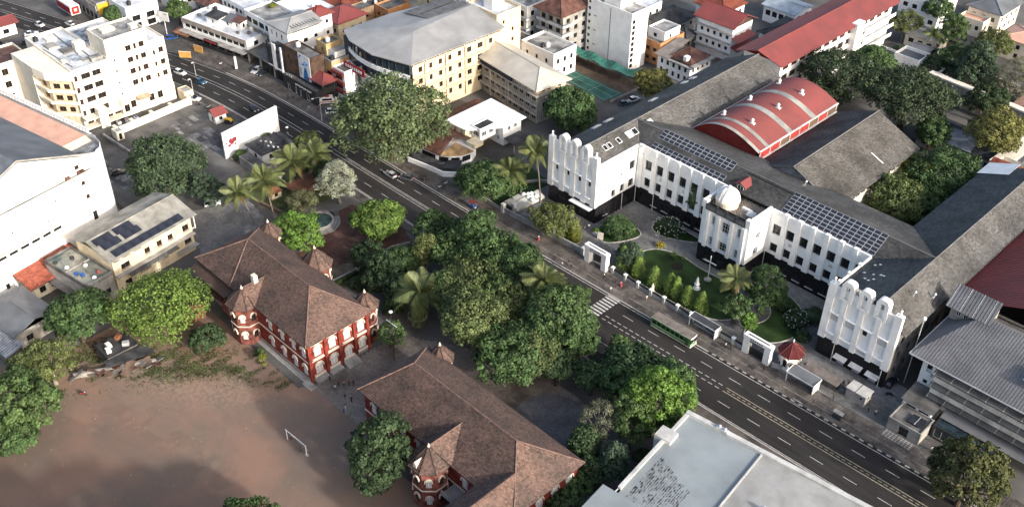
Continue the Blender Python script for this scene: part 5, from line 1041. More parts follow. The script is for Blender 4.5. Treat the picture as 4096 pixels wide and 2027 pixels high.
house('low white house with grey terrace roof in front of the apartment blocks', -70.5, -56, 73.5, 84, 8.6, W_WHITE, gr(3, 10.5, [5.4, 1.6], 1.2, 1.7), gr(3, 14, [5.4, 1.6], 1.1, 1.5), roof=FLAT_ROOF, par=.9)
house('grey slab-roofed annex beside the low white house', -80, -71.2, 72, 81, 7.4, W_WHITE, gr(2, 9, [4], 1.2, 1.4), gr(2, 9, [4], 1.2, 1.4), roof=CONC_DK, par=.3)
t = house('orange house with white penthouse right of the slab tower', -49.5, -39.5, 106.5, 119, 7.2, ORANGE, gr(3, 12.5, [4.4, 1.2], 1.5, 1.3), gr(3, 10, [4.4, 1.2], 1.5, 1.3), roof=CONC_DK, par=.8); block(t, -3, 4, -3, 5, 7.2, 10, W_WHITE, {'E': [(3, 7.8, 1, 1.3)], 'S': [(3, 7.8, 1.4, 1.3)]}, roof=FLAT_ROOF, par=.6)
t = site('gabled_villa', 'white villa with brown hipped roof and dormer beside the slate wing', 'building', -31, 108)
block(t, -37.5, -24.5, 103, 114, 0, 6.4, W_WHITE, {'S': gr(5, 13, [3.8, .8], 1, 1.7), 'E': gr(4, 11, [3.8, .8], 1, 1.7)}); roof_hip(t, -34, -25, 104, 113.5, 6.5, 9.6, BROWNROOF, 'x', (1, 1), .3)
MB().slab([(-38.5, 102, 6.6), (-32.6, 102, 6.6), (-34.6, 115, 8.2), (-38.5, 115, 8.2)], .15).build('side_roof', mat('taupe_sheet', (.24, .21, .19), var=.15), t); MB().box(-28, -26.6, 103.6, 105.4, 7.2, 8.6).build('dormer', W_WHITE, t); MB().box(-25, -23.2, 102.4, 114.6, 6.0, 6.4).box(-33, -23.2, 101.8, 103, 6.0, 6.4).build('flat_eave', CONC, t)
t = site('red_gable_school', 'white three-storey block with bright red gabled roof left of the long red roof', 'building', -32, 132)
block(t, -39.5, -25.5, 126, 137, 0, 11.6, W_WHITE, {'S': gr(5, 14, [7.4, 3.6], 1.1, 1.3), 'E': gr(3, 11, [7.4, 3.6], 1.2, 1.3)}); r, g_ = roof_hip(t, -39.5, -25.5, 126, 137, 12.2, 15.4, RED_METAL, 'x', (0, 0), 1.3); gable(t, g_, BROWNROOF)
MB().box(-39.4, -25.6, 126.1, 136.9, 11.6, 12.1).build('attic_band', METAL_DK, t)
for z in (6.2, 9.6, 2.6): MB().box(-39.8, -25.4, 124.9, 125.98, z, z + .15).build('sun_shade', CONC, t)
for z in (5.5, 8.5): MB().slab([(-25.4, 125.5, z), (-22.6, 125.5, z - 1), (-22.6, 136, z - 1), (-25.4, 136, z)], .12).build('side_roof', RED_METAL, t)
house('dark slate-roofed house cluster behind the orange house', -58, -48, 123, 137, 6, CONC, gr(3, 14, [3.4], 1.2, 1.3), gr(3, 10, [3.4], 1.2, 1.3), kind=1, rm=DARKROOF, zr=8.8, axis='y')
house('white flat house at the top edge right of the slab tower', -70, -58, 118, 130, 9.5, W_WHITE, gr(3, 12, [6.5, 3], 1.3, 1.4), gr(3, 12, [6.5, 3], 1.3, 1.4), roof=FLAT_WHITE)
house('dark-roofed low house in front of the red gabled block', -46.5, -40, 121, 127, 5, CONC_DK, gr(2, 6, [2], 1.2, 1.3), (), kind=1, rm=DARKROOF, zr=7)
house('blue-grey tin-roofed house at the top edge left of the long red roof', -37, -24.5, 162, 173, 6, W_WHITE, gr(2, 11, [2.5], 2, 2), gr(4, 12, [2.5], 2, 2), kind=1, rm=mat('pale_blue_tin', (.36, .41, .46), var=.15, rough=.5), zr=7.4, axis='x', hip=(0, 0))
house('grey jumble-roofed house between the red gabled block and the tin roof', -24, -13, 140, 156, 7, W_WHITE, gr(3, 16, [4], 1.2, 1.4), gr(3, 11, [4], 1.2, 1.4), kind=1, rm=DARKROOF, zr=9.5, axis='y')
house('brown-tiled house at the top edge far behind the slab tower', -86, -74, 112, 124, 10, W_WHITE, gr(3, 12, [6.5, 3], 1.3, 1.4), gr(3, 12, [6.5, 3], 1.3, 1.4), kind=1, rm=TILE_RED, zr=12.6)
house('white block with dark terrace at the top edge behind the apartments', -104, -93, 88, 100, 12, W_WHITE, gr(3, 12, [9, 5.5], 1.3, 1.4), gr(3, 11, [9, 5.5], 1.3, 1.4), roof=CONC_DK)
house('pale house with red roof patch at the top edge behind the dark cluster', -52, -40, 142, 154, 8, W_WHITE, gr(3, 12, [5], 1.3, 1.4), gr(3, 12, [5], 1.3, 1.4), kind=1, rm=TILE_RED, zr=10.6)
# long red-roofed school block
Lr = site('long_red_roof_school', 'four-storey white school block under a very long red gabled roof', 'building', -3, 143)
we = [(3 + 4.6 * i, z, 3.2, 2.0) for z in (1.6, 5.2, 8.8, 12.4) for i in range(14) if not 40 < 3 + 4.6 * i < 46]
block(Lr, -10, 3.2, 109.5, 176, 0, 15.3, W_WHITE, {'E': we, 'S': [(2.5, 11, 1.2, 1.6), (9, 11, 1.8, 1.8), (9, 6.5, 2, 1.8), (4, 6.5, .8, .8)]}, style='br', cols=4)
rr = [[(-11.8, 107.2, 15.4), (-3.6, 106.6, 18.2), (-3.6, 178, 18.2), (-11.8, 178, 15.4)][::-1], [(-3.6, 106.6, 18.2), (4.8, 107.4, 15.3), (4.8, 178, 15.3), (-3.6, 178, 18.2)][::-1]]
mb = MB()
for f in rr: mb.slab(f[::-1], .18)
mb.build('roof', RED_METAL, Lr); MB().tube([(-3.6, 106.5, 18.3), (-3.6, 178, 18.3)], .14, 6).build('ridge_cap', RED_METAL, Lr); MB().poly([(-10, 109.4, 15.2), (3.2, 109.4, 15.2), (-3.6, 109.4, 17.9)]).build('gable_wall', mat('dark_red_gable', (.17, .022, .02)), Lr)
for z in (3.6, 7.2, 10.8): MB().box(3.2, 4.9, 157, 176.4, z, z + .15).box(4.75, 4.9, 157, 176.4, z + .15, z + 1.25).build('balcony', W_WHITE, Lr)
MB().box(3.2, 5.4, 149.5, 154, 0, 16).build('stair_bay', W_WHITE, Lr)
MB().box(3.25, 5.2, 109.4, 149, 3.4, 3.6).build('sun_shade', W_WHITE, Lr)
# right background
t = house('white two-storey house with barred windows at the top edge right of the long red roof', -4, 11, 197, 210, 9.6, W_WHITE, gr(3, 13, [6.2, 2.4], 1.6, 1.5), gr(4, 15, [6.2, 2.4], 1.8, 1.6), roof=FLAT_ROOF, par=.8)
t = site('hip_roof_villa', 'cream villa with slate-grey hipped roof and terrace in the top right corner', 'building', 22, 218)
block(t, 15.5, 27, 210, 226, 0, 8, W_CREAMW, {'S': gr(3, 11.5, [4.6, 1.4], 1.4, 1.6), 'E': gr(4, 16, [4.6, 1.4], 1.4, 1.6)}); roof_hip(t, 15.5, 27, 210, 226, 8.1, 11, SLATEGREY, 'y', (1, 1), .9); block(t, 15, 24, 204.5, 209.95, 0, 5.2, W_CREAMW, {'S': gr(3, 9, [2.4], 1.3, 1.5), 'E': [(2.5, 2.4, 1.4, 1.5)]}, roof=SALMON, par=.8)
house('beige house half hidden by trees at the right edge of the top', 34, 46, 196, 208, 7, W_CREAMW, gr(3, 12, [4.2, 1.2], 1.3, 1.5), gr(3, 12, [4.2, 1.2], 1.3, 1.5), kind=1, rm=SALMON, zr=9)
house('grey-roofed bungalow under trees right of the long red roof', 8, 19, 181, 190, 4.5, W_CREAMW, gr(2, 9, [1.6], 1.6, 1.5), gr(3, 11, [1.6], 1.8, 1.5), kind=1, rm=CONC, zr=6.4)
house('small brick hut with curved dark roof beside the slanting palm', 14, 20, 173, 178.5, 3.2, mat('brown_brick', (.12, .075, .055)), [(2.5, .8, 1.2, 1.5)], [(1.6, .2, 1, 2), (4, 1, 1.2, 1.2)], kind=1, rm=SLATEGREY, zr=4.4, hip=(0, 0))
yw = site('stone_compound', 'long pale stone-faced wall building with flat coping in front of the walled yard', 'building', 60, 155)
mb = MB(); ws_ = [(4, 3, 1.2, 2.2), (16, 3, 1.2, 2.2), (28, 3, 1.2, 2.2), (40, 3, 1.2, 2.2), (52, 3, 1.2, 2.2)]
PST = mat('pale_stone_blocks', (.40, .365, .33), var=.15, streak=.4, pat=('brick', .9, .4, .35))
wall_face(mb, (30, 153.5), (96, 147.5), 0, 6.6, ws_, .3); mb.build('wall', PST, yw)
for o in ws_: window(yw, (30, 153.5), (96, 147.5), *o, style='dk', depth=.3)
MB().prism([(30, 153.2), (96, 147.2), (96.2, 149.6), (30.2, 155.6)], 6.6, 7.1).build('coping', W_CREAMW, yw); MB().prism([(30.1, 153.6), (95.9, 147.6), (96, 149.3), (30.2, 155.3)], 0, 6.6).build('core', CONC, yw)
w2 = site('stone_yard_wall', 'rear stone wall of the tree-shaded yard with one narrow opening', 'wall', 38, 170)
mb = MB(); wall_face(mb, (24, 171), (60, 168.5), 0, 4.8, [(7, 2, 1, 1.9)], .3); mb.build('wall', PST, w2); window(w2, (24, 171), (60, 168.5), 7, 2, 1, 1.9, 'dk'); MB().prism([(24, 171.02), (60, 168.52), (60, 169.4), (24, 171.9)], 4.8, 5.05).prism([(24, 171.02), (24.4, 171), (20.5, 183), (20, 183)], 0, 5).build('coping', PST, w2)
t = site('white_gate_block', 'white flat block with open parapet court between umbrella trees and walled yard', 'building', 22, 161)
block(t, 15.5, 24, 158.5, 166, 0, 6, W_WHITE, roof=SLATEGREY, par=1.1); block(t, 24.02, 31, 156.5, 163, 0, 4.6, W_WHITE, roof=CONC, par=1.0)
block(t, 6.5, 15.4, 156, 167, 0, 3, W_WHITE, roof=CONC_DK, par=.8)
t = site('dark_slate_cottage', 'old cottage with dark slate roof and paler patched slope below the stone wall', 'building', 55, 130)
block(t, 44, 67, 121.8, 134, 0, 4.4, CONC, {'S': gr(7, 23, [1.2], 1.3, 1.8)}); f1 = [(43, 121, 4.4), (68, 121, 4.4), (68, 128, 7.4), (43, 128, 7.4)]; f2 = [(68, 135, 4.4), (43, 135, 4.4), (43, 128, 7.4), (68, 128, 7.4)]
MB().slab(f1, .2).slab(f2, .2).build('roof', SLATE_DK, t); tiles_multi([(f1, None), (f2, None)], .6, .5, mat('blue_black_slate', (.10, .105, .115), var=.3, sc=.2, tint=.4), 'roof_slates', t); MB().slab([(52, 121, 4.55), (60, 121, 4.55), (60, 126.6, 6.95), (52, 126.6, 6.95)], .05).build('patched_slope', mat('pale_slate_patch', (.27, .285, .31), var=.2, sc=.4), t)
t = site('white_gable_lodge', 'white lodge wall with tiled lean-to roof at the far end of the right slate wing', 'building', 69, 128)
MB().prism([(66.5, 118), (71.5, 116), (71.5, 141), (67.5, 141)], 0, 6.5).build('wall', W_CREAMW, t); MB().slab([(66.3, 122, 3.4), (63, 122, 2.8), (63, 132, 2.8), (66.6, 132, 3.4)], .12).build('lean_to_roof', mat('pale_slate_patch', (.27, .285, .31)), t); MB().slab([(67, 141, 6.3), (67.2, 122, 6.3), (72.5, 120, 4.8), (72.5, 141, 4.8)], .15).build('roof', SLATEGREY, t)
t = site('tile_roof_outbuilding', 'outbuilding with twin red clay tile roofs behind the far end of the right slate wing', 'building', 78, 106)
block(t, 71.5, 88, 101, 112, 0, 12.4, W_CREAMW); f1 = [(71, 100.5, 12.6), (79, 100.5, 12.6), (79, 106, 14.6), (71, 106, 14.6)]; f2 = [(79.6, 100.5, 12.6), (89, 100.5, 12.6), (89, 106, 14.8), (79.6, 106, 14.8)]
MB().slab(f1, .15).slab(f2, .15).build('roof', TILE_DK, t); tiles_multi([(f1, None), (f2, None)], .55, .45, TILE_RED, 'roof_tiles', t)
MB().slab([(71.9, 94, 15.25), (79.3, 94, 18.1), (79.3, 101, 18.1), (71.9, 101, 15.25)], .12).build('white_roof_end', W_WHITE, t)
t = house('peach-roofed shed inside the walled yard at the right edge', 56, 68, 158.5, 170, 4, CONC, (), (), kind=1, rm=SALMON, zr=6, axis='y', hip=(0, 0))
# ================================================================== RIGHT SIDE: GREY CORRUGATED BLOCK AND RED ROOF
Gb = site('balcony_block', 'grey four-storey block with ribbed grey hipped roof and long concrete balconies', 'building', 108, 30)
block(Gb, 95, 150, 25, 43, 0, 12.6, W_WHITE, {'S': [(2.6 + 3.6 * i, z, 2.2, 2.0) for z in (3.6, 6.6, 9.6) for i in range(1, 14)] + [(1.6, 9.2, 1.1, 1.2), (1.5, 5.2, .9, 1.0)]}, style='dk')
for z in (3.0, 6.0, 9.0):
    MB().box(98.6, 150, 22.9, 24.98, z, z + .2).build('balcony_slab', CONC, Gb); MB().box(98.6, 150, 22.75, 22.9, z - .2, z + 1.0).build('balcony_front', mat('rough_concrete_front', (.62, .60, .55), var=.2, streak=.4), Gb)
    MB().slab([(98.4, 21.7, z + 2.2), (150, 21.7, z + 2.2), (150, 24.0, z + 2.75), (98.4, 24.0, z + 2.75)], .06).build('awning_mesh', mat('dark_mesh', (.13, .13, .13), var=.2), Gb)
    for x in np.arange(98.7, 150, 3.6): MB().box(x - .12, x + .12, 22.9, 24.97, z + .2, z + 2.6).build('balcony_pier', CONC, Gb); MB().tube([(x, 21.7, z + 2.2), (x, 24.9, z + 2.9)], .05, 4).build('awning_bar', METAL_W, Gb)
for (x, z) in ((96.6, 8.4), (97.7, 7.6), (96.0, 4.0), (97.3, 3.2), (95.8, 1.8)): MB().box(x - .5, x + .5, 24.9, 24.99, z, z + .8).build('paper_patch', mat('pale_patch', (.5, .53, .56), var=.3, sc=1.5), Gb)
f1 = [(92.8, 22.2, 12.9), (150, 22.2, 12.9), (150, 38, 17.6), (99.5, 38, 17.6)]; f2 = [(92.8, 45, 12.9), (92.8, 22.2, 12.9), (99.5, 38, 17.6)]; f3 = [(150, 46, 15), (92.8, 46, 13), (99.5, 38, 17.6), (150, 38, 17.6)]
for f in (f1, f2): MB().slab(f, .15).build('roof', GREY_METAL, Gb)
MB().slab(f3, .15).build('roof', CONC_DK, Gb)
for i, x in enumerate(np.arange(93.4, 150, .62)):
    t_ = min(1, (x - 92.8) / 6.7); yt = 22.2 + 15.8 * t_; zt = 12.9 + 4.7 * t_; xt = x + .0
    MB().tube([(x, 22.2, 13.0), (xt, yt, zt + .08)], .035, 4, cap=False).build('roof_rib', GREY_METAL, Gb)
MB().box(92.7, 150, 22.05, 22.2, 12.75, 13.0).box(92.65, 92.8, 22.05, 45, 12.75, 13.0).build('gutter', ALU, Gb)
d1 = [(92.2, 36.2, 17.2), (101.8, 36.2, 17.2), (101.2, 42.6, 19.2), (91.6, 42.6, 19.2)]
MB().slab(d1, .12).build('dormer_roof', GREY_METAL, Gb)
for k in range(14): MB().tube([(92.5 + .68 * k, 36.2, 17.26), (91.9 + .68 * k, 42.6, 19.26)], .05, 4).build('dormer_rib', ALU if k % 4 == 0 else GREY_METAL, Gb)
MB().box(93.2, 101, 37.2, 42.5, 14, 17.3).build('dormer_wall', CONC, Gb)
for x in (95, 96.6, 98.2): window(Gb, (93.2, 37.2), (101, 37.2), x - 93.2, 15.4, .9, 1.2, 'w', depth=.05)
MB().slab([(113, 27, 16.2), (150, 27, 16.4), (150, 31.5, 17.6), (114.5, 31.5, 17.4)], .1).build('upper_roof', GREY_METAL, Gb)
Rr = site('red_roof_hall', 'long hall with dark red ribbed roof between the second wing and the grey block', 'building', 105, 70)
block(Rr, 92, 150, 47, 140, 0, 13.2, W_CREAMW); f = [(90.6, 46.5, 13.4), (150, 46.5, 13.4), (150, 70, 20), (90.6 + 16, 70, 20)]
for f in ([(90.4, 44, 13.6), (110, 44, 21.5), (110, 140, 21.5), (90.4, 140, 13.6)][::-1], [(110, 44, 21.5), (150, 44, 13), (150, 140, 13), (110, 140, 21.5)][::-1]): MB().slab(f[::-1], .15).build('roof', RED_METAL, Rr)
for y in np.arange(44.5, 100, .8): MB().tube([(90.5, y, 13.7), (110, y, 21.56)], .05, 4, cap=False).build('roof_rib', RED_METAL, Rr)
MB().box(90.2, 90.4, 44, 140, 13.3, 13.55).build('gutter', ALU, Rr)
# forecourt pieces before the grey block
t = site('porch_annex', 'small stone-tiled porch annex with blue solar sheet before the grey block', 'building', 99, 18)
block(t, 95.4, 101.5, 19, 24.6, 0, 4.2, W_WHITE, {'S': [(1.8, 2.2, 2.2, 1.3), (4.6, 2.2, 2.2, 1.3)]}, roof=None); MB().slab([(95, 18.6, 4.2), (102, 18.6, 4.2), (102, 24.7, 5.0), (95, 24.7, 5.0)], .12).build('roof', CONC_DK, t)
block(t, 95.6, 102.6, 13.2, 18.9, 0, 2.9, CONC, {'S': [(3.5, .2, 2, 2.2)]}, roof=CONC_DK, par=.25); so = MB().box(98.8, 101.8, 14.6, 17.4, 3.2, 3.3).build('solar_sheet', SOLAR, t); MB().box(100.25, 100.35, 14.6, 17.4, 3.3, 3.32).build('frame_bar', METAL_W, so)
t = site('glass_porch', 'dark glazed porch with tin verandah roof along the grey block', 'building', 107, 20)
block(t, 103, 110, 17.5, 22.5, 0, 3, METAL_DK, {'S': [(2, .3, 3, 2.2), (5.4, .3, 2.6, 2.2)]}, roof=GLASS_BLUE, par=.15, style='wb'); MB().slab([(103, 22.6, 4.2), (122, 22.6, 4.2), (122, 20.2, 3.4), (103, 20.2, 3.4)], .08).build('verandah_roof', GREY_METAL, t); MB().box(110.3, 114.5, 17.6, 20, 0, 2.8).build('blue_kiosk_roof', BLUE_P, t)
# ================================================================== BOTTOM: FLAT WHITE ROOF
Bw = thing('flat_roof_block', 'large building with pale blue-grey flat roof at the bottom edge', 'building', 71.2, -23, 6.8)
block(Bw, 0, 60, -70, 0, 0, 12, W_WHITE, {'E': [], 'S': []}, roof=None)
MB().box(.6, 16, -70, -.6, 11.6, 12.0).build('roof_deck', PALE_BLUE, Bw); MB().box(16.2, 60, -70, -.6, 11.6, 12.15).build('roof_deck', mat('pale_grey_membrane', (.32, .32, .312), var=.14, sc=.2, streak=.1), Bw)
MB().box(-.05, 60, -.9, .05, 12.0, 12.7).box(-.05, .6, -24, -.9, 12.0, 12.5).box(-1.6, 1.8, -9.6, -6.6, 9, 12.9).box(15.95, 16.25, -70, -.9, 12.0, 12.35).build('parapet', mat('dull_white_parapet', (.50, .50, .485), var=.15, streak=.3), Bw)
MB().box(-2.2, 5.5, -60, -25.5, 8, 12.9).build('raised_corner', PALE_BLUE, Bw)
fk = []
for i in range(900):
    r_ = rng.integers(0, 20); x = 2.2 + r_ * .42 + rng.normal(0, .05); y = -13 - abs(rng.normal(0, 9)) - r_ * .2; w, l = rng.uniform(.03, .13), rng.uniform(.08, .45); fk.append((x, y, w, l))
mb = MB()
for x, y, w, l in fk: mb.poly([(x - w, y - l, 12.012), (x + w, y - l * .8, 12.012), (x + w * .8, y + l, 12.012), (x - w * .9, y + l * .9, 12.012)])
o = mb.build('peeling_flakes', mat('peeled_grey', (.20, .205, .21), var=.3), Bw); o['kind'] = 'stuff'
for x, y in ((22.5, -12.5), (7, -.4), (8.2, -.5)): MB().box(x - .6, x + .6, y - .4, y + .4, 12.1, 13.0).lathe([(.3, 13), (.3, 13.4), (.1, 13.5)], (x, y), 8).build('roof_fan', ALU, Bw)
# ================================================================== COLLEGE GARDEN
LZ = .03
def lawn(name, pts, z=LZ, m=LAWN, kerb=True, sm=True):
    if sm:                                            # round the outline (Chaikin)
        for _ in range(3):
            n = len(pts); pts = [q for i in range(n) for q in ((.75 * pts[i][0] + .25 * pts[(i + 1) % n][0], .75 * pts[i][1] + .25 * pts[(i + 1) % n][1]), (.25 * pts[i][0] + .75 * pts[(i + 1) % n][0], .25 * pts[i][1] + .75 * pts[(i + 1) % n][1]))]
    o = struct(MB().prism(pts, -.05, z).build(name, m))
    if kerb: MB().tube([(x, y, z + .02) for x, y in pts] + [(*pts[0], z + .02), (*pts[1], z + .02)], .16, 5).build('lawn_kerb', KERB_W, o)
    return o
lawn('lawn', [(23, 26), (26, 28.5), (31, 29.5), (37, 28.5), (44, 29), (50, 28), (55, 24), (53, 16), (46, 13.6), (30, 13.2), (23, 14.2), (21.5, 20)])
lawn('lawn_bush_bed', [(9, 21), (13, 19), (16, 22.5), (18.5, 29), (14, 31), (8.5, 30), (7.5, 25)])
lawn('lawn_flower_bed', [(16.5, 34), (20, 32), (24, 33), (30, 36.5), (30, 38.6), (18, 38.6)])
lawn('lawn_wall_bed', [(2, 13), (9, 13.3), (8.8, 16.5), (4, 19.5), (-3, 18), (-4, 13)])
lawn('lawn_right_bed', [(60, 14), (66, 19), (67.5, 26), (64, 33), (56, 36), (55, 31), (60, 25), (57, 18)])
lawn('garden_west', [(-36, 12.5), (-16, 11.5), (-15, 30), (-33, 33)], -.0, LAWN, False, False)
struct(MB().lathe([(1.55, .03), (1.5, .06), (.1, .06)], (32.3, 25.1), 20).build('soil_patch', mat('dark_soil', (.02, .018, .014))))
# compound wall with pillars along the pavement
CW = site('compound_wall', 'low grey wall with white-capped pillars along the college garden', 'wall', 40, 11.3)
def run(a, b, z, th=.3, m=None, root=None): d = Vector((b[0] - a[0], b[1] - a[1], 0)).normalized(); n = Vector((-d.y, d.x, 0)) * th / 2; MB().prism([(a[0] - n.x, a[1] - n.y), (b[0] - n.x, b[1] - n.y), (b[0] + n.x, b[1] + n.y), (a[0] + n.x, a[1] + n.y)][::1], 0, z).build('wall', m or mat('grey_wall_render', (.34, .345, .345), var=.2, streak=.5), root or CW)
run((23, 11.5), (61, 11.5), 1.15); run((69, 11.6), (71, 12.5), 1.1)
for x in np.arange(23.2, 62, 3.95):
    p = MB().box(x - .32, x + .32, 11.18, 11.82, 0, 1.85).build('pillar', mat('pale_pillar', (.55, .56, .55), var=.12, streak=.3), CW); MB().box(x - .42, x + .42, 11.08, 11.92, 1.85, 2.02).build('cap', W_WHITE, p)
for x in np.arange(24.8, 61, 3.95): MB().box(x - 1.2, x + 1.9, 11.46, 11.54, 1.15, 1.75).build('railing', METAL_DK, CW)
C2 = site('compound_wall', 'stepped grey wall with dark gate leaf in front of the first wing palms', 'wall', -3, 11.5)
run((-14, 10.6), (13.6, 12.2), 1.7, .35, None, C2); run((-14, 10.6), (-30, 11.2), 1.1, .3, None, C2)
for x, y in ((-14, 10.6), (-12.2, 12.6), (12.9, 12.2), (0, 11.5)): MB().box(x - .5, x + .5, y - .5, y + .5, 0, 2.8 if x < -10 else 2.1).build('pillar', mat('pale_pillar', (.55, .56, .55)), C2)
MB().box(-14, -11.6, 11.2, 11.35, .2, 2.5).build('gate_leaf', METAL_DK, C2)
rk = site('rockery_wall', 'white rubble-stone garden wall beside the first wing', 'wall', -12, 17)
RS = mat('white_rubble', (.52, .52, .50), var=.2, pat=('vor', .55, 0, .4)); MB().slab([(-13.5, 12.5, 1.6), (-10.9, 12.5, 1.6), (-10.9, 23, .9), (-13.5, 23, 1.9)], .8).build('stone_slope', RS, rk)
MB().prism([(-16, 12.8), (-13.5, 12.6), (-13.5, 18), (-16, 19)], 0, 1.5).build('planter', RS, rk)
for i in range(7): MB().lathe([(.5, 1.4), (.65, 1.8), (.3, 2.3), (.05, 2.4)], (-14.5 + .55 * i + .2 * (i % 2), 18.6 + .9 * (i % 3)), 7).build('boulder', W_WHITE, rk)
g3 = site('garden_path_wall', 'low curving pale wall through the garden left of the first wing', 'wall', -24, 22)
for a, b in pairwise(((-31, 14), (-27, 20), (-22, 22), (-18, 28), (-14, 31))): run(a, b, .7, .5, CONC, g3)
def gate(x0, x1, y, h, label, leaves):
    t = site('gate_arch', label, 'gate', (x0 + x1) / 2, y)
    for x in (x0, x1): MB().box(x - .75, x + .75, y - .7, y + .7, 0, h - .9).build('pier', W_WHITE, t)
    MB().box(x0 - .85, x1 + .85, y - .75, y + .75, h - .9, h).build('lintel', W_WHITE, t); MB().box(x0 + .75, x1 - .75, y - .5, y + .5, h - 1.5, h - .9).build('lintel_soffit', CONC_DK, t)
    for i in range(6): MB().box(x0 + 1 + i * .55, x0 + 1.35 + i * .55, y - .8, y - .76, h - .65, h - .25).build('sign_letter', CONC_DK, t)
    MB().box(x0, x1, y - .2, y + .2, h + .01, h + .06).build('roof_slot', CONC_DK, t)
    for a, b in leaves:
        d = MB(); d.add([(a[0], a[1], .15), (b[0], b[1], .15), (b[0], b[1], 2.1), (a[0], a[1], 2.1)], [(0, 1, 2, 3)])
        for k in range(9): tt = k / 8; d.box(a[0] + (b[0] - a[0]) * tt - .04, a[0] + (b[0] - a[0]) * tt + .04, a[1] + (b[1] - a[1]) * tt - .04, a[1] + (b[1] - a[1]) * tt + .04, .1, 2.3)
        d.build('gate_leaf', METAL_DK, t)
gate(15.6, 21.0, 11.0, 5.2, 'white square gate arch at the curved garden drive near the first wing', [((16.5, 12.2), (18.5, 12.6))])
gate(62.2, 67.6, 11.6, 5.2, 'white square gate arch beside the octagonal guard kiosk', [((63, 11.6), (66.8, 11.6))])
k = site('guard_kiosk', 'white octagonal guard kiosk with dark red pyramid roof', 'kiosk', 71.3, 14.6)
ok_ = [(71.3 + 2.2 * math.cos(t), 14.6 + 2.2 * math.sin(t)) for t in np.arange(8) * math.pi / 4 + math.pi / 8]; MB().prism(ok_, 0, 4.2).build('wall', W_WHITE, k)
for i in range(8):
    A, B = ok_[i], ok_[(i + 1) % 8]; arched(k, A, B, math.dist(A, B) / 2, 1.0 if i % 2 else .1, .85, 2.0 if i % 2 else 2.4, FRAME_DK)
ro = [(71.3 + 3.0 * math.cos(t), 14.6 + 3.0 * math.sin(t), 4.2) for t in np.arange(8) * math.pi / 4 + math.pi / 8]; mb = MB()
for i in range(8): mb.slab([ro[i], ro[(i + 1) % 8], (71.3, 14.6, 6.8)], .1)
mb.build('roof', mat('dark_red_tile', (.10, .018, .02), var=.2), k)
for p in ro: MB().tube([(p[0], p[1], p[2] + .04), (71.3, 14.6, 6.84)], .06, 5).build('roof_hip', RED_METAL, k)
MB().lathe([(.15, 6.8), (.1, 7.2), (.2, 7.3), (.05, 7.6)], (71.3, 14.6), 8).build('finial', METAL_W, k)
def shelter(x0, x1, y0, y1, h, label, roofm, panel, ad):
    t = site('bus_shelter', label, 'bus shelter', (x0 + x1) / 2, (y0 + y1) / 2)
    MB().slab([(x0 - .2, y0 - .2, h), (x1 + .2, y0 - .2, h), (x1 + .2, y1 + .2, h + .25), (x0 - .2, y1 + .2, h + .25)], .1).build('roof', roofm, t)
    f = MB()
    for x in (x0 - .2, x1 + .14): f.box(x, x + .08, y0 - .2, y1 + .2, h - .12, h + .32)
    f.box(x0 - .2, x1 + .2, y0 - .28, y0 - .2, h - .12, h + .12).box(x0 - .2, x1 + .2, y1 + .2, y1 + .28, h + .1, h + .34).build('roof_rim', METAL_W, t)
    for x in (x0, x1): MB().box(x - .07, x + .07, y1 - .1, y1 + .1, 0, h).box(x - .07, x + .07, y0 - .06, y0 + .06, 0, h).build('post', METAL_W, t)
    MB().box(x0 + .1, x1 - .1, y1 - .02, y1 + .02, .7, h - .3).build('back_panel', panel, t); MB().box(x0 + .6, x1 - .6, y1 - .7, y1 - .25, .42, .5).build('bench', ALU, t)
    MB().box(x1 - .05, x1 + .05, y0 + .15, y1 - .15, .3, h - .2).build('ad_panel', ad, t)
    for i in range(3): MB().box(x0 + .5 + i * 2.1, x0 + 2.2 + i * 2.1, y1 - .06, y1 - .03, 1.0, 1.9).build('poster', (BLUE_P, FRAME_W, mat('grey_poster', (.3, .33, .38)))[i], t)
shelter(48, 55, 9.4, 11.0, 2.9, 'bus shelter with white frame and dark roof behind the green bus', mat('shelter_dark', (.06, .065, .07), rough=.4), mat('shelter_glass', (.12, .14, .16), rough=.2), METAL_W)
shelter(73.6, 80.0, 10.0, 12.6, 2.8, 'bus shelter with pale glassy roof in front of the octagonal kiosk', mat('glassy_roof', (.15, .16, .165), rough=.35, spec=.4), mat('shelter_glass', (.12, .14, .16)), mat('lit_panel', (.75, .73, .65), rough=.4))
t = site('market_stall', 'long stall with brown corrugated roof behind the pale bus shelter', 'stall', 79, 15)
MB().slab([(75, 13.6, 2.4), (83.3, 13.9, 2.4), (83.3, 16.4, 2.9), (75, 16.1, 2.9)], .08).build('roof', mat('tan_corrugated', (.25, .215, .19), var=.2, sc=.5), t)
for x in np.arange(75.2, 83.3, .42): MB().tube([(x, 13.62, 2.46), (x, 16.3, 2.96)], .04, 4, cap=False).build('roof_rib', MATS['tan_corrugated'], t)
for x in (75.3, 79, 83): MB().tube([(x, 13.8, 0), (x, 13.8, 2.4)], .06, 5).tube([(x, 16.1, 0), (x, 16.1, 2.8)], .06, 5).build('post', METAL_DK, t)
MB().box(75.6, 82.6, 15.2, 16, 0, 1).build('counter', CONC_DK, t); MB().box(76.5, 79.5, 13.9, 15, .3, 1.2).build('display_case', mat('shelter_glass', (.12, .14, .16)), t)
t = site('utility_cabin', 'pale grey flat-topped utility cabin before the second wing corner', 'cabin', 87.3, 16.3)
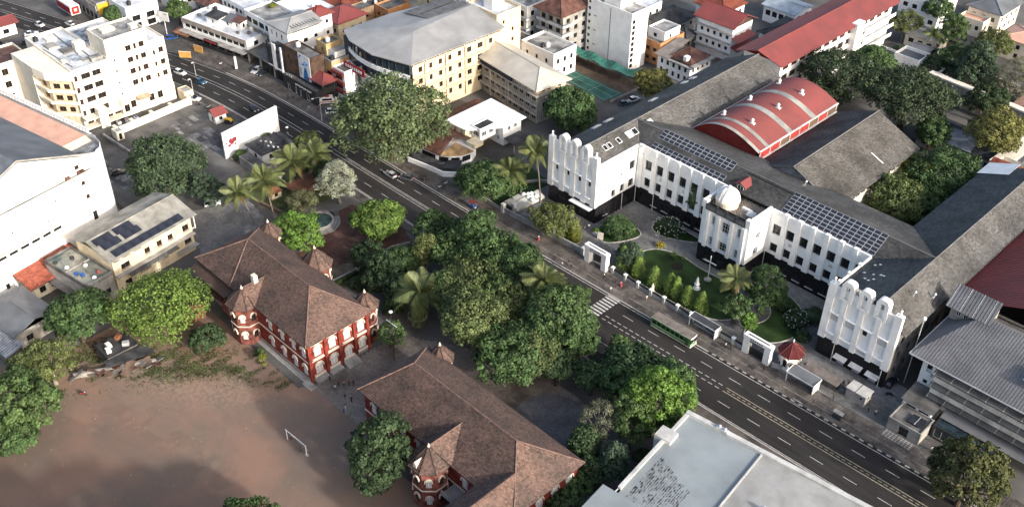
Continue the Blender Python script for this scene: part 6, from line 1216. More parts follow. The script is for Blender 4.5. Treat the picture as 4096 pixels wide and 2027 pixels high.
block(t, 85.0, 89.4, 15, 17.8, 0, 2.6, CONC, {'E': [(1.4, 1.2, .7, .7)], 'S': [(3.4, 1.4, .5, .6)]}, roof=CONC); MB().box(84.8, 89.6, 14.8, 18, 2.6, 2.8).build('roof', mat('pale_slab', (.50, .49, .47), var=.15), t); MB().box(86.9, 87.1, 14.8, 18, 2.8, 2.83).build('roof_joint', CONC_DK, t)
t = site('notice_stand', 'dark notice stand with pale top on the pavement of the lower right', 'notice board', 87.3, 8)
MB().box(86.4, 88.2, 7.6, 8.5, 0, 1.3).build('cabinet', METAL_DK, t); MB().slab([(86.2, 7.9, 1.5), (88.4, 7.9, 1.5), (88.4, 8.7, 1.8), (86.2, 8.7, 1.8)], .06).build('top', CONC, t); MB().box(86.5, 87.9, 7.57, 7.6, .3, 1.2).build('poster', GLASS_BLUE, t)
t = site('kerb_steps', 'small concrete steps from pavement to road below the pale bus shelter', 'steps', 79, 6.4)
for i in range(3): MB().box(77.8, 80, 5.6 + i * .4, 6.0 + i * .4, 0, .06 + i * .05).build('step', KERB_W, t)
for i, (x, y, w) in enumerate(((66, 8.1, .8), (82.2, 15.8, .7), (56.2, 8.2, .9), (74.5, 17.8, .8))):
    tag(MB().box(x - w, x + w, y - w * .6, y + w * .6, .14, .185).build('drain_cover', mat('iron_cover', (.04, .04, .04))), ('square iron drain cover on the pavement right of the second gate', 'iron drain cover before the second wing wall', 'iron drain cover on the pavement beside the dark bus shelter', 'iron drain cover behind the octagonal kiosk')[i], 'drain cover')
t = site('diamond_paving', 'patch of diamond-patterned tiles at the porch annex', 'paving', 99, 11.6); MB().box(95.8, 102.2, 10.6, 13.0, .0, .16).build('bed', CONC_DK, t)
for i in range(9):
    for j in range(4): MB().add([(96.2 + .7 * i - .3, 10.9 + .55 * j, .17), (96.2 + .7 * i, 10.9 + .55 * j - .24, .17), (96.2 + .7 * i + .3, 10.9 + .55 * j, .17), (96.2 + .7 * i, 10.9 + .55 * j + .24, .17)], [(0, 1, 2, 3)]).build('tile', CONC, t)
# garden pieces
t = site('garden_cross', 'tall thin white cross pole on the college lawn', 'cross', 40.7, 26.3)
MB().tube([(40.7, 26.3, 0), (40.7, 26.3, 7.2)], .12, 8).build('post', METAL_W, t); MB().box(39.0, 42.4, 26.2, 26.4, 5.2, 5.42).build('crossbar', METAL_W, t); MB().lathe([(.9, 0), (.9, .25), (.2, .3)], (40.7, 26.3), 12).build('base', KERB_W, t)
t = site('white_statue', 'white statue on a round plinth among the lawn cypresses', 'statue', 40.9, 21.6)
MB().lathe([(.9, 0), (.9, .3), (.6, .4), (.5, 1.3), (.7, 1.4), (.7, 1.55), (.35, 1.6), (.42, 2.2), (.3, 2.9), (.16, 3.05), (.2, 3.3), (.06, 3.5)], (40.9, 21.6), 12).build('figure', W_WHITE, t, smooth=True)
t = site('white_statue', 'pale robed statue beside the pavement wall', 'statue', 34.6, 12.4); MB().lathe([(.5, 0), (.5, .8), (.35, .85), (.42, 1.6), (.3, 2.4), (.14, 2.55), (.2, 2.8), (.05, 3.0)], (34.6, 12.6), 10).build('figure', TRIM, t, smooth=True)
t = site('stone_sign', 'leaning white stone tablet at the edge of the round bush bed', 'sign', 11.7, 19.8); MB().add([(10.9, 19.6, 0), (12.3, 20.1, 0), (12.2, 20.4, 1.9), (10.8, 19.9, 1.9), (10.85, 19.9, 0), (12.2, 20.4, 0), (12.1, 20.6, 1.85), (10.75, 20.1, 1.85)], [(0, 1, 2, 3), (5, 4, 7, 6), (3, 2, 6, 7), (1, 5, 6, 2), (4, 0, 3, 7)]).build('tablet', TRIM, t)
t = site('planter_box', 'long white planter with green shrub by the first wing entrance', 'planter', 9.6, 21); MB().box(8.4, 11, 20.4, 21.6, 0, .8).build('trough', W_WHITE, t)
for i, (x, y, h, l) in enumerate(((6.3, 14.6, 4.2, 'dark glass entrance box with canopy behind the conical tree'),)):
    t = site('entrance_box', l, 'kiosk', x, y); block(t, x - 3.6, x - .4, y + 1.2, y + 4, 0, 2.8, METAL_DK, {'E': [(1.4, .3, 1.4, 2)], 'S': [(1.6, .3, 2, 2)]}, roof=CONC_DK, par=.2); MB().box(x - 8, x - 1, y + 7.6, y + 9.2, 4.3, 4.5).build('canopy', W_WHITE, t)
# ================================================================== TENNIS COURT WITH NETS
cg = struct(MB().box(-64.5, -35, 75, 92, -.05, -.0).build('court_ground', mat('court_earth', (.12, .085, .06), var=.25)))
CG = mat('court_green', (.045, .14, .11), var=.2, sc=.25)
MB().prism([(-63.5, 78), (-36, 75.2), (-34.8, 83.5), (-62.5, 84.6)], .0, .03).build('court_surface', CG, cg)
for a, b in (((-62.5, 78.8), (-36.4, 76.2)), ((-62, 83.6), (-35.6, 82.6)), ((-53, 78), (-52.6, 84)), ((-44, 77), (-43.6, 83)), ((-36.6, 76.2), (-35.8, 82.6)), ((-62.4, 81.2), (-36, 79.4))): MB().tube([(*a, .035), (*b, .035)], .09, 4).build('court_line', mat('faded_line', (.26, .36, .27)), cg)
t = site('shade_net', 'sagging green shade net stretched above the far side of the sports court', 'net', -49, 92)
n = 14; V = []; Fq = []
for i in range(n + 1):
    for j in range(4):
        x = -63 + 26.5 * i / n; V.append((x, 88.2 + 4.6 * j / 3 + (0 if i < 11 else (i - 11) * .5), 3.4 + .5 * math.sin(i * 1.3 + j) - .5 * math.sin(math.pi * j / 3)))
for i in range(n):
    for j in range(3): a = i * 4 + j; Fq.append((a, a + 4, a + 5, a + 1))
MB().add(V, Fq).build('net', GREEN_NET, t)
for x in np.linspace(-62.8, -36.6, 7):
    for y in (88.2, 92.8): MB().tube([(x, y, 0), (x, y, 3.6)], .06, 5).build('post', METAL_DK, t)
t = site('court_fence', 'low concrete wall around the green sports court', 'fence', -50, 86)
for a, b, z in (((-65, 76.5), (-65, 93), 1.2), ((-65, 93.6), (-36, 94.6), 1.6), ((-34, 76), (-33.4, 90), .8)): run(a, b, z, .25, CONC, t)
# ================================================================== BILLBOARD WALL, SMALL HOUSE, PALM GARDEN
t = site('billboard_wall', 'long freestanding white wall with red flower print beside the road', 'wall', -88, -17)
MB().prism([(-87.5, -27.5), (-86.9, -27.5), (-89.8, -7.5), (-90.4, -7.5)], 0, 8.2).build('wall', W_WHITE, t)
RP2 = mat('print_red', (.26, .035, .05), var=.3, sc=1.2); rf = MB()
for i in range(40):
    y = -24.6 + rng.normal(0, .9); z = 4.6 + rng.normal(0, .5); x = -86.88 - (y + 27.5) * .145; r_ = rng.uniform(.2, .5); rf.add([(x + .02, y + r_ * math.cos(a), z + r_ * math.sin(a)) for a in np.arange(6) * math.pi / 3], [(0, 1, 2, 3, 4, 5)])
rf.build('flower_print', RP2, t)
sh = thing('grey_roof_cottage', 'small cottage with dark grey hipped roofs hidden behind the billboard wall', 'building', -79.5, -17.5, 0)
block(sh, -4, 3.2, -4.6, 1.6, 0, 4, W_WHITE, {'E': [(3, 1.4, 1.6, 1.5)], 'S': [(3.6, 1.4, 1.4, 1.5)]}); roof_hip(sh, -4, 3.2, -4.6, 1.6, 4.1, 5.4, mat('charcoal_tile', (.075, .075, .077), var=.3, sc=.8), 'x', (1, 1), .6)
block(sh, -3.6, 3.4, 2, 6.2, 0, 3.4, CONC, {'E': [(2, 1.2, 1.2, 1.2)]}); roof_hip(sh, -3.6, 3.4, 2, 6.2, 3.5, 4.6, DARKROOF, 'x', (0, 1), .5)
MB().box(-2.6, 7, -8.6, -8.3, 0, 2.6).box(6.7, 7, -8.6, 3, 0, 2.2).build('yard_wall', CONC, sh); MB().box(-3, 6.5, -8, -5.2, 2.2, 2.35).build('porch_slab', CONC_DK, sh)
for i in range(6): MB().box(-1.5 + 1.2 * i, -.9 + 1.2 * i, -2 + .8 * (i % 3), -1.6 + .8 * (i % 3), 5.0, 5.4).build('roof_scrap', METAL_W, sh)
gd = struct(MB().prism([(-70, -33), (-52, -31), (-50, -13), (-60, -12), (-72, -20)], -.05, .02).build('palm_garden_grass', GRASS))
t = site('pergola_shack', 'brown timber pergola shack by the road in the palm garden', 'shed', -58, -20)
block(t, -61, -56, -25, -16, 0, 2.4, FRAME_BR, {'E': [(3, .8, 2, 1.2), (6.5, .8, 1.6, 1.2)]}); MB().slab([(-62, -26, 2.5), (-55.4, -25, 2.5), (-54, -15.5, 3.0), (-61, -15, 3.1)], .12).build('roof', BROWNROOF, t)
for i in range(6): MB().box(-60.5 + i, -60.0 + i, -25.6 + .2 * i, -15.4, 3.0, 3.12).build('roof_plank', FRAME_BR, t)
t = site('garden_kiosk', 'tiny cream hut with red roof near the palm trunks', 'hut', -62, -28.5); block(t, -63.5, -60.5, -30, -27, 0, 2, CREAM, {'E': [(1.5, .6, 1, 1)], 'S': [(1.5, .6, 1, 1)]}); roof_hip(t, -63.5, -60.5, -30, -27, 2, 3, RUST, 'x', (1, 1), .3)
t = site('garden_stone_wall', 'low brown stone wall at the foot of the palm garden', 'wall', -54, -31)
for a, b in pairwise(((-66, -33.5), (-60, -33), (-52, -31.5), (-49, -28))): run(a, b, .9, .6, mat('brown_stone', (.16, .11, .085), var=.3), t)
for i, (x, y, s) in enumerate(((-66, -24, .8), (-68.5, -22, .6), (-64.2, -26, .7), (-66.5, -28.5, .5))): tag(MB().lathe([(s, 0), (s * .9, s * .5), (s * .4, s * .8), (.02, s * .85)], (x, y), 7).build('white_boulder', W_WHITE), ('white boulder in the middle of the palm garden', 'white boulder at the yard side of the palm garden', 'white boulder beside the cream hut', 'small white boulder near the leaning palm')[i], 'rock')
# guard house and kerb-side things by the hotel yard
t = site('gate_house', 'tiny white gate house with red tiled roof at the yard entrance', 'hut', -107.5, -17); block(t, -109.5, -105.8, -19, -15.4, 0, 2.7, W_WHITE, {'E': [(1.8, 1, 1.2, 1.1)], 'S': [(1.9, .1, 1, 2)]}); roof_hip(t, -109.5, -105.8, -19, -15.4, 2.8, 4.2, RED_METAL, 'y', (0, 0), .5)
t = site('yard_kerb_wall', 'long low wall between the hotel yard and the auditorium lane', 'wall', -113, -48)
run((-122.5, -46.2), (-103, -45), .8, .5, CONC, t)
# ================================================================== FOUNTAIN STEPS, COURT EDGE
t = site('curved_fountain', 'round stone basin with curved steps on the brick-paved court', 'fountain', -43, -27)
fc = (-43.6, -27.2)
for r_, z in ((5.6, .25), (4.9, .5), (4.2, .75)): MB().lathe([(r_, -.05), (r_, z), (r_ - .6, z), (r_ - .6, z - .3)], fc, 36).build('step', mat('fountain_stone', (.27, .255, .235), var=.25), t)
MB().lathe([(3.5, .0), (3.5, .62), (.01, .62)], fc, 32).build('water', mat('pond_water', (.05, .085, .07), rough=.08, var=.3, sc=.6, spec=.6), t)
MB().lathe([(3.95, .5), (3.95, .95), (3.55, .95), (3.5, .5)], fc, 32).build('rim', KERB_W, t); MB().box(-44.4, -42.4, -22.9, -21.6, 0, 1.4).build('pedestal', CONC_DK, t)
lawn('hedge_strip', [(-21.5, -42), (-18.5, -42), (-15.5, -31), (-17.5, -16), (-20, -16), (-20.4, -31)], .02, GRASS, False, False)
t = site('court_edge_wall', 'low pale wall edging the brick-paved court and hedge strip', 'wall', -20.5, -29)
for a, b in pairwise(((-21.3, -41), (-20.8, -32.4), (-22.2, -20.5), (-20.4, -15.8))): run(a, b, .55, .3, KERB_W, t)
for i, (x, y) in enumerate(((-20.8, -32.3), (-21.3, -25.1))):
    t = site('dark_statue', ('dark bronze double-figure statue on the court edge nearer the brick school', 'dark bronze single-figure statue on the court edge nearer the road')[i], 'statue', x, y)
    MB().box(x - .45, x + .45, y - .45, y + .45, 0, 1.0).build('plinth', TRIM, t)
    MB().lathe([(.3, 1), (.42, 1.3), (.28, 1.9), (.45, 2.4), (.34, 2.75), (.12, 2.85), (.2, 3.1), (.05, 3.35)] + ([(.3, 3.4), (.36, 3.8), (.1, 4.1)] if i == 0 else []), (x, y), 9).build('figure', METAL_DK, t, smooth=True)
t = site('round_bench', 'white ring planter in the shade at the lane between the schools', 'planter', 4.6, -34); MB().lathe([(2.3, 0), (2.3, .5), (2.05, .5), (2.05, .2)], (2.5, -33), 28).build('ring', CONC, t); MB().lathe([(2.04, .1), (2.04, .24), (.01, .25)], (2.5, -33), 24).build('soil', mat('dark_soil', (.02, .018, .014)), t)
# goal
t = site('football_goal', 'white goal frame standing at the shadow edge of the dirt playground', 'goal', 16.6, -76.4)
MB().tube([(13.5, -76.5, 0), (13.5, -76.5, 2.6)], .09, 7).build('post', METAL_W, t); MB().tube([(19.6, -76.2, 0), (19.6, -76.2, 2.6)], .09, 7).build('post', METAL_W, t); MB().tube([(13.2, -76.5, 2.65), (19.9, -76.2, 2.65)], .09, 7).build('crossbar', METAL_W, t)
nb = MB()
for i in range(15): x = 13.8 + .4 * i; nb.tube([(x, -76.4, 2.6), (x + .05, -75.5, .1)], .025, 3, cap=False)
for z, y in ((.6, -75.7), (1.2, -75.95), (1.9, -76.2)): nb.tube([(13.6, y, z), (19.6, y + .2, z)], .02, 3, cap=False)
nb.build('net', mat('net_grey', (.3, .28, .25)), t); MB().box(19.2, 20, -76.5, -75.9, 0, .18).build('foot', CONC, t)
# lamp posts, poles, boards
def lamp(x, y, h, label, arm=1.2, head='flood'):
    t = site('street_lamp', label, 'street lamp', x, y); MB().tube([(x, y, 0), (x, y, h)], [.11, .07], 7).build('pole', METAL_DK if head == 'flood' else ALU, t)
    if head == 'flood': MB().box(x - arm, x + arm, y - .06, y + .06, h * .78, h * .78 + .12).build('crossarm', METAL_W, t); MB().lathe([(.1, h), (.4, h + .15), (.4, h + .4), (.1, h + .55)], (x, y), 8).build('lamp_head', METAL_W, t)
    else: MB().tube([(x, y, h), (x + .3, y - arm, h + .5)], .05, 5).build('arm', ALU, t); MB().box(x + .1, x + .5, y - arm - .8, y - arm, h + .42, h + .58).build('lamp_head', METAL_W, t)
lamp(10.3, -46.3, 13.5, 'tall floodlight mast with crossarm in the lane between the brick schools', 1.7)
lamp(-86, 4.9, 8, 'curved-arm street lamp in front of the red and white parked vehicles', 2.2, 'arm'); lamp(-79, -11.5, 7, 'dark street lamp on the near kerb beside the billboard wall', .3); lamp(-65, -12, 7, 'white-headed street lamp on the near kerb above the palms', .5, 'arm')
lamp(-137.2, -7, 4.5, 'short white pole at the median near the white estate car', .2, 'arm'); lamp(-127, -14, 5, 'grey lamp post at the road end of the hotel wall', .3, 'arm')
t = site('bus_stop_pole', 'white bus stop totem on the pavement before the shop row', 'sign', -132.5, 5); MB().box(-132.6, -132.4, 4.6, 5.4, 0, 4.4).build('pole', METAL_W, t); MB().box(-132.9, -132.1, 4.9, 5.1, 2.4, 4.5).build('board', METAL_W, t)
for i, (x, y, a, l) in enumerate(((-149.5, -3.4, 40, 'orange road sign board on posts at the kerb of the bend'), (-151.5, 2.6, 15, 'orange hoarding panel leaning in front of the shop row'))):
    t = thing('orange_board', l, 'sign', x, y, a); MB().box(-2, 2, -.06, .06, .9 if i == 0 else .1, 3.2 if i == 0 else 2.6).build('panel', mat('orange_panel', (.55, .31, .09), var=.15), t); MB().box(-2.08, 2.08, -.1, -.061, 3.0 if i == 0 else 2.5, 3.2 if i == 0 else 2.65).build('rim', TRIM, t)
    for q in (-1.6, 1.6): MB().tube([(q, .1, 0), (q, .1, 2.4)], .07, 5).build('post', METAL_DK, t)
t = thing('white_billboard', 'tall white roadside billboard on a single pole by the junction tree', 'billboard', -170, 1.5, 20); MB().tube([(0, 0, 0), (0, 0, 8)], .12, 7).build('pole', METAL_W, t); MB().box(-2, 2, -.12, .12, 5.6, 8.8).build('board', METAL_W, t)
for i in range(3): MB().box(.2 + .5 * i, .5 + .5 * i, -.15, -.121, 7.9, 8.3).build('letter', CONC_DK, t)
# top-left corner
t = site('petrol_kiosk', 'small red-roofed filling station kiosk at the left edge', 'building', -210, -36.5); block(t, -214, -207, -41, -34.5, 0, 4, W_WHITE, {'E': [(3, 1, 2, 1.6)], 'S': [(4, 1, 2, 1.6)]}); r, g_ = roof_hip(t, -214, -207, -41, -34, 4.2, 5.6, RED_METAL, 'y', (0, 0), .8); gable(t, g_, W_WHITE)
t = site('red_billboard_bus_stop', 'red and white advertising hoarding box on posts at the top left pavement', 'billboard', -207, -14.5)
MB().box(-214, -203, -16.4, -13, 2.2, 5.4).build('box', METAL_W, t); MB().box(-213.6, -203.4, -16.5, -16.41, 2.6, 4.9).build('panel', mat('sign_red', (.30, .03, .04)), t); MB().box(-202.99, -202.9, -16, -13.4, 2.5, 5.1).build('panel', mat('bright_red', (.55, .02, .02)), t); MB().box(-202.89, -202.85, -15.2, -14.2, 3.4, 4.4).build('print', METAL_W, t)
for x in (-213.5, -203.5): MB().tube([(x, -14.5, 0), (x, -14.5, 2.2)], .15, 6).build('post', METAL_DK, t)
t = site('yellow_sign_shop', 'grey shop building with big yellow sign panel at the top left', 'shop', -203, -6); block(t, -216, -195.5, -10, 0, 0, 6.6, CONC, {'S': gr(6, 20, [.3], 2.4, 2.4), 'E': gr(2, 10, [.3], 2.4, 2.2)}, roof=CONC_DK, par=.6); MB().box(-195.5, -195.2, -9.8, -5, 3, 6.6).build('yellow_sign', YELLOW_P, t); MB().box(-216, -196, -10.4, -10.05, 4, 6.2).build('sign_fascia', mat('tan_fascia', (.38, .34, .3)), t)
house('white corner building at the top edge behind the small tree', -194, -182, -6, 6, 8, W_WHITE, gr(2, 12, [3, .3], 3, 2), gr(3, 12, [3, .3], 2, 2), roof=FLAT_WHITE)
house('dim grey block behind the yellow-sign shop', -222, -202, 2, 14, 8, CONC, gr(3, 12, [4.5], 1.4, 1.4), gr(6, 20, [4.5], 1.4, 1.4), roof=FLAT_ROOF)
house('low shop with brown roof behind the junction trees', -178, -170, 18, 28, 6, CONC, gr(3, 10, [3], 1.4, 1.4), gr(2, 8, [3], 1.4, 1.4), kind=1, rm=BROWNROOF, zr=8)
house('grey-roofed shop across the junction at the top edge', -196, -184, 14, 24, 6, W_WHITE, gr(3, 10, [3], 1.4, 1.4), gr(3, 12, [3], 1.4, 1.4), kind=1, rm=GREY_METAL, zr=8)

# rooftop water tanks and air conditioners on the town roofs, manholes in the road
tk = MB().lathe([(.75, 0), (.78, .2), (.72, .25), (.78, .6), (.72, .65), (.78, 1.1), (.7, 1.3), (.3, 1.5), (.3, 1.62), (.02, 1.65)], (0, 0), 14)
tkb, tkw = tk.mesh('water_tank', mat('tank_black', (.02, .02, .022), rough=.5), True), tk.mesh('water_tank', mat('tank_white', (.6, .6, .58), rough=.5), True)
acm = MB().box(-.5, .5, -.3, .0, 0, .7).mesh('air_conditioner', mat('ac_casing', (.55, .55, .53), rough=.5))
def on_roof(t, lst):
    for i, (x, y, z) in enumerate(lst): link('water_tank', tkb if i % 2 else tkw, t, (x, y, z))
on_roof(H, [(-150, -33, 17.9), (-147.5, -33, 17.9), (-139, -21, 19.4), (-157, -46, 17.9)]); on_roof(S1, [(2, 11, 7), (4.2, 11.2, 7), (26, 7, 7)]); on_roof(S2, [(-130, 28, 11), (-144, 28.5, 11)]); on_roof(S7, [(-104, 22, 14), (-98, 18.8, 11)]); on_roof(Ml, [(-82, 70, 20.5), (-80, 70.2, 20.5), (-92, 70, 19)]); on_roof(S4, [(-110, 15, 12.6)]); on_roof(Lr, [])
for o in list(COL.objects):
    if o.parent is None and o.name.startswith('town_house') and rng.random() < .75:
        d = [c for c in o.children if c.name.startswith('roof_deck')]
        if d:
            zt = max(v.co.z for v in d[0].data.vertices); on_roof(o, [(rng.uniform(-3, 3), rng.uniform(-3, 3), zt) for _ in range(int(rng.integers(1, 4)))])
for x, y, z in ((-84, 47, 0), (-62, 56, 0)): pass
for y, z in ((-38.5, 9.5), (-33.5, 13.2), (-31.8, 17), (-24.2, 11.2), (-46, 10), (-39, 13.4), (-22.8, 6.6)): link('air_conditioner', acm, H, (-130 + .02, y, z), R(90))
for y, z in ((31, 9.4), (35, 13), (42.5, 9.2), (46.5, 5.6), (55, 13), (51, 9), (59.5, 6)): link('air_conditioner', acm, Ml, (-68 + .02, y, z), R(90))
for x, z in ((8.2, 9.6), (15.5, 9.7), (22.9, 9.7), (54.5, 9.6), (65.4, 9.6)): link('air_conditioner', acm, C, (x - 1.3, 40, z))
for y in (112, 121, 131, 139.5): link('air_conditioner', acm, Lr, (3.22, y, 7.6), R(90))
mh = MB().lathe([(.42, -.008), (.42, -.002), (.01, -.002)], (0, 0), 14).mesh('manhole_cover', mat('iron_cover', (.04, .04, .04)))
for x, o in ((-95, 2), (-60, -5), (-28, 4.6), (8, -4.2), (38, -5.4), (68, 3.2), (92, -4.5), (104, 2.2)): link('manhole_cover', mh, road, (x, clsm(x) + o, 0))
# ================================================================== VEHICLES
TYRE = mat('tyre_rubber', (.012, .012, .013), rough=.9); RIM = mat('wheel_rim', (.3, .3, .31), rough=.35, metal=.5); LAMP_R = mat('tail_red', (.3, .01, .01), rough=.3); LAMP_W = mat('head_clear', (.7, .7, .68), rough=.15)
CG_ = mat('car_glass', (.01, .012, .014), rough=.06, spec=.8, fine=0, var=0)
def paint(n, c): return mat('car_' + n, c, rough=.25, spec=.6, var=.03, fine=.02)
def wheel(root, x, y, r=.32, w=.2):
    k = ('wh', r)
    if k not in WIN:
        a = MB(); n = 14; pr = [(r * .6, -w / 2), (r * .95, -w / 2), (r, -w / 4), (r, w / 4), (r * .95, w / 2), (r * .6, w / 2)]
        for rr, yy in pr:
            for j in range(n): t = 2 * math.pi * j / n; a.v.append((rr * math.cos(t), yy, rr * math.sin(t)))
        for i in range(len(pr) - 1):
            for j in range(n): a.f.append((i * n + j, i * n + (j + 1) % n, (i + 1) * n + (j + 1) % n, (i + 1) * n + j)); a.m.append(0)
        b = MB()
        for s in (-1, 1): b.add([(r * .62 * math.cos(2 * math.pi * j / n), s * w * .42, r * .62 * math.sin(2 * math.pi * j / n)) for j in range(n)], [tuple(range(n)) if s < 0 else tuple(range(n))[::-1]])
        WIN[k] = (a.mesh('wheel', TYRE), b.mesh('rim', RIM))
    o = link('wheel', WIN[k][0], root, (x, y, r)); link('rim', WIN[k][1], o); return o
def loft(secs):
    """secs: list of (x, [(y,z)...]) rings with equal counts -> closed shell"""
    mb = MB(); n = len(secs[0][1])
    V = [(x, y, z) for x, r_ in secs for y, z in r_]; F = [(i * n + j, (i + 1) * n + j, (i + 1) * n + (j + 1) % n, i * n + (j + 1) % n) for i in range(len(secs) - 1) for j in range(n)]
    F += [tuple(range(n)), tuple((len(secs) - 1) * n + j for j in range(n))[::-1]]; mb.add(V, F); return mb
def car(x, y, deg, col, label, L_=4.2, Wd=1.75, H_=1.5, kind='hatch', group=None):
    t = thing('car', label, 'car', x, y, deg, group); h = L_ / 2; w = Wd / 2
    def sec(xx, zt, ww, zb=.22): return (xx, [(-ww, zb), (-ww * 1.0, zb + .25), (-ww, zt - .12), (-ww * .9, zt), (ww * .9, zt), (ww, zt - .12), (ww, zb + .25), (ww, zb)])
    hd = .78
    body = loft([sec(-h, .72, w * .86, .35), sec(-h + .18, .86, w * .95), sec(-h * .5, .9, w), sec(0, .9, w), sec(h * .45, .88, w), sec(h * .8, hd, w * .95), sec(h - .08, .62, w * .85, .3), sec(h, .5, w * .78, .34)]).build('body', col, t, smooth=False)
    r0 = -h + (.25 if kind in ('hatch', 'suv', 'wagon') else .75); r3 = h * .42
    def gs(xx, zt, ww): return (xx, [(-ww, .86), (-ww * .8, zt), (ww * .8, zt), (ww, .86)])
    loft([gs(r0, .9, w * .92), gs(r0 + .35, H_ - .04, w * .95), gs(h * .02, H_, w * .95), gs(r3, .9, w * .93)]).build('glasshouse', CG_, t)
    MB().add([(r0 + .4, -w * .74, H_ + .005), (h * .02 + .02, -w * .74, H_ + .02), (h * .02 + .02, w * .74, H_ + .02), (r0 + .4, w * .74, H_ + .005)], [(0, 1, 2, 3)]).build('roof_panel', col, t)
    for s in (-1, 1):
        for xx in (-.35, h * .02): MB().tube([(xx, s * w * .94, .88), (xx, s * w * .765, H_ - .02)], .04, 4).build('pillar', col, t)
        wheel(t, -h * .62, s * (w - .1)); wheel(t, h * .62, s * (w - .1))
        MB().box(h - .3, h - .03, s * w * .7 - .18, s * w * .7 + .18, .55, .7).build('headlight', LAMP_W, t); MB().box(-h - .01, -h + .2, s * w * .72 - .16, s * w * .72 + .16, .62, .82).build('taillight', LAMP_R, t)
        MB().box(h * .25, h * .33, s * (w + .02), s * (w + .16), .88, 1.0).build('mirror', col, t)
    MB().box(h - .12, h + .03, -w * .75, w * .75, .28, .42).box(-h - .04, -h + .1, -w * .78, w * .78, .34, .48).build('bumper', METAL_DK, t)
    return t
WH, BLK, BLU, SIL, RED, GRY = paint('white', (.72, .72, .71)), paint('black', (.015, .016, .02)), paint('blue', (.03, .10, .17)), paint('silver', (.4, .41, .42)), paint('red', (.35, .03, .03)), paint('grey', (.08, .085, .09))
tr = lambda x: math.degrees(math.atan2(clsm(x + 3) - clsm(x - 3), 6))
car(-142, -9.8, tr(-142), WH, 'white estate car driving on the near lane at the road bend', 4.6, kind='wagon'); car(-131.9, -8.4, tr(-131.9), BLU, 'dark blue hatchback behind the white estate car', 4.0)
car(-105.5, -6.3, tr(-105), BLK, 'small black car alone beside the billboard wall', 3.8); car(-48.3, .4, 180, SIL, 'pale silver estate car partly under the giant roadside tree', 4.3, kind='wagon'); car(-44, 2.6, 200, GRY, 'grey car parked at the kerb right of the silver estate car', 4.2)
car(-126.5, 8.6, -70, SIL, 'silver car parked nose-out under the parking deck', 4.3); car(-123.6, 9.2, -70, BLK, 'black car parked beside the silver one under the deck', 4.4)
car(-182.9, 4.9, 20, WH, 'white car crossing the junction at the top', 4.4); car(-202.5, -31.6, 75, WH, 'white saloon on the filling station forecourt', 4.8, kind='sedan'); car(-196.8, -35.5, 70, BLK, 'black car parked behind the white saloon', 4.4); car(-207.4, -26.4, 12, WH, 'small white car on the near lane at the top left', 3.6); car(-201.5, -42.8, 60, BLK, 'dark car at the left edge by the filling station', 4); car(-201.3, -18.4, 190, WH, 'white car on the far lane above the hotel roof', 3.8); car(-196.2, 2.5, 30, SIL, 'silver car parked beside the small junction tree', 4.2)
car(-100.6, -53, 70, BLK, 'black car in the lane beside the auditorium curve', 4.2); t = car(-69.6, -42.5, 65, WH, 'white and blue patrol car on the cobbled lane', 4.3); MB().box(-.3, -.05, -.55, .55, 1.5, 1.62).build('light_bar', BLUE_P, t); MB().box(-1.2, 1.0, -.885, -.88, .5, .75).build('side_stripe', BLUE_P, t)
car(-167, 1.4, 60, BLUE_P, 'bright blue car at the end of the shop row', 4.2); car(-30.3, 78.5, 80, BLU, 'blue car beside the green sports court', 4.0); car(-29.8, 82.6, 80, WH, 'white car behind the blue one near the sports court', 4.0); car(89.8, 25.4, 88, BLK, 'black car parked in the alley beside the second wing', 3.9); car(-123.6, -15.8, 30, WH, 'white van-like car at the hotel gate', 4.3, 1.8, 1.75, 'suv')
def van(x, y, deg, label, c1, c2):
    t = thing('van', label, 'van', x, y, deg)
    MB().extrude([(-2.7, .4), (-2.7, 2.1), (-2.5, 2.3), (1.2, 2.3), (1.9, 1.5), (2.6, 1.25), (2.75, .45)], 1, -.95, .95).build('body', c1, t); MB().box(-2.72, 2.4, -.97, .97, .75, 1.05).build('stripe', c2, t); MB().slab([(1.27, -.8, 2.22), (1.27, .8, 2.22), (1.93, .8, 1.56), (1.93, -.8, 1.56)], .02).build('windscreen', CG_, t)
    for s in (-1, 1): MB().box(-2.0, .9, s * .965 - .01, s * .965 + .01, 1.35, 2.0).build('side_window', CG_, t); wheel(t, -1.7, s * .85, .34); wheel(t, 1.7, s * .85, .34)
    MB().box(-1.2, .2, -.6, .6, 2.31, 2.42).build('roof_panel', RED if c2 is RED else WH, t); return t
van(-93.6, 13.2, 55, 'white van with red stripes parked beside the black shopfront', WH, RED); van(-95.2, 20, 70, 'red minibus behind the striped van', RED, WH); car(-88, 10.2, 60, WH, 'white car beside the striped van', 4.1)
# autorickshaw
t = thing('autorickshaw', 'yellow-topped autorickshaw beside the tiny gate house', 'autorickshaw', -103.6, -16, 30)
MB().extrude([(-1.3, .35), (-1.35, 1.1), (-.9, 1.15), (.4, .8), (1.0, 1.0), (1.25, .4)], 1, -.6, .6).build('body', METAL_DK, t); MB().extrude([(-1.35, 1.15), (-1.2, 1.75), (.6, 1.8), (1.05, 1.1), (.95, 1.1), (.5, 1.68), (-1.1, 1.63), (-1.2, 1.15)], 1, -.62, .62).build('canopy', YELLOW_P, t)
for xx, yy in ((-.9, .5), (-.9, -.5), (1.0, 0)): wheel(t, xx, yy, .24, .12)
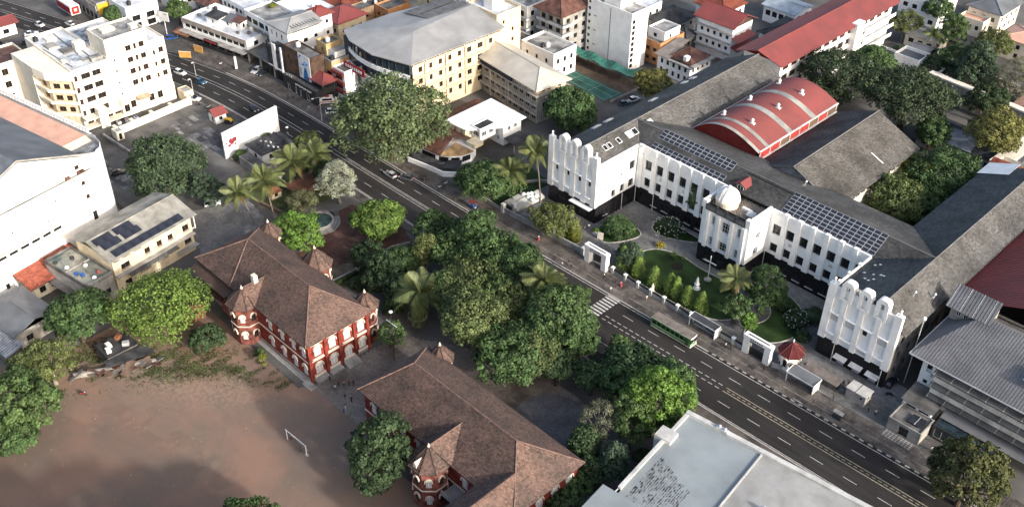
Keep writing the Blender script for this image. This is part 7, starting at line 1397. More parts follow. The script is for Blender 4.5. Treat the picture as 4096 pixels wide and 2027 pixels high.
# bus
B_ = thing('city_bus', 'green and white city bus standing on the road before the dark bus shelter', 'bus', 47.6, 4.15, 1.2)
GRN = mat('bus_green', (.07, .25, .065), rough=.35, spec=.5, var=.1); CRM = mat('bus_cream', (.62, .62, .56), rough=.4)
w = 1.25; Lh = 5.5
ops = [(Lh + -4.6 + 1.28 * i, 1.55, 1.1, .95) for i in range(8)]
mb = MB(); wall_face(mb, (-Lh, -w), (Lh, -w), .75, 2.95, ops, .06); wall_face(mb, (Lh, w), (-Lh, w), .75, 2.95, ops, .06)
mb.poly([(-Lh, w, .75), (-Lh, -w, .75), (-Lh, -w, 2.95), (-Lh, w, 2.95)]).poly([(Lh, -w, .75), (Lh, w, .75), (Lh, w, 1.35), (Lh, -w, 1.35)]).poly([(Lh, -w, 2.6), (Lh, w, 2.6), (Lh, w, 2.95), (Lh, -w, 2.95)]); mb.build('body', GRN, B_)
MB().box(-Lh - .02, Lh + .03, -w - .02, w + .02, .42, .74).build('skirt', CRM, B_); MB().box(-Lh - .01, Lh + .02, -w - .012, w + .012, 1.28, 1.4).build('waist_stripe', CRM, B_)
for s, rz in ((-w + .03, 0), (w - .03, math.pi)):
    for o in ops: MB().box(-.55, .55, 0, .03, 1.56, 2.49).build('side_window', CG_, B_, loc=((-Lh + o[0]) * (1 if rz == 0 else -1), s, 0), rz=rz)
MB().box(Lh - .06, Lh + .005, -w + .1, w - .1, 1.4, 2.58).build('windscreen', CG_, B_); MB().box(Lh + .01, Lh + .03, -.03, .03, 1.4, 2.58).box(-Lh - .03, -Lh, -.8, .8, 1.7, 2.5).build('screen_bar', CRM, B_)
MB().box(Lh, Lh + .06, -.95, .95, 2.62, 2.9).build('destination_board', METAL_W, B_)
MB().extrude([(-w, 2.95), (-w + .06, 3.08), (-w + .4, 3.16), (w - .4, 3.16), (w - .06, 3.08), (w, 2.95)], 0, -Lh, Lh).build('roof', mat('bus_roof', (.19, .165, .145), var=.2, sc=.6), B_)
MB().box(-Lh - .03, Lh + .03, -w - .03, -w + .06, 2.92, 3.02).box(-Lh - .03, Lh + .03, w - .06, w + .03, 2.92, 3.02).box(Lh - .04, Lh + .05, -w, w, 2.93, 3.05).build('roof_rim', CRM, B_)
for s in (-1, 1):
    for xx in (-2.9, 3.1): wheel(B_, xx, s * (w - .14), .48, .28)
    MB().box(Lh, Lh + .05, s * .9 - .16, s * .9 + .16, .9, 1.1).build('headlight', LAMP_W, B_); MB().tube([(Lh - .1, s * (w + .02), 2.3), (Lh + .35, s * (w + .2), 2.2), (Lh + .35, s * (w + .2), 1.9)], .035, 5).build('mirror', METAL_DK, B_)
    MB().box(-Lh - .03, -Lh, s * .95 - .12, s * .95 + .12, 1.0, 1.25).build('taillight', LAMP_R, B_)
MB().box(Lh - 1.35, Lh - .55, -w - .025, -w - .005, .75, 2.6).build('door', mat('bus_door', (.05, .12, .05), rough=.4), B_); MB().box(Lh - .02, Lh + .12, -w, w, .42, .62).build('bumper', CRM, B_)
def bike(x, y, deg, label, col):
    t = thing('motorcycle', label, 'motorcycle', x, y, deg)
    wheel(t, -.6, 0, .3, .11); wheel(t, .62, 0, .3, .11)
    MB().extrude([(-.65, .62), (-.3, .8), (.1, .72), (.3, .95), (.45, .9), (.3, .5), (-.2, .4)], 1, -.12, .12).build('body', col, t); MB().box(-.7, .05, -.13, .13, .78, .88).build('saddle', METAL_DK, t); MB().tube([(.62, 0, .3), (.42, 0, 1.0)], .04, 5).tube([(.4, -.33, 1.04), (.4, .33, 1.04)], .025, 5).build('fork', METAL_DK, t); MB().lathe([(.03, .85), (.1, .9), (.1, 1.0), (.02, 1.05)], (.52, 0), 8).build('headlight', LAMP_W, t)
bike(-138.6, 3, 40, 'pale motorcycle parked on the pavement before the shop row', WH); bike(-34.2, 6.2, 20, 'white and grey scooter on the pavement right of the house front', WH); bike(-34.5, 8.6, 70, 'white scooter near the wall of the white-roofed house', WH); bike(-26.5, -100, 35, 'red and white motorcycle at the playground edge', RED); bike(-119.2, -16.6, 60, 'black motorcycle by the yard gate', BLK); bike(-40.2, 5.1, 30, 'dark motorcycle on the pavement near the giant tree', BLK); bike(-116, -15.4, 50, 'white scooter at the yard kerb', WH); bike(91.5, 22, 30, 'dark motorcycle at the mouth of the alley', BLK)
# ================================================================== PEOPLE
def body_mesh(pose):
    """one continuous skinned body, 1.7 m, facing -y"""
    st = {'stand': (.0, .0, .0), 'walk': (.32, .28, .3), 'walk2': (-.25, -.22, -.3)}[pose]; k, arm, _ = st
    V = []; E_ = []; Rr = []
    def v(p, r, par=None):
        V.append(p); Rr.append(r)
        if par is not None: E_.append((par, len(V) - 1))
        return len(V) - 1
    pel = v((0, 0, .95), (.15, .11)); wa = v((0, 0, 1.12), (.13, .095), pel); ch = v((0, -.01, 1.32), (.165, .11), wa); ne = v((0, 0, 1.46), (.055, .055), ch); hd = v((0, -.015, 1.56), (.085, .1), ne); tp = v((0, -.01, 1.68), (.065, .075), hd); v((0, -.12, 1.565), (.018, .02), hd)
    for s, kk in ((-1, k), (1, -k)):
        hp = v((s * .1, 0, .88), (.09, .09), pel); kn = v((s * .105, -kk * .45 - .02, .5), (.062, .065), hp); an = v((s * .105, -kk * .75 + (.06 if kk else 0), .1), (.042, .045), kn); v((s * .11, -kk * .75 - .13, .045), (.042, .035), an)
        sh = v((s * .2, 0, 1.4), (.06, .06), ch); el = v((s * .25, kk * .35 + .02, 1.13), (.042, .042), sh); wr = v((s * .25, kk * .6 - .06, .9), (.028, .03), el); pm = v((s * .25, kk * .66 - .08, .83), (.035, .02), wr)
        for j in range(4): v((s * (.235 + .012 * j), kk * .7 - .13 + .025 * j, .745 + .008 * abs(j - 1)), (.009, .009), pm)
        v((s * .215, kk * .66 - .13, .81), (.009, .009), pm)
    me = bpy.data.meshes.new('b'); me.from_pydata(V, E_, []); o = bpy.data.objects.new('b', me); COL.objects.link(o)
    m = o.modifiers.new('s', 'SKIN'); m.use_smooth_shade = True
    for i, d in enumerate(me.skin_vertices[0].data): d.radius = Rr[i]; d.use_root = (i == 0)
    o.modifiers.new('u', 'SUBSURF').levels = 1
    dg = bpy.context.evaluated_depsgraph_get(); out = bpy.data.meshes.new_from_object(o.evaluated_get(dg)); bpy.data.objects.remove(o); return out
BODY = {p: body_mesh(p) for p in ('stand', 'walk', 'walk2')}
SKIN = mat('skin_brown', (.22, .12, .075), rough=.6, var=.05); HAIR = mat('hair_black', (.012, .010, .009), rough=.6)
CLO = {n: mat('cloth_' + n, c, rough=.9, var=.1, sc=3) for n, c in dict(white=(.68, .68, .67), black=(.02, .02, .022), blue=(.04, .08, .25), navy=(.02, .03, .07), grey=(.18, .18, .18), red=(.32, .04, .06), pink=(.5, .22, .28), yellow=(.6, .45, .12), khaki=(.25, .2, .12), teal=(.05, .2, .22)).items()}
PM = {}
hair_me = MB().lathe([(.104, 1.56), (.108, 1.62), (.095, 1.68), (.05, 1.725), (.01, 1.73)], (0, .015), 12).mesh('hair', HAIR, True)
def person(x, y, deg, top, bot, label, pose='stand', dress=False, group=None, z=0., s=1.):
    k = (pose, top, bot, dress)
    if k not in PM:
        me = BODY[pose].copy(); me.materials.clear()
        for m in (SKIN, CLO[top], CLO[bot], HAIR): me.materials.append(m)
        for p in me.polygons:
            c = p.center; arm = abs(c.x) > .215
            p.material_index = (0 if c.z > 1.435 else 0 if arm and c.z < 1.18 else 1 if c.z > .98 or arm else 3 if c.z < .09 else 2)
        PM[k] = me
    t = thing('person', label, 'person', x, y, deg, group, z); t.scale = (s, s, s); b = link('body', PM[k], t); link('hair', hair_me, t)
    if dress: MB().lathe([(.32, .12), (.27, .6), (.17, 1.0), (.15, 1.1)], (0, 0), 12).build('skirt', CLO[bot], t, smooth=True)
    return t
P = [(1.3, 8.1, 40, 'white', 'red', 'person in white top and red skirt walking past the stepped wall', 'walk', True), (12.8, 4.6, 200, 'white', 'blue', 'person in white top and blue trousers at the kerb below the first gate', 'walk', False), (13.5, 6.2, 20, 'black', 'grey', 'person in black top beside the kerb group below the first gate', 'stand', False), (14.6, 6.0, 20, 'grey', 'black', 'person in grey top rightmost of the kerb group below the first gate', 'stand', False),
     (23.0, 8.6, 120, 'white', 'black', 'person in white shirt bending by the wall right of the first gate', 'walk2', False), (27.1, 8.1, 90, 'black', 'navy', 'person in black beside a person in pink on the pavement', 'stand', False), (28.0, 9.0, 90, 'pink', 'red', 'person in pink dress on the pavement by the pillared wall', 'stand', True), (27.6, 5.7, 60, 'white', 'grey', 'person in white shirt at the kerb end of the zebra crossing', 'walk', False), (35.6, 9.3, 70, 'white', 'khaki', 'person in white top and shorts walking towards the bus', 'walk', False),
     (-19.3, 5.4, 0, 'white', 'blue', 'person in white shirt and blue trousers beside the blue cart', 'stand', False), (-46.3, 6.4, 30, 'black', 'black', 'person in black under the giant tree on the pavement', 'stand', False), (-23.9, -2.8, 90, 'black', 'grey', 'person standing on the road median', 'stand', False),
     (6.0, -60.4, 30, 'navy', 'navy', 'person in navy at the corner apron of the brick school', 'stand', False), (8.9, -61.2, 40, 'white', 'blue', 'person in white and blue nearest the playground in the school lane', 'walk', False), (8.6, -60.0, 10, 'black', 'navy', 'person in black second in the school lane line', 'stand', False), (9.2, -59.1, 340, 'yellow', 'black', 'person in yellow top in the school lane line', 'walk2', False), (9.8, -58.2, 20, 'red', 'black', 'person in dark red top in the school lane line', 'stand', False), (10.6, -57.6, 20, 'black', 'black', 'person in black at the far end of the school lane line', 'walk', False),
     (12.6, -61.4, 200, 'black', 'grey', 'person in black top in the huddle beside the lower school', 'stand', False), (13.5, -60.5, 160, 'yellow', 'white', 'person in pale yellow top in the huddle beside the lower school', 'stand', False), (14.2, -60.9, 100, 'black', 'black', 'person dressed in black in the huddle beside the lower school', 'walk', False), (14.9, -63.0, 250, 'grey', 'white', 'person in white trousers walking away from the huddle', 'walk', False), (15.6, -64.0, 250, 'blue', 'blue', 'child in light blue walking ahead onto the playground', 'walk2', False),
     (68.6, 8.9, 10, 'black', 'black', 'person in black with white bag near the second gate', 'stand', False), (58.4, 9.2, 100, 'white', 'black', 'person standing right of the dark bus shelter', 'stand', False), (59.5, 9.6, 60, 'black', 'black', 'person in black pacing near the second gate', 'walk', False), (81.9, 7.5, 80, 'black', 'grey', 'person in black at the kerb steps', 'stand', False), (83.9, 12.2, 80, 'black', 'navy', 'person in black standing on the forecourt path', 'walk', False), (90.9, 14.3, 30, 'black', 'black', 'person in black beside the utility cabin', 'walk', False), (92.3, 14.7, 60, 'white', 'black', 'person in white shirt right of the utility cabin', 'stand', False), (83.0, 17.6, 10, 'navy', 'navy', 'person under the stall end near the second wing', 'stand', False), (83.9, 18.2, 20, 'black', 'black', 'person in black against the second wing base', 'stand', False),
     (105.3, 13.6, 90, 'white', 'black', 'person in white shirt left of a pair below the grey block', 'stand', False), (106.3, 14.1, 90, 'pink', 'black', 'person in pink right of a pair below the grey block', 'stand', False), (-103.8, 5.2, 0, 'black', 'black', 'person in black on the pavement before the black shop', 'walk', False), (-103.0, 6.6, 20, 'grey', 'black', 'person in grey beside the black shop door', 'stand', False), (-93.9, 5.9, 40, 'white', 'grey', 'person in white at the street lamp before the parked van', 'walk', False), (-91.9, 7.6, 40, 'red', 'black', 'person in red before the parked van', 'stand', False), (14.2, -76.1, 200, 'grey', 'black', 'goalkeeper-side player in grey inside the goal', 'stand', False), (18.3, -76.6, 160, 'black', 'black', 'player in black hanging by the right goal post', 'walk', False), (-52, 6, 0, 'white', 'navy', 'person in white under the left side of the giant tree', 'walk', False), (6.6, 21.2, 30, 'white', 'grey', 'person in white at the first wing entrance', 'stand', False), (5.9, 20.4, 60, 'black', 'grey', 'person in black at the first wing entrance', 'stand', False)]
for a in P: person(a[0], a[1], a[2], a[3], a[4], a[5], a[6], a[7], s=.72 if a[5].startswith('child') else 1., z=.14 if a[1] > 4.9 and a[1] < 11.2 else 0)
t = site('vendor_cart', 'blue vendor cart at the kerb beside the roadside tree', 'cart', -20.6, 6); MB().box(-21.6, -19.9, 5.5, 6.5, .6, 1.3).build('body', BLUE_P, t); MB().slab([(-21.8, 5.3, 2.1), (-19.7, 5.3, 2.1), (-19.7, 6.7, 2.2), (-21.8, 6.7, 2.2)], .05).build('canopy', MAROON, t)
for x, y in ((-21.4, 5.5), (-20.1, 5.5), (-21.4, 6.5), (-20.1, 6.5)): MB().tube([(x, y, .5), (x, y, 2.1)], .03, 4).build('post', METAL_W, t); wheel(t, x, y, .3, .08)
# ================================================================== TREES AND PLANTS
LEAF = {}
def leafmat(n, c, tint=.55):
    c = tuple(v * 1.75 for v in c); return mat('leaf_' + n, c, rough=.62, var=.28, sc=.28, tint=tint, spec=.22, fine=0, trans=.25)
for n, c in dict(sage=(.068, .092, .042), dark=(.040, .062, .032), blue=(.040, .062, .037), silver=(.20, .215, .16), bright=(.075, .118, .026), lime=(.070, .125, .024), yellow=(.085, .13, .028), broad=(.045, .078, .028), olive=(.082, .098, .034), green=(.055, .088, .030), deep=(.030, .050, .022), green2=(.046, .078, .028), olive2=(.072, .094, .036), grey=(.085, .092, .058), magnolia=(.034, .062, .026), darkolive=(.048, .055, .020), golden=(.115, .115, .036), golden2=(.080, .102, .036), goldgreen=(.115, .128, .026), darkumb=(.036, .052, .026), twig=(.075, .080, .042), cyp=(.10, .15, .035)).items(): LEAF[n] = leafmat(n, c)
SPEC = {  # leaf size, lobe count, lobe radius factor, coverage
    'sage': (.50, 105, .17, 1.0), 'dark': (.40, 110, .16, 1.1), 'silver': (.30, 70, .17, .5), 'broad': (.58, 80, .18, 1.0), 'magnolia': (.72, 70, .19, .9), 'darkumb': (.42, 150, .13, 1.1), 'grey': (.28, 60, .18, .42), 'twig': (.26, 50, .2, .42), 'olive': (.34, 85, .16, .62), 'olive2': (.36, 105, .155, .8), 'green': (.46, 85, .17, 1.0), 'green2': (.38, 105, .15, 1.0), 'golden2': (.4, 100, .15, .9), 'yellow': (.34, 130, .16, .9), 'golden': (.36, 110, .15, 1.0)}
def rand_dir(n):
    v = rng.normal(size=(n, 3)); return v / np.linalg.norm(v, axis=1)[:, None]
def leaves(C_, Rd, N_, size, flat=.75, out=None):
    """leaf cards scattered on lobes C_ (centres) with radii Rd; N_ leaves per lobe; returns V, F, tint"""
    cs, ns, ts, sz = [], [], [], []
    for c, r, n in zip(C_, Rd, N_):
        d = rand_dir(n)
        if out is not None: d = d + (c - out) / (np.linalg.norm(c - out) + 1e-6) * .55; d /= np.linalg.norm(d, axis=1)[:, None]
        d[:, 2] = np.where(d[:, 2] < -.35, -d[:, 2] * .6, d[:, 2]); rad = r * (1 - .42 * rng.random(n) ** 2.2) * rng.uniform(.82, 1.12, n)
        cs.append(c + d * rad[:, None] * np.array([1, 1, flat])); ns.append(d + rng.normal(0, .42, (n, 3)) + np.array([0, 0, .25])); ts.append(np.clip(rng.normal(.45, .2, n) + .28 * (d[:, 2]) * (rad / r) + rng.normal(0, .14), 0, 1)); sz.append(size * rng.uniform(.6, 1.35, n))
    C2 = np.concatenate(cs); Nn = np.concatenate(ns); T = np.concatenate(ts); S = np.concatenate(sz); n = len(C2)
    Nn /= np.linalg.norm(Nn, axis=1)[:, None]; U = np.cross(Nn, rand_dir(n)); U /= np.linalg.norm(U, axis=1)[:, None]; W = np.cross(Nn, U)
    a = (S * .5)[:, None]; b = (S * .36)[:, None]
    V = np.stack([C2 - U * a, C2 - W * b + Nn * b * .25, C2 + U * a, C2 + W * b + Nn * b * .25], 1).reshape(-1, 3)
    return V, np.arange(4 * n).reshape(n, 4), T
def limb(mb, p, q, r0, r1, bend=.12):
    p, q = Vector(p), Vector(q); d = q - p; L_ = d.length; m = p + d * .5 + Vector((rng.normal(0, bend * L_), rng.normal(0, bend * L_), rng.normal(0, bend * L_ * .4))); mb.tube([p, (p + m) / 2 + Vector((0, 0, .03 * L_)), m, (m + q) / 2, q], [r0, r0 * .85, (r0 + r1) / 2, r1 * 1.2, r1], 6, cap=False)
def tree(x, y, zc, r, rz, kind, label, group='broad-leaved trees'):
    ls, nl, lf, cov = SPEC.get(kind, (.42, 95, .165, 1.05))
    t = thing('tree', label, 'tree', x, y, 0, group); nl = int(nl * min(1.5, max(.35, (r / 7) ** .9)))
    ax = np.array([r, r, rz]) - np.minimum(lf * r * .75, .5 * rz); ns = 1 if r < 3.2 else int(rng.integers(4, 7)); a0 = rng.uniform(0, 6.28)
    sub = [(np.zeros(3), .78)] if ns > 1 else [(np.zeros(3), 1.)]
    for j in range(ns if ns > 1 else 0): a = a0 + 6.283 * j / ns + rng.normal(0, .25); sub.append((np.array([math.cos(a), math.sin(a), 0]) * ax * rng.uniform(.40, .68) + np.array([0, 0, rng.normal(-.12, .16) * rz]), rng.uniform(.36, .60)))
    C_ = []; q = max(8, int(nl * 1.35 / (len(sub) ** .75)))
    for cj, fj in sub:
        m = max(6, int(q * (fj / .6) ** 2)); gi = np.arange(m) + .5; ph = np.arccos(1 - 1.6 * gi / m); th = math.pi * (1 + 5 ** .5) * gi + rng.uniform(0, 6); D = np.stack([np.cos(th) * np.sin(ph), np.sin(th) * np.sin(ph), np.cos(ph)], 1)
        c = cj + D * ax * fj * rng.uniform(.84, 1.08, (m, 1)) + rng.normal(0, .03 * r, (m, 3)); keep = np.ones(m, bool)
        for ck, fk in sub:
            if ck is not cj: keep &= np.linalg.norm((c - ck) / (ax * fk), axis=1) > .8
        C_.append(c[keep & (rng.random(m) > .08)])
    C_ = np.concatenate(C_); k = len(C_); C_[:, 2] += zc; lr = lf * r * rng.uniform(.65, 1.4, k) + .25
    inner = rand_dir(max(4, k // 5)) * ax * .45; inner[:, 2] += zc; C_ = np.concatenate([C_, inner]); lr = np.concatenate([lr, np.full(len(inner), lf * r)])
    lr = np.minimum(lr, np.maximum(C_[:, 2] - .2, .3)); N_ = np.maximum(20, (cov * 4 * math.pi * lr ** 2 / (ls * ls * .36) * .5)).astype(int); q = min(1, min(17000, 700 * r + 3500) / N_.sum()); N_ = (N_ * q).astype(int); ls *= min(1.6, q ** -.45)
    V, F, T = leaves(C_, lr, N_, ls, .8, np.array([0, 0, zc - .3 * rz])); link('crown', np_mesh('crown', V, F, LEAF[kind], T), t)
    tm = TRUNK_PALE if kind in ('silver', 'grey', 'lime', 'olive', 'olive2', 'blue') else TRUNK; mb = MB(); th_ = max(.6, zc - rz * .55); tr_ = .05 * r + .08
    fork = (rng.normal(0, .3), rng.normal(0, .3), th_); mb.tube([(0, 0, -.1), (fork[0] * .4, fork[1] * .4, th_ * .5), fork], [tr_ * 1.35, tr_, tr_ * .85], 8, cap=False)
    for i in rng.choice(k, min(15, k), replace=False): limb(mb, fork, C_[i] + (C_[i] - np.array([0, 0, zc])) * (.12 if kind in ('olive', 'grey', 'twig', 'olive2', 'silver') else 0), tr_ * .5, .045)
    mb.build('trunk', tm, t); return t
TREES = [
(-54.6,6.0,13.0,15.4,15.5,'sage','huge grey-green spreading tree between the white-roofed house and the main road'),
(-82.0,-48.1,9.6,10.9,9.5,'dark','large dark green tree shading the paved yard below the white billboard wall'),
(-69.8,-43.4,6.0,4.3,4.8,'blue','small blue-green tree hugging the right edge of the large dark yard tree'),
(-47.1,-17.7,7.1,5.4,6.8,'silver','silvery pale-blossomed tree beside the road below the palm garden'),
(-27.5,-20.2,6.0,7.1,5.0,'bright','bright green tree on the road corner of the brick-paved court'),
(-37.1,-37.6,6.0,5.7,5.7,'lime','rounded bright green tree between the curved stone steps and the brick school'),
(-30.8,-78.1,9.0,11.2,6.7,'yellow','broad yellow-green tree by the brick school at the top of the dirt playground'),
(-41.8,-92.2,8.0,7.0,5.7,'broad','broad-leaved mid-green tree left of the yellow-green tree'),
(-33.5,-102.6,7.0,5.7,5.1,'olive','olive tree over the rubble edge of the playground, upper of the left-edge pair'),
(-24.2,-112.0,8.4,7.2,8.2,'green','wide green tree crossing the left photo edge beside the dirt playground'),
(-20.1,-73.6,4.0,3.9,2.8,'deep','low dark bushy tree between the yellow-green tree and the octagonal brick bay'),
(6.7,-43.8,4.3,3.3,3.9,'green','small round tree at the street-side corner of the brick school front'),
(-2.2,-12.3,8.0,8.8,5.2,'green','green roadside tree nearest the far end of the tree belt'),
(5.8,-12.8,9.0,8.9,7.3,'green2','dense green tree at the road edge opposite the first white gate'),
(9.2,-22.3,9.0,8.6,4.4,'olive2','olive crown in the middle of the tree belt above the palm'),
(-9.9,-32.6,6.1,5.1,5.8,'deep','dark shaded tree behind the hedge strip of the brick court'),
(-8.1,-21.1,7.0,3.0,4.4,'olive','slim yellowish tree standing up from the dark shrubs by the hedge strip'),
(20.1,-31.8,10.0,8.6,6.2,'olive2','wide olive-green tree above the lane between the two brick schools'),
(32.6,-32.0,8.0,7.9,4.4,'broad','broad-leaved tree overhanging the paved circle end of the lane'),
(32.3,-18.4,9.0,8.6,8.6,'green2','tall dark green tree at the zebra crossing end of the tree belt'),
(36.2,-70.5,9.9,6.5,9.8,'deep','big dark tree against the near wall of the lower brick school'),
(58.8,-35.2,9.0,4.0,6.0,'grey','thin grey-leaved sparse tree beside the paved circle'),
(63.4,-22.7,9.5,6.9,9.4,'lime','bright green tree with pale trunk near the flat white roof corner'),
(51.5,-15.6,5.0,7.6,4.0,'magnolia','dark glossy broad-leaved tree along the road opposite the bus'),
(62.0,-14.5,8.0,4.9,4.9,'broad','leafy tree leaning over the lane marking below the bus'),
(45.2,-12.4,5.0,3.2,3.5,'green','small green tree beside the parking bay opposite the bus'),
(64.1,-47.5,5.0,3.6,3.6,'green2','young tree at the right hip of the lower brick school'),
(115.3,4.6,9.1,6.6,9.0,'darkolive','dark olive tree at the bottom right corner of the picture'),
(-21.5,12.2,6.0,8.2,5.0,'green2','green tree on the pavement in front of the first college wing palms'),
(2.1,12.9,5.0,6.2,4.3,'olive','feathery olive tree on the pavement wall of the first college wing'),
(-30.9,54.2,8.0,7.9,7.0,'broad','leafy tree between the stone building and the slate roof'),
(-23.6,82.7,8.0,5.8,5.3,'golden','golden green tree beside the slate roof near the green court'),
(59.2,78.4,9.0,8.2,6.7,'golden2','light green tree in the courtyard corner of the slate roofs'),
(64.3,96.5,10.0,10.0,8.5,'green2','large green courtyard tree against the long right slate wing'),
(54.9,94.5,9.0,5.9,4.9,'goldgreen','yellow-green small-crowned tree behind the courtyard hall eave'),
(63.3,126.4,12.0,7.8,6.7,'golden','yellowish tree in front of the long stone wall'),
(16.2,123.7,12.0,12.7,7.5,'darkumb','dark umbrella-shaped tree below the long red roof'),
(36.9,125.4,12.0,14.6,8.4,'darkumb','widest dark umbrella-shaped tree in front of the long stone wall'),
(48.4,120.1,7.0,5.7,6.4,'broad','broad-leaved tree under the wide umbrella tree beside the hall gable'),
(22.2,184.6,9.0,5.1,7.6,'green','tall narrow leafy tree at the top edge right of the white house'),
(40.2,162.5,10.0,7.2,9.7,'blue','loose dark tree inside the stone-walled yard'),
(52.5,161.9,10.0,6.1,9.2,'grey','greyish slender tree with bare pale limbs at the right edge'),
(6.2,183.2,7.0,5.8,5.1,'olive','olive tree between the long red-roofed block and the white house'),
(27.9,162.0,5.4,3.9,5.1,'deep','dark shrub-like tree beside the yard hut'),
(-175.3,9.4,6.0,4.7,3.3,'green','roadside tree at the top edge right of the parked white car'),
(-188.7,-7.8,5.0,2.9,2.5,'green2','small tree before the shops with the yellow sign'),
(-147.0,26.6,8.0,4.8,3.2,'sage','tree behind the planted roof terrace of the white shops'),
(-49.7,-27.5,4.0,4.6,3.6,'twig','twiggy olive bush-tree among the roofs of the palm garden'),
(24.4,42.0,9.0,2.6,4.0,'sage','slim tree left of the domed tower'),
(57.5,25.1,7.4,4.7,7.1,'green2','tree between the domed tower and the second gate path'),
(54.4,17.4,5.0,3.6,3.6,'broad','leafy tree beside the coconut palm on the college lawn'),
(58.5,17.5,3.0,1.6,2.2,'lime','small bright green tree by the bus shelter wall'),
(31.1,-96.8,9.0,5.2,2.6,'green','green crown peeping in at the bottom edge of the playground'),
(-15.2,-12.2,7.0,5.2,3.2,'green2','green tree crown at the kerb below the grey-green giant'),
(-55.9,-15.3,5.0,3.7,3.3,'deep','dark bush between the palms and the silvery tree'),
(-74.4,-8.0,4.0,3.4,2.6,'olive','olive bush beside the small grey-roofed house'),
(15.2,-11.6,11.0,5.6,5.3,'green2','dark tree crown at the road edge above the second belt palm'),
(20.0,-19.6,8.0,5.3,5.3,'olive2','olive crown filling the middle of the tree belt left of the palm'),
(24.3,16.2,4.0,2.9,2.9,'blue','round dark blue-green tree behind the first cypresses'),
(51.0,147.6,8.0,5.4,6.1,'deep','dark tree in the corner of the stone-walled yard'),
(50.6,71.3,5.0,4.6,3.9,'deep','dark tree under the light courtyard tree'),
(60.2,-40.0,7.0,3.0,4.6,'deep','shaded tree under the grey sparse tree'),
(5.9,-27.3,7.0,5.0,5.0,'green2','green crown squeezed between the two biggest belt trees'),
(35.1,-28.6,8.0,6.3,3.7,'olive2','olive crown at the lane side of the tree belt, right of the broad-leaved one'),
(31.4,-12.0,9.5,4.6,4.9,'green','green crown touching the road edge between belt palm and zebra crossing'),
(38.8,-17.7,7.0,4.7,4.7,'broad','broad-leaved crown at the corner of the parking bay'),
(15.9,-20.5,9.0,4.9,4.2,'green','green crown directly left of the belt palm'),
(40.1,-26.5,6.0,5.0,2.5,'deep','dark low crown at the lane edge of the tree belt'),
(-18.6,-30.5,5.0,4.3,4.3,'deep','dark crown behind the court hedge nearest the brick school'),
(-1.3,-34.3,5.0,4.4,4.7,'deep','dark crown left of the wide dark-fronded palm'),
(-11.7,-25.6,5.0,4.3,3.5,'green2','green crown over the hedge strip end'),
(47.3,-23.3,6.0,3.5,3.2,'magnolia','glossy dark crown at the far rim of the paved circle'),
(54.1,-21.2,7.0,4.9,4.1,'broad','broad-leaved crown in the middle of the lower roadside thicket'),
(63.6,-30.2,9.0,4.2,6.4,'green','green crown left of the bright tree with pale trunk'),
(67.9,-23.0,7.0,3.5,3.5,'green2','green crown leaning on the flat roof corner'),
(66.8,-38.9,7.0,2.8,4.3,'blue','blue-green crown beside the pale flat-roofed block'),
(67.4,-52.6,6.0,3.6,3.6,'green','young crown at the bottom edge hiding the school end wall'),
(64.3,-43.2,5.0,2.6,3.9,'deep','dark crown between the school hip and the pale flat roof'),
(58.0,-10.6,4.5,3.0,3.0,'magnolia','glossy low crown at the kerb opposite the bus'),
(-1.0,-11.0,12.5,5.4,3.4,'green2','green crown at the kerb end nearest the traffic median'),
(-34.0,-106.6,7.0,4.9,3.5,'golden2','pale green crown behind the left-edge pair'),
(-20.5,-116.4,5.0,5.4,2.7,'green2','low green crown at the left edge above the dirt'),
(52.0,82.0,7.0,4.2,3.9,'green2','green crown at the near side of the light courtyard tree'),
(72.5,92.2,6.0,4.1,4.8,'deep','dark crown at the foot of the right slate wing'),
(64.7,85.0,8.0,6.2,4.7,'green','green crown joining the two courtyard trees'),
(16.7,140.7,11.0,7.5,5.1,'green2','green crown joining the two umbrella trees'),
(33.7,167.5,8.0,5.7,6.5,'green','green crown above the white gate block'),
(35.5,186.3,8.0,6.6,5.8,'olive','olive crown below the hip-roofed villa'),
(9.0,199.8,8.0,5.6,4.8,'green2','green crown at the top edge beside the narrow leafy tree'),
]
for a in TREES: tree(*a)
# the row of tall trees along the lower side of the playground, just outside the picture, that shades it
for x, y, z, r, k, l in ((43, -96, 11, 6.5, 'green', 'nearest to the lower brick school'), (36, -104.5, 11.5, 6.5, 'green2', 'second from the lower brick school'), (29.5, -114, 12, 7, 'olive', 'middle tree'), (23, -123, 12, 7, 'green', 'fourth from the lower brick school'), (16, -132, 12, 7, 'green2', 'farthest from the lower brick school'), (52, -108, 13, 7, 'green', 'standing behind the second')): tree(x, y, z, r, r * .85, k, 'tall green tree in the row below the playground, ' + l)
# palms
def frond_mesh(L_, droop, name, m, wid=.55):
    n = 15; V = []; F = []; T = []; pts = [Vector((L_ * t * (1 - .12 * t), 0, L_ * (.42 * t - droop * t * t))) for t in np.linspace(0, 1, n + 1)]
    def q(a, b, c, d, t): i = len(V); V.extend([tuple(a), tuple(b), tuple(c), tuple(d)]); F.append((i, i + 1, i + 2, i + 3)); T.append(t)
    for i in range(n):
        w = .07 * (1 - i / n) + .02; q(pts[i] + Vector((0, -w, 0)), pts[i + 1] + Vector((0, -w * .8, 0)), pts[i + 1] + Vector((0, w * .8, 0)), pts[i] + Vector((0, w, 0)), .75)
        if i < 1: continue
        for s in (-1, 1):
            for k in (0, .5):
                p = pts[i].lerp(pts[i + 1], k); l = L_ * wid * (.25 + .75 * math.sin(math.pi * min(1, (i + k) / n * .9 + .12))) * .62; e = p + Vector((l * .55, s * l * .8, -l * .42)); d = Vector((.13 * L_ / 4, 0, 0)); q(p - d * .6, e, e + d * .25, p + d, random.uniform(.2, .8))
    return np_mesh(name, np.array(V), np.array(F), m, T)
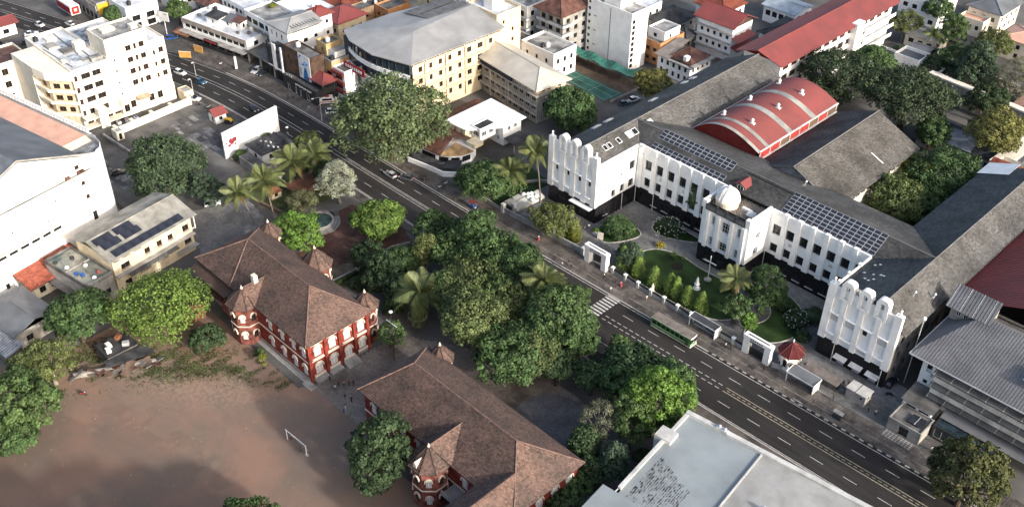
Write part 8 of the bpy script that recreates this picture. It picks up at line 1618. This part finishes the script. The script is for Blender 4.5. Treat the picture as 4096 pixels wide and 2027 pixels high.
PALM = mat('leaf_palm', (.17, .20, .075), rough=.5, var=.2, sc=.5, tint=.55, spec=.3, fine=0, trans=.2); PALM2 = mat('leaf_palm_dark', (.13, .165, .07), rough=.5, var=.2, tint=.5, fine=0, trans=.2)
FR = {k: frond_mesh(*a) for k, a in {'c': (4.2, .62, 'frond', PALM), 'd': (4.4, .95, 'frond', PALM), 'u': (3.6, .12, 'frond', PALM), 'k': (4.4, .6, 'frond', PALM2), 'o': (3.4, .8, 'frond', mat('leaf_palm_old', (.15, .12, .045), tint=.4, fine=0))}.items()}
def palm(bx, by, tx, ty, h, s, label, nf=22, key='c', fat=.17):
    t = thing('palm_tree', label, 'palm tree', bx, by, 0, 'palm trees'); dx, dy = tx - bx, ty - by
    pts = [(dx * u ** 1.6, dy * u ** 1.6, h * u) for u in np.linspace(0, 1, 9)]; MB().tube(pts, [fat * 1.5, fat * 1.1] + [fat] * 6 + [fat * .8], 8).build('trunk', mat('palm_bark', (.19, .16, .13), var=.3, sc=3., bump=.3), t)
    for i in range(nf):
        u = i / nf; kk = 'u' if u < .22 else (key if u < .68 else 'd' if u < .9 else 'o'); yaw = i * 2.399 + rng.normal(0, .12); el = (.75 if kk == 'u' else .35 if kk == key else -.05 if kk == 'd' else -.5) + rng.normal(0, .12)
        link('frond', FR[kk], t, (dx, dy, h), rot=(rng.normal(0, .25), -el, yaw), scale=(s * rng.uniform(1.1, 1.4),) * 3)
    for i in range(5): MB().lathe([(.02, -.16), (.16, -.05), (.17, .08), (.03, .2)], (0, 0), 7).build('coconut', mat('coconut_orange', (.30, .16, .04)) if 'orange' in label else mat('coconut_green', (.14, .15, .04)), t, loc=(dx + .3 * math.cos(i * 1.3), dy + .3 * math.sin(i * 1.3), h - .35))
    MB().lathe([(fat * 1.2, h - .5), (fat * 1.7, h), (.05, h + .5)], (dx, dy), 8).build('crownshaft', mat('leaf_palm_old', (.15, .12, .045)), t); return t
palm(-54.3, -39.6, -57.6, -41.2, 9, .95, 'leaning palm nearest the cobbled lane, lowest of the palm garden group'); palm(-53.1, -34.4, -57.2, -33.4, 9.3, 1.1, 'tall palm with curved trunk in the middle of the palm garden'); palm(-63.3, -20.4, -62.0, -21.6, 8, 1.25, 'broad palm near the small grey-roofed cottage'); palm(-60.8, -14.9, -60.2, -15.2, 8.2, 1.05, 'palm at the road side of the palm garden')
palm(3.9, -32.6, 3.6, -32.4, 7.6, 1.35, 'wide dark-fronded palm beside the lane between the schools', 26, 'k', .25); palm(24.8, -14.5, 24.2, -14.2, 12.6, 1.05, 'palm rising from the tree belt with orange heart', 26); palm(-14.5, 18.5, -18, 17, 8.2, 1.0, 'lower palm left of the first college wing', 24); palm(-10.6, 21.0, -14.2, 22.6, 13.6, 1.05, 'tall palm with orange fruit at the corner of the first college wing', 26); palm(54.4, 19.9, 51.8, 20.2, 10, .85, 'coconut palm right of the domed tower', 20); palm(27.8, 158.1, 22.5, 168, 12.5, .75, 'slanting thin palm beside the brick hut', 18)
# cypresses, shrubs, flower bushes
def cypress(x, y, h, r, label, kind='bright'):
    t = thing('cypress', label, 'cypress', x, y, 0, 'garden cypresses'); k = 14; C_ = []; Rd = []
    for i in range(k): u = i / k; a = i * 2.4; rr = r * .45 * (1 - u) ** .7; C_.append((rr * math.cos(a), rr * math.sin(a), .5 + h * .88 * u)); Rd.append(r * (.72 * (1 - u) ** .6 + .16))
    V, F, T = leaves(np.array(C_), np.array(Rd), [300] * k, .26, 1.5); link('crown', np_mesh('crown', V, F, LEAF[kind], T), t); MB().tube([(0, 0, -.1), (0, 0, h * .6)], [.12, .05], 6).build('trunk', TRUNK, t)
for i, (x, y, h, r, l) in enumerate(((23.6, 14.6, 6.0, 1.3, 'tallest cypress, nearest the first gate'), (28.2, 14.8, 5.2, 1.25, 'second cypress from the first gate along the wall'), (33.3, 14.7, 5.2, 1.3, 'third cypress from the first gate along the wall'), (37.6, 15.4, 5.2, 1.2, 'fourth cypress from the first gate, behind the pillars'), (39.6, 15.2, 5.4, 1.2, 'fifth cypress from the first gate, left of the white statue'), (43, 15.0, 4.8, 1.2, 'sixth cypress from the first gate, below the white statue'), (46.8, 15.3, 5.0, 1.25, 'last cypress of the row, nearest the bus shelter'), (26.0, 17.6, 5.0, 1.1, 'cypress standing behind the row on the lawn'))): cypress(x, y, h * 1.2, r * 1.35, l, 'cyp')
cypress(7.3, 15.1, 5.5, 1.9, 'broad conical conifer beside the first wing entrance box', 'goldgreen')
def shrub(x, y, r, h, kind, label, ls=.3, cov=1.2, flowers=None, cat='shrub', name='shrub'):
    t = thing(name, label, cat, x, y, 0, 'shrubs'); k = max(5, int(12 * (r / 1.5) ** .8)); D = rand_dir(k); D[:, 2] = abs(D[:, 2]); C_ = D * np.array([r, r, h]) * .62; C_[:, 2] += h * .25; lr = np.full(k, min(r, h) * .42)
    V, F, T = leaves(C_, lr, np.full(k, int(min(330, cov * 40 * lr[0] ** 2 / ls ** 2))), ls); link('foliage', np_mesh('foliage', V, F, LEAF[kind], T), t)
    if flowers:
        n = flowers[1]; D = rand_dir(n); D[:, 2] = abs(D[:, 2]); c = D * np.array([r, r, h]) * rng.uniform(.95, 1.06, (n, 1)); c[:, 2] += h * .2; V, F, T = leaves(c, np.full(n, .12), [4] * n, .26); o = link('blossoms', np_mesh('blossoms', V, F, flowers[0], T), t)
    return t
BLO_W = mat('blossom_white', (.75, .74, .68), rough=.7); BLO_Y = mat('blossom_yellow', (.55, .40, .04), rough=.7)
shrub(13.2, 25.2, 4.6, 4.2, 'broad', 'large dome-shaped bush in front of the first wing corner', .5); shrub(21.5, 35, 4.2, 3.2, 'deep', 'dark bush covered in white flowers before the main wall', .4, flowers=(BLO_W, 90)); shrub(24.2, 28.6, 1.2, 1.0, 'goldgreen', 'small yellow-flowered bush on the lawn edge', .25, flowers=(BLO_Y, 60)); shrub(29.5, 27.2, .9, 1.9, 'green', 'narrow potted shrub on the lawn edge', .25); shrub(31.5, 28.6, .9, .6, 'olive', 'low clipped bush right of the potted shrub', .2)
shrub(64.5, 28, 3.0, 2.8, 'deep', 'dark white-flowered shrub left of the second wing', .5, flowers=(BLO_W, 70)); shrub(66.5, 31.5, 2.6, 3.0, 'dark', 'tall dark shrub against the second wing inner corner', .5); shrub(68.5, 24.5, 2.0, 1.8, 'deep', 'low dark shrub under the second wing base', .4); shrub(59, 30.5, 2.4, 2.8, 'green2', 'shrub below the main wall right of the tower', .4); shrub(50.5, 29.8, 1.8, 2.4, 'green', 'rounded shrub at the tower corner', .35); shrub(9.4, 21, 1.3, 1.6, 'bright', 'green shrub growing in the white planter', .3)
shrub(-8.2, -67.5, 1.3, 3.2, 'goldgreen', 'small bright bush before the near wall of the brick school', .3, name='shrub'); shrub(-12, -66.4, 1.6, 1.0, 'green', 'low plants along the near wall of the brick school', .3); shrub(-90.2, -9.5, .9, 4.5, 'olive', 'creeper hanging over the road end of the billboard wall', .3)
for i, (x, y, r, h, k, l) in enumerate(((-84, -24.5, 2.2, 2.6, 'green2', 'bush at the foot of the billboard wall below the red print'), (-86.5, -14, 1.8, 3, 'olive', 'bush between the billboard wall and the cottage'), (-77, -9.8, 3, 2.4, 'deep', 'dark hedge bush at the road side of the cottage'), (-72, -13.5, 2.6, 2.6, 'green2', 'bush right of the cottage near the road'), (-67, -15, 2.4, 3, 'deep', 'dark bush under the road-side palm'), (-55.5, -27, 2.2, 2.2, 'twig', 'dry bush beside the timber pergola'), (-50, -30.5, 2.4, 2.4, 'green', 'bush at the corner of the palm garden wall'), (-15.5, -36, 2.6, 2.2, 'deep', 'dark bush below the hedge strip'), (-14, -26, 3, 2.6, 'deep', 'dark bush filling the hedge strip end near the road'), (-3, -36, 3, 2.6, 'deep', 'shaded bush beside the white ring planter'), (-5, -24, 3.4, 3, 'green2', 'bush under the slim yellowish tree'), (28, -30, 1.6, 1.4, 'green2', 'small bush beside the lower school back wall'), (41, -44.2, 1.8, 1.6, 'green2', 'bush at the back wall of the lower school near the paved circle'), (48, -44.4, 2.2, 1.4, 'deep', 'low hedge at the back wall of the lower school'), (56, -41, 3, 1.6, 'deep', 'dark hedge along the paved circle'), (45, -13.5, 3, 2.6, 'deep', 'dark roadside bush opposite the bus shelter'), (67, -19, 2.6, 3, 'deep', 'shaded bush at the flat white roof corner'), (67, -30, 2.2, 3, 'deep', 'dark bush beside the pale flat-roofed block'), (-142.5, 27.5, 1.8, 1.6, 'goldgreen', 'leafy planter on the white shop terrace'), (-131, 26.5, 2, 1.4, 'bright', 'green planter hedge beside the ribbed grey roof'), (-146, -28, .1, .1, 'deep', ''))):
    if not l: continue
    o = shrub(x, y, r, h, k, l, .32)
    if x < -120: o.location.z = 11
for i, (x, y, r, h, l) in enumerate(((66, 84, 3.2, 5, 'dark undergrowth tree in the courtyard corner by the right wing'), (64, 70, 3.6, 5.5, 'dark undergrowth below the light courtyard tree'), (58, 100, 3.6, 5, 'dark growth behind the courtyard hall'), (29, 110, 5, 7, 'black-green thicket behind the barrel hall'), (38, 112, 5, 6, 'black-green thicket under the widest umbrella tree'), (46, 110, 4, 6, 'leafy thicket beside the hall gable'), (-34, 62, 3, 3, 'bush behind the stone office'), (28, 150, 4, 4, 'bush before the white gate block'), (24, 176, 4, 5, 'thicket around the brick hut'), (33, 182, 4, 5, 'thicket behind the walled yard'), (12, 170, 3, 4, 'bush beside the long red-roofed school'))):
    shrub(x, y, r, h, 'deep', l, .5, 1.4)
# hedge along the brick court
hd = tag(MB().box(-20.3, -19.4, -39.5, -33.2, 0, .9).box(-20.6, -19.6, -32.0, -21, 0, .35).build('clipped_hedge', mat('hedge_green', (.03, .05, .016), var=.4, sc=1.5, bump=1.)), 'dark clipped hedge strip along the brick-paved court', 'hedge')
